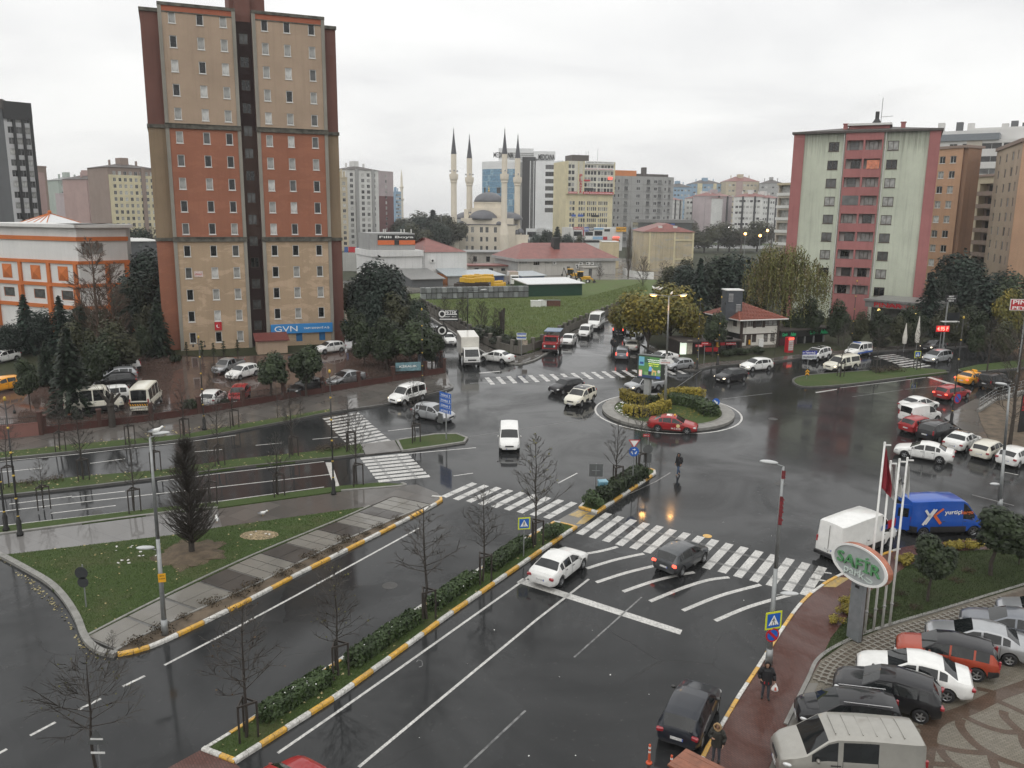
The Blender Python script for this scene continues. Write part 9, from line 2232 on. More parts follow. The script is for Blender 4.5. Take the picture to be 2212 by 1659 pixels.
mb=MB()
for k in range(n):
 a0,a1,i0,i1=el(k),el(k+1),el(k,.90),el(k+1,.90)
 mb.quad((cx0+a0[0],-.14,zc+a0[1]),(cx0+a1[0],-.14,zc+a1[1]),(cx0+i1[0],-.14,zc+i1[1]),(cx0+i0[0],-.14,zc+i0[1]));mb.quad((cx0+a0[0],-.14,zc+a0[1]),(cx0+a0[0],-.09,zc+a0[1]),(cx0+a1[0],-.09,zc+a1[1]),(cx0+a1[0],-.14,zc+a1[1]));mb.quad((cx0+i0[0],-.14,zc+i0[1]),(cx0+i1[0],-.14,zc+i1[1]),(cx0+i1[0],-.08,zc+i1[1]),(cx0+i0[0],-.08,zc+i0[1]))
mb.obj('white_ring',M_white,t);mb=MB();mb.add([(cx0+el(k,.92)[0],-.085,zc+el(k,.92)[1])for k in range(n)],(tuple(range(n)),));mb.obj('face',plain('sign_face',(.36,.38,.38),.4,var=.1),t)
letter('SAFİR',t,(cx0,-.15,zc+.16),2.5,.74,plain('letter_green',(.09,.26,.11),.4,coat=.3),0,.05,False);letter('park',t,(cx0-.2,-.14,zc-.46),1.2,.5,plain('letter_pale',(.55,.62,.58),.4),0,.03,False)
mb=MB();ribbon(mb,smooth([Vector((-.1,-.4,0)),Vector((.3,-.5,0)),Vector((.75,-.62,0)),Vector((.95,-.5,0)),Vector((.6,-.42,0))],6),-.03,.03,0);o=mb.obj('flourish',MATS['letter_pale'],t);o.matrix_local=Matrix.Translation((cx0-.1,-.13,zc))@Matrix.Rotation(R(90),4,'X')
fp=(((1867,1374),(1911,960)),((1886,1368),(1924,1000)),((1905,1361),(1943,996)),((1921,1356),(1960,993)))
fpos=[]
for i,(b,tp)in enumerate(fp):
 p=G(*b);h=AT(tp[0],tp[1],p.y).z-.15;t=thing('flagpole',['tallest white flagpole with the red flag','second white flagpole from the red flag','third white flagpole from the red flag','white flagpole farthest from the red flag'][i],'flagpole',(p.x,p.y,.15),0,'white flagpoles by the oval sign')
 top=AT(tp[0],tp[1],p.y)-Vector((p.x,p.y,.15));top.y=0
 mb=MB();mb.cyl((0,0,0),top,.062,.045,10);mb.obj('mast',M_plastic_w,t,True);mb=MB();mb.cyl(top,top+Vector((0,0,.12)),.06,.05,8);mb.box(top.x,top.x+.3,-.03,.03,top.z-.06,top.z);mb.obj('truck',M_plastic_w,t)
 mb=MB();mb.lathe([(.075,1.1),(.09,1.15),(.075,1.2)],8);mb.obj('cleat',M_fg,t);fpos.append((p,top))
def draped(label,p,top,x0,drop,w,mat,cat='flag',seed=0):
 r=random.Random(seed);mb=MB();nx,nz=7,10
 g=[[None]*(nz+1)for _ in range(nx+1)]
 for i in range(nx+1):
  for k in range(nz+1):
   s,v=i/nx,k/nz
   ww=w*(.25+.75*min(1,v*1.4));g[i][k]=(x0+s*ww,.10*math.sin(s*9+v*1.5+seed)*(.4+v),-v*drop-s*drop*.22)
 for i in range(nx):
  for k in range(nz):mb.quad(g[i][k],g[i][k+1],g[i+1][k+1],g[i+1][k])
 o=mb.obj('flag',mat,None,True);o.location=Vector((p.x,p.y-.05,.15))+top+Vector((-.12*(top.x/top.z),0,-.12));tag(o,label,cat);return o
o=draped('limp dark red flag on the tallest flagpole',fpos[0][0],fpos[0][1],.06,2.0,.42,plain('flag_red',(.20,.010,.02),.7,var=.15),seed=1)
draped('limp white flag on the second flagpole',fpos[1][0],fpos[1][1],.05,1.4,.22,plain('flag_white',(.50,.50,.48),.7,var=.1),seed=2);o=draped('limp white flag with dark letters on the last flagpole',fpos[3][0],fpos[3][1],-.55,1.5,.5,MATS['flag_white'],seed=3);letter('BUY',o,(-.28,-.16,-.95),.3,.2,M_blk,0,.004,tilt=R(-60));draped('limp grey white flag hanging behind the last flagpole',fpos[3][0],fpos[3][1],.06,1.5,.22,MATS['flag_white'],seed=5)
for i,(vx,vy)in enumerate(((1402,1648),(1449,1672),(1497,1700))):
 p=G(vx,vy);t=thing('bollard',['orange flexible bollard farthest from the kerb','orange flexible bollard in the middle behind the dark car','orange flexible bollard nearest the kerb'][i],'bollard',(p.x,p.y,0),0,'orange bollards at the bottom edge')
 mb=MB();mb.lathe([(.13,0),(.12,.04),(.06,.06),(.05,.10),(.045,.78),(.03,.80)],12);mb.obj('post',plain('bollard_orange',(.52,.085,.03),.5,var=.15),t)
 for z in(.45,.62):mb=MB();mb.lathe([(.052,z),(.052,z+.08)],12,cap=False);mb.obj('reflector',M_white,t)
p=G(1485,1618,2.3);q1=G(1620,1690,2.3);t=thing('wooden_kiosk','orange brown wooden kiosk roof cut by the bottom edge','kiosk',(p.x,p.y,0),math.atan2(q1.y-p.y,q1.x-p.x))
mb=MB()
for k in range(6):
 mb2=MB();mb2.box(-.05,3.2,-1.2+k*.2+.004,-1.2+(k+1)*.2-.004,2.24,2.30+rnd.uniform(0,.008));mb2.obj('plank',plain('kiosk_wood',(.21,.075,.038),.4,var=.35,scale=2),t)
mb.box(0,3.1,-1.15,-.05,0,2.235);mb.obj('wall',plain('kiosk_wall',(.16,.055,.03),.5,var=.3),t)
ib=MB();ib.bevbox(-.5,.5,-.55,.55,.14,1.12,.08);tank_me=ib.mesh('tank',[plain('tank_white',(.40,.42,.43),.3,var=.15)]);cg=MB()
for k in range(6):
 x=-.52+k*.208;cg.box(x-.012,x+.012,-.585,-.56,.12,1.14);cg.box(x-.012,x+.012,-.58,.58,1.13,1.15)
for z in(.2,.5,.8,1.1):cg.box(-.54,.54,-.59,-.565,z-.012,z+.012)
cage_me=cg.mesh('cage',[plain('cage_steel',(.28,.29,.30),.35,.6,var=.1)]);pl=MB();pl.box(-.54,.54,-.58,.58,0,.12);pal_me=pl.mesh('pallet',[M_trim])
ba,be=G(908,649),G(1140,644);n=21;Lr=(be-ba).length;tk=None;an=math.atan2(be.y-ba.y,be.x-ba.x)
M_tkg=plain('tank_grey',(.20,.21,.215),.35,var=.15)
for k in range(n):
 for lv in(0,1):
  c=ba.lerp(be,(k+.5)/n);w=Lr/n/1.14
  t=thing('caged_tank','pallet sized caged plastic tank in the long stacked wall of the yard','tank',(c.x,c.y,.2+lv*1.2),an,'caged tanks stacked along the yard');t.scale=(w,1,1.05)
  put('tank',tank_me,t,mats=[M_tkg if(k*5+lv)%3 else None]);put('cage',cage_me,t);put('pallet',pal_me,t)
cr=MB();cr.bevbox(-.6,.6,-.5,.5,0,.95,.05);cme=cr.mesh('crate',[plain('crate_yellow',(.62,.36,.02),.5,var=.15)])
for i in range(26):
 fx=i/26;v=1000+90*fx;yb=622-0*fx;r_=i%3;p=G(v,633);o=put('yellow_crate',cme,None,(p.x,p.y+3.5*(r_-.5),.2+(2.2 if fx<.72 else.9)+rnd.uniform(0,.3)),(0,0,rnd.uniform(-.1,.1)),(1,1,1));o.scale.z=1.2 if r_ else 1.0;tag(o,'yellow stacked plastic crate in the yard behind the caged tanks','crate','yellow crates in the yard')
 o=put('brown_crate',cme,None,(p.x-1.2,p.y+3.5*(r_-.5),.2),(0,0,rnd.uniform(-.1,.1)),(1.1,1.1,2.2 if fx<.72 else.95),[plain('crate_brown',(.035,.022,.016),.7,var=.3)]);tag(o,'dark brown crate stack under the yellow crates','crate','dark crates in the yard')
for i,(v,y,m_,w,lb)in enumerate(((1157,665,M_plastic_w,1.9,'white wrapped block lying in the vacant lot, left'),(1172,664,M_plastic_w,1.5,'white wrapped block lying in the vacant lot, right'),(1192,664,plain('rust_stack',(.11,.045,.03),.8,var=.4),3.2,'rusty brown stack beside the white blocks'))):
 p=G(v,y);t=thing('wrapped_block' if i<2 else 'rusty_stack',lb,'pallet load',(p.x,p.y,.2),.05);mb=MB();mb.bevbox(-w/2,w/2,-.5,.5,0,1.15,.1);mb.obj('load',m_,t);mb=MB();mb.box(-w/2,w/2,-.5,.5,-.02,.06)if False else mb.box(-w/2-.05,w/2+.05,-.52,.52,1.15,1.2);mb.obj('cover',M_back if i>1 else m_,t)
for v,y,d,lb,s in((1256,612,205,'yellow backhoe loader nearest beside the green shed',1.0),(1234,604,215,'yellow backhoe loader behind the nearest one',.95)):
 p=G(v,y);t=thing('backhoe_loader',lb,'excavator',(p.x,p.y,.15),R(-12),'backhoe loaders');t.scale=(s,s,s);YM=plain('machine_yellow',(.60,.33,.02),.45,var=.15)
 mb=MB();mb.bevbox(.3,2.3,-.5,.5,.9,1.7,.1);mb.bevbox(-1.2,.4,-.7,.7,.7,1.5,.08);mb.obj('chassis',YM,t);mb=MB();mb.bevbox(-1.1,.4,-.7,.7,1.5,2.75,.1);c=mb.obj('cab',M_glass,t);mb=MB();mb.bevbox(-1.2,.5,-.78,.78,2.75,2.9,.05);mb.obj('cab_roof',YM,c)
 wheels_on(t,(-.6,),.8,.75);wheels_on(t,(1.7,),.75,.5)
 for s2 in(-.55,.55):mb=MB();mb.cyl((.6,s2,1.6),(2.7,s2,1.1),.09,n=6);mb.cyl((2.7,s2,1.1),(3.1,s2,.5),.09,n=6);mb.obj('loader_arm',YM,t)
 mb=MB();mb.add([(3.0,-1.1,.2),(3.6,-1.1,.2),(3.1,-1.1,.95),(3.0,1.1,.2),(3.6,1.1,.2),(3.1,1.1,.95)],((0,1,2),(5,4,3),(0,3,4,1),(2,5,3,0)));mb.obj('bucket',M_trim,t)
 mb=MB();mb.cyl((-1.3,0,1.0),(-2.2,0,3.2),.14,.1,6);mb.cyl((-2.2,0,3.2),(-2.6,0,1.3),.1,.08,6);mb.bevbox(-2.9,-2.4,-.3,.3,.8,1.4,.1);mb.obj('digger_arm',M_trim,t)
p=G(1345,592);t=thing('tarpaulin_fence','white tarpaulin fence in the yard behind the yellow trees','fence',(p.x,p.y,.15));mb=MB();pts=smooth([Vector((0,0,0)),G(1360,599)-G(1345,592),G(1385,603)-G(1345,592),G(1412,604)-G(1345,592)],5);ribbon(mb,pts,-.03,.03,0,1.9);mb.obj('sheet',M_plastic_w,t)
p=G(1108,617);t=thing('box_truck','pale box truck standing behind the caged tanks','truck',(p.x,p.y,.15),R(-80));mb=MB();mb.bevbox(-3,1.2,-1.1,1.1,.9,3.3,.05);mb.obj('cargo_box',paint('box_tan',(.40,.34,.28)),t);mb=MB();mb.bevbox(1.3,2.9,-1,1,.5,2.6,.15);c=mb.obj('cab',W_,t);mb=MB();mb.box(2.9,2.915,-.85,.85,1.5,2.3);mb.obj('windscreen',M_glass,c);wheels_on(t,(2.0,-1.8),.85,.45)
p=AT(755,540,262);t=thing('excavator','orange excavator by the far shops right of the tower','excavator',(p.x,p.y,0),.2);mb=MB();mb.bevbox(-1.5,1.5,-1.2,1.2,.8,2.6,.2);mb.bevbox(-2,2,-1.4,1.4,0,.7,.2);mb.obj('body',plain('machine_orange',(.60,.12,.03),.5,var=.15),t);mb=MB();mb.cyl((1.2,0,2),(4.0,0,5.5),.3,.25,6);mb.cyl((4,0,5.5),(7.5,0,5.8),.25,.2,6);mb.cyl((7.5,0,5.8),(7.4,0,2.4),.2,.15,6);mb.bevbox(6.8,7.9,-.5,.5,1.6,2.6,.15);mb.obj('boom',MATS['machine_orange'],t)
for i,(v0,v1,y0,y1,m_,s)in enumerate(((744,752,545,533,plain('poster_navy',(.03,.08,.25),.5,var=.3),None),(753,769,545,533,M_red,'SALE'),(770,787,545,533,plain('poster_mix',(.12,.16,.35),.5,var=.8,scale=1),None))):
 p=AT(v0,540,255);q2=AT(v1,540,255);t=thing('poster_panel',['navy poster hoarding beside the tower','red poster hoarding right of the navy one','mixed colour poster hoarding right of the red one'][i],'hoarding',(p.x,p.y,0),0,'poster hoardings right of the tower');za,zb2=AT(v0,y0,255).z,AT(v0,y1,255).z
 plate(t,0,q2.x-p.x,za,zb2,0,m_,'poster',.15);pole(t,za,.1,x=.3);pole(t,za,.1,x=q2.x-p.x-.3)
p=AT(800,552,250);t=thing('retaining_wall','long grey concrete hoarding behind the warehouse','wall',(AT(740,552,250).x,250,0));mb=MB();mb.box(0,12,0,.4,0,AT(760,546,250).z);mb.box(0,60,40,40.4,0,4);mb.obj('wall',facade('hoarding_grey',(.40,.40,.38),.5,.4),t)
for i,(v,y,kd,c,lb)in enumerate(((1195,524,'sedan',BLUE,'tiny blue car on the far road before the trees'),(1212,523,'sedan',SILV,'tiny silver car on the far road before the trees'),(1262,521,'cargo',W_,'white van on the far road before the shop row'),(1283,510,'hatch',W_,'tiny white car behind the far van, left'),(1296,511,'hatch',W_,'tiny white car behind the far van, right'),(1308,508,'suv',W_,'tiny white car under the shop row, right end'),(1180,519,'minibus',paint('ad_white',(.6,.6,.58)),'white graffiti box van parked beyond the mosque porch'),(1318,519,'sedan',BLACK,'tiny black car by the annex'),(905,515,'hatch',W_,'tiny white car in front of the far tree belt, left'),(925,514,'hatch',W_,'tiny white car in front of the far tree belt, middle'),(945,516,'suv',GREY,'tiny dark car in front of the far tree belt, right'),(968,517,'hatch',YELC,'tiny yellow car beside the first minaret'),(785,548,'sedan',W_,'white car behind the warehouse roof'),(1520,516,'minibus',W_,'pale minibus on the far right road'),(1500,522,'sedan',W_,'white car on the far right road, left'),(1540,523,'sedan',SILV,'silver car on the far right road'),(1590,512,'sedan',W_,'white car on the far right road, middle'),(1640,514,'sedan',W_,'white car on the far right road near the lamps'),(1668,514,'sedan',W_,'white car on the far right road, right'),(1490,497,'cargo',W_,'white van on the upper far right road'),(1508,494,'sedan',W_,'white car on the upper far right road, left'),(1530,493,'sedan',GREY,'dark car on the upper far right road'),(1625,490,'sedan',W_,'white car on the upper far right road, right'))):
 p=G(v,y);car(kd,lb,c,(p.x,p.y,0.02),rnd.choice((0,math.pi))+rnd.uniform(-.1,.1),group='tiny vehicles on the far roads',scale=1.15,cat='van' if kd in('cargo','minibus')else 'car')
def gull(label,pos,rz,s=1.0,wing=False):
 t=thing('gull',label,'gull',pos,rz,'white gulls');t.scale=(s,s,s);n=10
 mb=MB();prof=((-.26,.012,.16),(-.18,.04,.17),(-.05,.085,.18),(.08,.085,.20),(.16,.055,.25),(.20,.05,.30),(.25,.045,.315),(.285,.02,.31));ring=[]
 for x,r_,z in prof:ring.append([(x,r_*math.cos(2*math.pi*k/n),z+r_*math.sin(2*math.pi*k/n))for k in range(n)])
 for a,b in zip(ring,ring[1:]):
  o=len(mb.v);mb.add(a+b,[(k,(k+1)%n,n+(k+1)%n,n+k)for k in range(n)])
 mb.obj('body',plain('gull_white',(.70,.70,.68),.8,var=.05),t,True)
 mb=MB();mb.cyl((.28,0,.308),(.345,0,.298),.014,.005,5);mb.obj('beak',M_gold,t)
 for sgn in(1,-1):
  mb=MB()
  if wing:mb.add([(.1,sgn*.05,.24),(-.1,sgn*.05,.23),(-.28,sgn*.35,.42),(-.02,sgn*.38,.44),(-.3,sgn*.62,.46)],((0,3,2,1),(2,3,4)))
  else:mb.add([(.1,sgn*.075,.23),(-.06,sgn*.095,.20),(-.32,sgn*.03,.17),(-.1,sgn*.05,.25)],((0,1,2,3),))
  mb.obj('wing',plain('gull_grey',(.22,.23,.25),.8,var=.1),t);mb=MB();mb.cyl((.0,sgn*.03,.12),(.01,sgn*.03,0),.007,.007,4);mb.obj('leg',M_gold,t)
pl_=G(357,1375);tpx=AT(337,938,pl_.y);gull('gull perched on top of the left island lamp',(tpx.x,pl_.y,tpx.z-.05),.4,1.2)
for i,(vx,vy)in enumerate(((568,1119),(469,1133))):p=G(vx,vy);gull(['gull standing on the dark pavement strip','gull standing behind the conical tree'][i],(p.x,p.y,.13),i*2.0,1.2)
pr_=G(1436,888)
for i,(vx,vy)in enumerate(((1413,622),(1419,622),(1425,624),(1450,634))):q=AT(vx,vy+5,pr_.y);gull(['gull on the left arm of the lit lamp, outermost','gull on the left arm of the lit lamp, second','gull on the left arm of the lit lamp, innermost','gull on the right arm of the lit lamp'][i],(q.x,q.y,q.z),rnd.uniform(0,6),1.1)
for i in range(16):
 c=((570,1160),(280,1192),(310,1205),(283,1215))[i%4];p=G(c[0]+rnd.uniform(-35,35),c[1]+rnd.uniform(-9,9));r_=random.Random(i);mb=MB();q=[Vector((r_.uniform(.05,.14)*math.cos(k*1.05),r_.uniform(.04,.11)*math.sin(k*1.05),r_.uniform(.0,.06)))for k in range(6)];mb.add([(0,0,.06)]+q,[(0,1+k,1+(k+1)%6)for k in range(6)])
 o=mb.obj('paper_scrap',plain('litter_white',(.60,.59,.56),.8,var=.1),None,loc=(p.x,p.y,.135),rot=(0,0,r_.uniform(0,6)));tag(o,'crumpled pale paper scrap lying on the grass island','litter','paper scraps on the grass island')
p=G(560,1160);mb=MB();mb.lathe([(1.2,0),(.9,.02),(.3,.03),(1e-4,.03)],14,0,T_((p.x,p.y,.132))@Matrix.Diagonal((1,.6,1,1)));o=struct('bare_earth',mb,plain('crumbs_earth',(.26,.20,.12),.9,var=.6,scale=6))
# ================================================================ people
M_skin=plain('skin',(.32,.19,.13),.6,var=.1);M_coat=plain('coat_black',(.010,.010,.012),.8,var=.3,scale=8);M_jean=plain('jeans_grey',(.045,.05,.06),.8,var=.3,scale=10);M_jeanb=plain('jeans_blue',(.04,.065,.12),.8,var=.3,scale=10);M_shoe=plain('shoe_black',(.012,.011,.010),.5,var=.2);M_shoeb=plain('shoe_tan',(.20,.11,.05),.6,var=.2);M_park=plain('parka_dark',(.022,.022,.018),.8,var=.3,scale=8);M_fur=plain('hood_fur',(.30,.20,.10),.9,var=.6,scale=25,bmp=1.0)
def person(label,pos,rz,pose,coat,legs,shoe,h=1.74,bulk=1.0,extras=()):
 t=thing('person',label,'person',pos,rz);k=h*.96/1.74;t.scale=(k,k,k)
 J=dict(pel=(0,0,.95),bel=(0,0,1.10),che=(0,.0,1.30),nec=(0,0,1.47),hdb=(.01,0,1.54),hdm=(.02,0,1.62),hdt=(.0,0,1.71),shl=(0,.19,1.41),shr=(0,-.19,1.41),ell=(-.03,.26,1.14),elr=(-.03,-.26,1.14),wrl=(.06,.27,.90),wrr=(.06,-.27,.90),hal=(.09,.27,.83),har=(.09,-.27,.83),hil=(0,.095,.92),hir=(0,-.095,.92),knl=(.02,.11,.50),knr=(.02,-.11,.50),anl=(-.02,.12,.09),anr=(-.02,-.12,.09),tol=(.15,.13,.03),tor=(.15,-.13,.03))
 J.update(pose)
 b=bulk;Rr=dict(pel=(.155*b,.125*b),bel=(.16*b,.13*b),che=(.175*b,.135*b),nec=(.06,.06),hdb=(.065,.07),hdm=(.085,.10),hdt=(.055,.06),shl=(.085*b,)*2,shr=(.085*b,)*2,ell=(.06*b,)*2,elr=(.06*b,)*2,wrl=(.042,)*2,wrr=(.042,)*2,hal=(.035,.045),har=(.035,.045),hil=(.105,.11),hir=(.105,.11),knl=(.072,)*2,knr=(.072,)*2,anl=(.055,)*2,anr=(.055,)*2,tol=(.04,.05),tor=(.04,.05))
 E=[('pel','bel'),('bel','che'),('che','nec'),('nec','hdb'),('hdb','hdm'),('hdm','hdt'),('che','shl'),('che','shr'),('shl','ell'),('shr','elr'),('ell','wrl'),('elr','wrr'),('wrl','hal'),('wrr','har'),('pel','hil'),('pel','hir'),('hil','knl'),('hir','knr'),('knl','anl'),('knr','anr'),('anl','tol'),('anr','tor')]
 names=list(J);idx={n:i for i,n in enumerate(names)};vs=[J[n]for n in names];es=[(idx[a],idx[c])for a,c in E];rad=[Rr[n]for n in names]
 for s in('l','r'):
  hp=Vector(J['ha'+s]);wp=Vector(J['wr'+s]);d=(hp-wp).normalized()
  for q,(o,ln)in enumerate(((-.03,.075),(-.01,.085),(.01,.08),(.03,.065),(.045,.05))):
   side=Vector((1,0,0))if q<4 else Vector((1,0,.2));p1=hp+side*o+d*.03;p2=p1+d*ln*(.55 if q==4 else 1)+(Vector((.03,0,0))if q==4 else Vector((0,(-.015 if s=='l' else.015),0)))
   i0=len(vs);vs+=[tuple(p1),tuple(p2)];rad+=[(.011,.011),(.009,.009)];es+=[(idx['ha'+s],i0),(i0,i0+1)]
 me=bpy.data.meshes.new('body');me.from_pydata(vs,es,[]);o=bpy.data.objects.new('body',me);COL.objects.link(o)
 sm=o.modifiers.new('skin','SKIN');sm.use_smooth_shade=True;o.modifiers.new('sub','SUBSURF').levels=2
 for i,v in enumerate(me.skin_vertices[0].data):v.radius=rad[i];v.use_root=(i==idx['pel'])
 dg=bpy.context.evaluated_depsgraph_get();m2=bpy.data.meshes.new_from_object(o.evaluated_get(dg));bpy.data.objects.remove(o)
 m2.name='body';m2.materials.clear()
 for m in(coat,legs,shoe,M_skin):m2.materials.append(m)
 for p in m2.polygons:
  c=p.center;hand=min((c-Vector(J['hal'])).length,(c-Vector(J['har'])).length)<.10
  p.material_index=3 if(c.z>1.50 or hand)else(2 if c.z<.115 else(1 if c.z<.86 else 0));p.use_smooth=True
 put('body',m2,t)
 mb=MB();n=14
 rings=[(.215*b,.185*b,.74),(.205*b,.17*b,.95),(.21*b,.165*b,1.2),(.195*b,.15*b,1.38),(.10,.09,1.48)]
 for(a0,b0,z0),(a1,b1,z1)in zip(rings,rings[1:]):
  for q in range(n):
   A,B=2*math.pi*q/n,2*math.pi*(q+1)/n;mb.quad((b0*math.cos(A),a0*math.sin(A),z0),(b0*math.cos(B),a0*math.sin(B),z0),(b1*math.cos(B),a1*math.sin(B),z1),(b1*math.cos(A),a1*math.sin(A),z1))
 mb.obj('coat',coat,t,True)
 for s,w,e in(('l',J['ell'],J['wrl']),('r',J['elr'],J['wrr'])):
  mb=MB();sh=Vector(J['sh'+s]);mb.cyl(sh,w,.092*b,.078*b,10);mb.cyl(w,Vector(w).lerp(Vector(e),.95),.078*b,.062*b,10);mb.ell(w,(.08*b,)*3,10,6);mb.ell(sh,(.095*b,)*3,10,6);mb.obj('sleeve',coat,t,True)
 f=Vector(J['hdm'])
 mb=MB();mb.ell(f+Vector((.095,0,-.005)),(.022,.016,.03),8,6);mb.obj('nose',M_skin,t,True);mb=MB();mb.box(f.x+.085,f.x+.092,-.025,.025,f.z-.06,f.z-.052);mb.obj('mouth',plain('lip',(.2,.08,.07),.6),t)
 for s in(1,-1):mb=MB();mb.ell(f+Vector((.082,s*.032,.022)),(.012,.014,.008),6,5);mb.obj('eye',M_blk,t);mb=MB();mb.ell(f+Vector((0,s*.09,0)),(.025,.012,.035),8,6);mb.obj('ear',M_skin,t,True)
 return t,J
def hood(t,J,mat,name='hood',s=1.0):
 f=Vector(J['hdm']);mb=MB();n=12
 for k in range(7):
  for q in range(n):
   def P(i,j):th=math.pi*i/7;ph=2*math.pi*j/n;return f+Vector((-.02+.135*s*math.sin(th)*math.cos(ph)*(1 if math.cos(ph)<0 else.55),.125*s*math.sin(th)*math.sin(ph),.02+.155*s*math.cos(th)))
   mb.quad(P(k,q),P(k+1,q),P(k+1,q+1),P(k,q+1))
 return mb.obj(name,mat,t,True)
def hood_open(t,J,mat,s=1.0):
 f=Vector(J['hdm']);mb=MB();n=16
 for k in range(1,5):
  for q in range(n):
   def P(i,j):a=2*math.pi*j/n;d=i/5;return f+Vector((.075-.21*d,(.125-.05*d*d*d)*s*math.sin(a),.015+(.155-.06*d*d*d)*s*math.cos(a)))
   mb.quad(P(k-1,q),P(k,q),P(k,q+1),P(k-1,q+1))
 mb.ell(f+Vector((-.06,0,.015)),(.09,.11*s,.14*s),12,8)
 return mb.obj('hood',mat,t,True)
p=G(1652,1514);t,J=person('man in black hooded coat holding a white carrier bag on the red pavement',(p.x,p.y,.12),R(-100),dict(knl=(.06,.11,.51),anl=(.06,.12,.09),tol=(.22,.15,.03),anr=(-.06,-.12,.09),tor=(.10,-.15,.03),ell=(-.02,.31,1.15),elr=(-.02,-.31,1.15),wrl=(.08,.33,.92),hal=(.10,.34,.85),wrr=(.06,-.27,.96),har=(.10,-.22,.92)),M_coat,M_jean,M_shoe,1.76,1.18)
hood_open(t,J,M_coat,1.05)
mb=MB();mb.box(.185,.20,-.12,-.08,.80,.92);mb.box(.185,.20,.06,.085,.78,.90);mb.obj('red_trim',M_red,t)
pt=t.matrix_basis.copy();bg=thing('carrier_bag','white plastic carrier bag with red print held by the man in black','bag',(0,0,0));bg.matrix_world=Matrix.Translation((p.x,p.y,.12))@Matrix.Rotation(R(-100),4,'Z')@Matrix.Translation((.14,.36,.50))
mb=MB();n=12;rg=[(.02,.34),(.05,.28),(.12,.16),(.155,.06),(.13,0.0)]
for(r0,z0),(r1,z1)in zip(rg,rg[1:]):
 for q in range(n):
  A,B=2*math.pi*q/n,2*math.pi*(q+1)/n;w=lambda a:1+.12*math.sin(3*a);mb.quad((.6*r0*w(A)*math.cos(A),r0*w(A)*math.sin(A),z0),(.6*r0*w(B)*math.cos(B),r0*w(B)*math.sin(B),z0),(.6*r1*w(B)*math.cos(B),r1*w(B)*math.sin(B),z1),(.6*r1*w(A)*math.cos(A),r1*w(A)*math.sin(A),z1))
mb.obj('bag',plain('bag_white',(.66,.65,.63),.5,var=.08),bg,True);mb=MB();mb.quad((.098,-.05,.06),(.098,.05,.06),(.075,.03,.2),(.075,-.03,.2));mb.obj('print',plain('print_red',(.5,.1,.07),.6),bg)
p=G(1465,1026);t,J=person('pedestrian in dark hooded jacket with backpack crossing the wet junction',(p.x,p.y,0),R(215),dict(knl=(.16,.09,.50),anl=(.20,.09,.10),tol=(.36,.10,.04),knr=(-.06,-.09,.49),anr=(-.28,-.10,.12),tor=(-.13,-.11,.03),ell=(-.10,.25,1.16),wrl=(.02,.26,.95),hal=(.05,.26,.88)),M_coat,M_jeanb,M_shoeb,1.75,1.0);hood_open(t,J,M_coat)
mb=MB();mb.bevbox(-.34,-.14,-.16,.16,1.0,1.42,.06);mb.obj('backpack',plain('backpack_grey',(.03,.032,.036),.8,var=.2),t)
p=G(1546,1650);t,J=person('person in dark parka with fur trimmed hood behind the wooden kiosk',(p.x,p.y,.12),R(-120),dict(ell=(-.02,.30,1.15),elr=(.03,-.30,1.15),wrr=(.2,-.16,1.12),har=(.25,-.10,1.15)),M_park,M_jean,M_shoe,1.66,1.15);hood_open(t,J,M_park,1.02)
f=Vector(J['hdm']);mb=MB();n,m=18,8
for i in range(n):
 for j in range(m):
  def P(i,j):a=2*math.pi*i/n;c=2*math.pi*j/m;rr2=.155+.045*math.cos(c)+.008*math.sin(5*i);return f+Vector((.07+.045*math.sin(c),rr2*.92*math.sin(a),.01+rr2*math.cos(a)))
  mb.quad(P(i,j),P(i+1,j),P(i+1,j+1),P(i,j+1))
mb.obj('fur_trim',M_fur,t,True)
for vx,vy,lb,rz in((943,798,'man in dark coat standing left of the box truck',R(-60)),(1328,762,'person in black walking up the side street left of the grey car',R(100)),(1323,757,'second person in black in the side street',R(80))):
 p=G(vx,vy);t,J=person(lb,(p.x,p.y,.02 if vx>1000 else.12),rz,dict(knl=(.10,.09,.50),anl=(.08,.1,.09),tol=(.23,.11,.04),anr=(-.12,-.11,.1),tor=(.03,-.12,.03)),M_coat,M_jean,M_shoe,1.75,1.08)
 f=Vector(J['hdm']);mb=MB();mb.ell(f+Vector((-.015,0,.035)),(.10,.092,.095),10,8);mb.obj('hair',M_blk,t,True)
# ================================================================ lay everything on the sloping ground
bpy.context.view_layer.update()
SLOPED=('fence_wall','hedge','metal_railing')
def lift_mesh(me,base,off,M):
 if me.get('lifted'):return
 me['lifted']=1
 ys=[(M@v.co).y for v in me.vertices]
 if ys and min(ys)<Y_FLAT-.01 and max(ys)>Y_FLAT+.01 and base==0:
  bm=bmesh.new();bm.from_mesh(me)
  bmesh.ops.bisect_plane(bm,geom=bm.verts[:]+bm.edges[:]+bm.faces[:],plane_co=(0,Y_FLAT,0),plane_no=(0,1,0))
  bm.to_mesh(me);bm.free()
 for v in me.vertices:v.co.z+=E_((M@v.co).y)-off
 me.update()
hz=bpy.data.materials.new('haze');hz.use_nodes=True
nt=hz.node_tree;nt.nodes.clear()
ho_=nt.nodes.new('ShaderNodeOutputMaterial');hv=nt.nodes.new('ShaderNodeVolumePrincipled')
hv.inputs['Color'].default_value=(.93,.94,.95,1);hv.inputs['Density'].default_value=.00026;hv.inputs['Anisotropy'].default_value=.2
L_(nt,hv.outputs[0],ho_.inputs['Volume'])
tops=[o for o in SC.objects if o.parent is None and o.type in('MESH','EMPTY')]
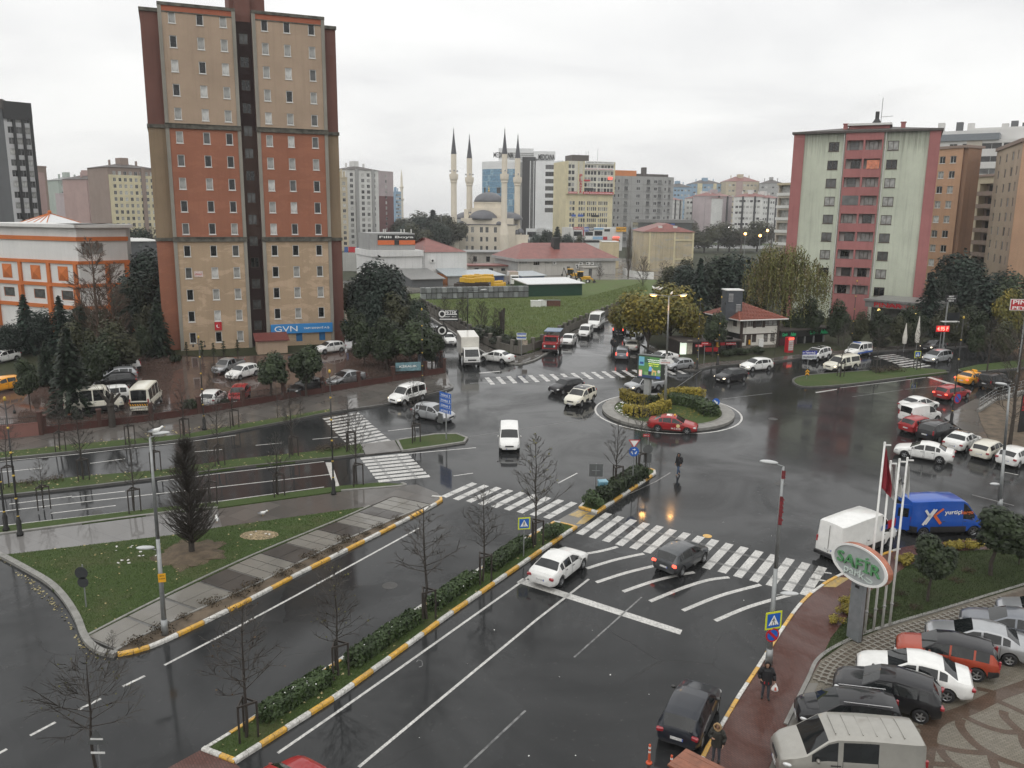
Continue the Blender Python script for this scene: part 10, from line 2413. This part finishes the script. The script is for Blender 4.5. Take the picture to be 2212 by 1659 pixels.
for o in tops:
 st=o.get('kind')in('structure','stuff')and o.location.length<1e-6
 nm=o.name.split('.')[0]
 fam=[o]+[c for c in o.children_recursive]
 if st:
  for c in fam:
   if c.type!='MESH':continue
   if c.location.length>1e-6:c.location.z+=E_(c.location.y)
   else:lift_mesh(c.data,0,0.0,Matrix.Identity(4))
 else:
  e=E_(o.location.y)
  if nm in SLOPED:
   for c in fam[1:]:
    M=c.matrix_world.copy()
    if c.location.length>1e-6:c.location.z+=E_(M.translation.y)-e
    elif c.parent is o and c.type=='MESH':lift_mesh(c.data,1,e,M)
  o.location.z+=e
  if o.location.y<Y_FLAT and o.get('category')in('car','van','taxi','pickup','police van','minibus','truck'):
   o.rotation_euler=(Matrix.Rotation(math.atan(SLOPE),4,'X')@Matrix.Rotation(o.rotation_euler.z,4,'Z')).to_euler()
p=Vector((rb.location.x,rb.location.y,0))+Matrix.Rotation(rb.rotation_euler.z,3,'Z')@Vector((X(1872),5,zx+2.7))
mb=MB();n=10;pr=[(0,0,.3),(-1.2,1.3,.7),(-3.5,2.6,1.1),(-7,2.6,1.5),(-11,1.4,1.9),(-16,-.4,2.0),(-20,-2.2,1.2),(-21.5,-3,.1)]
for x,z,r in pr:mb.v+=[(p.x+x,p.y+r*math.cos(2*math.pi*k/n),p.z+z+r*.8*math.sin(2*math.pi*k/n))for k in range(n)]
for i in range(len(pr)-1):
 for k in range(n):mb.f.append((i*n+k,(i+1)*n+k,(i+1)*n+(k+1)%n,i*n+(k+1)%n));mb.m.append(0)
mb.f+=[tuple(range(n)),tuple(range(len(pr)*n-1,(len(pr)-1)*n-1,-1))];mb.m+=[0,0]
sm=bpy.data.materials.new('smoke');sm.use_nodes=True;nt=sm.node_tree;nt.nodes.clear()
so_=nt.nodes.new('ShaderNodeOutputMaterial');sv=nt.nodes.new('ShaderNodeVolumePrincipled');sv.inputs['Color'].default_value=(.62,.62,.62,1);sv.inputs['Density'].default_value=.018;L_(nt,sv.outputs[0],so_.inputs['Volume'])
o=put('smoke',mb.mesh('smoke',[sm]));o['kind']='stuff'
mb=MB();mb.box(-1505,1505,-405,2605,-5.2,76);hb=put('haze',mb.mesh('haze',[hz]));hb['kind']='stuff'
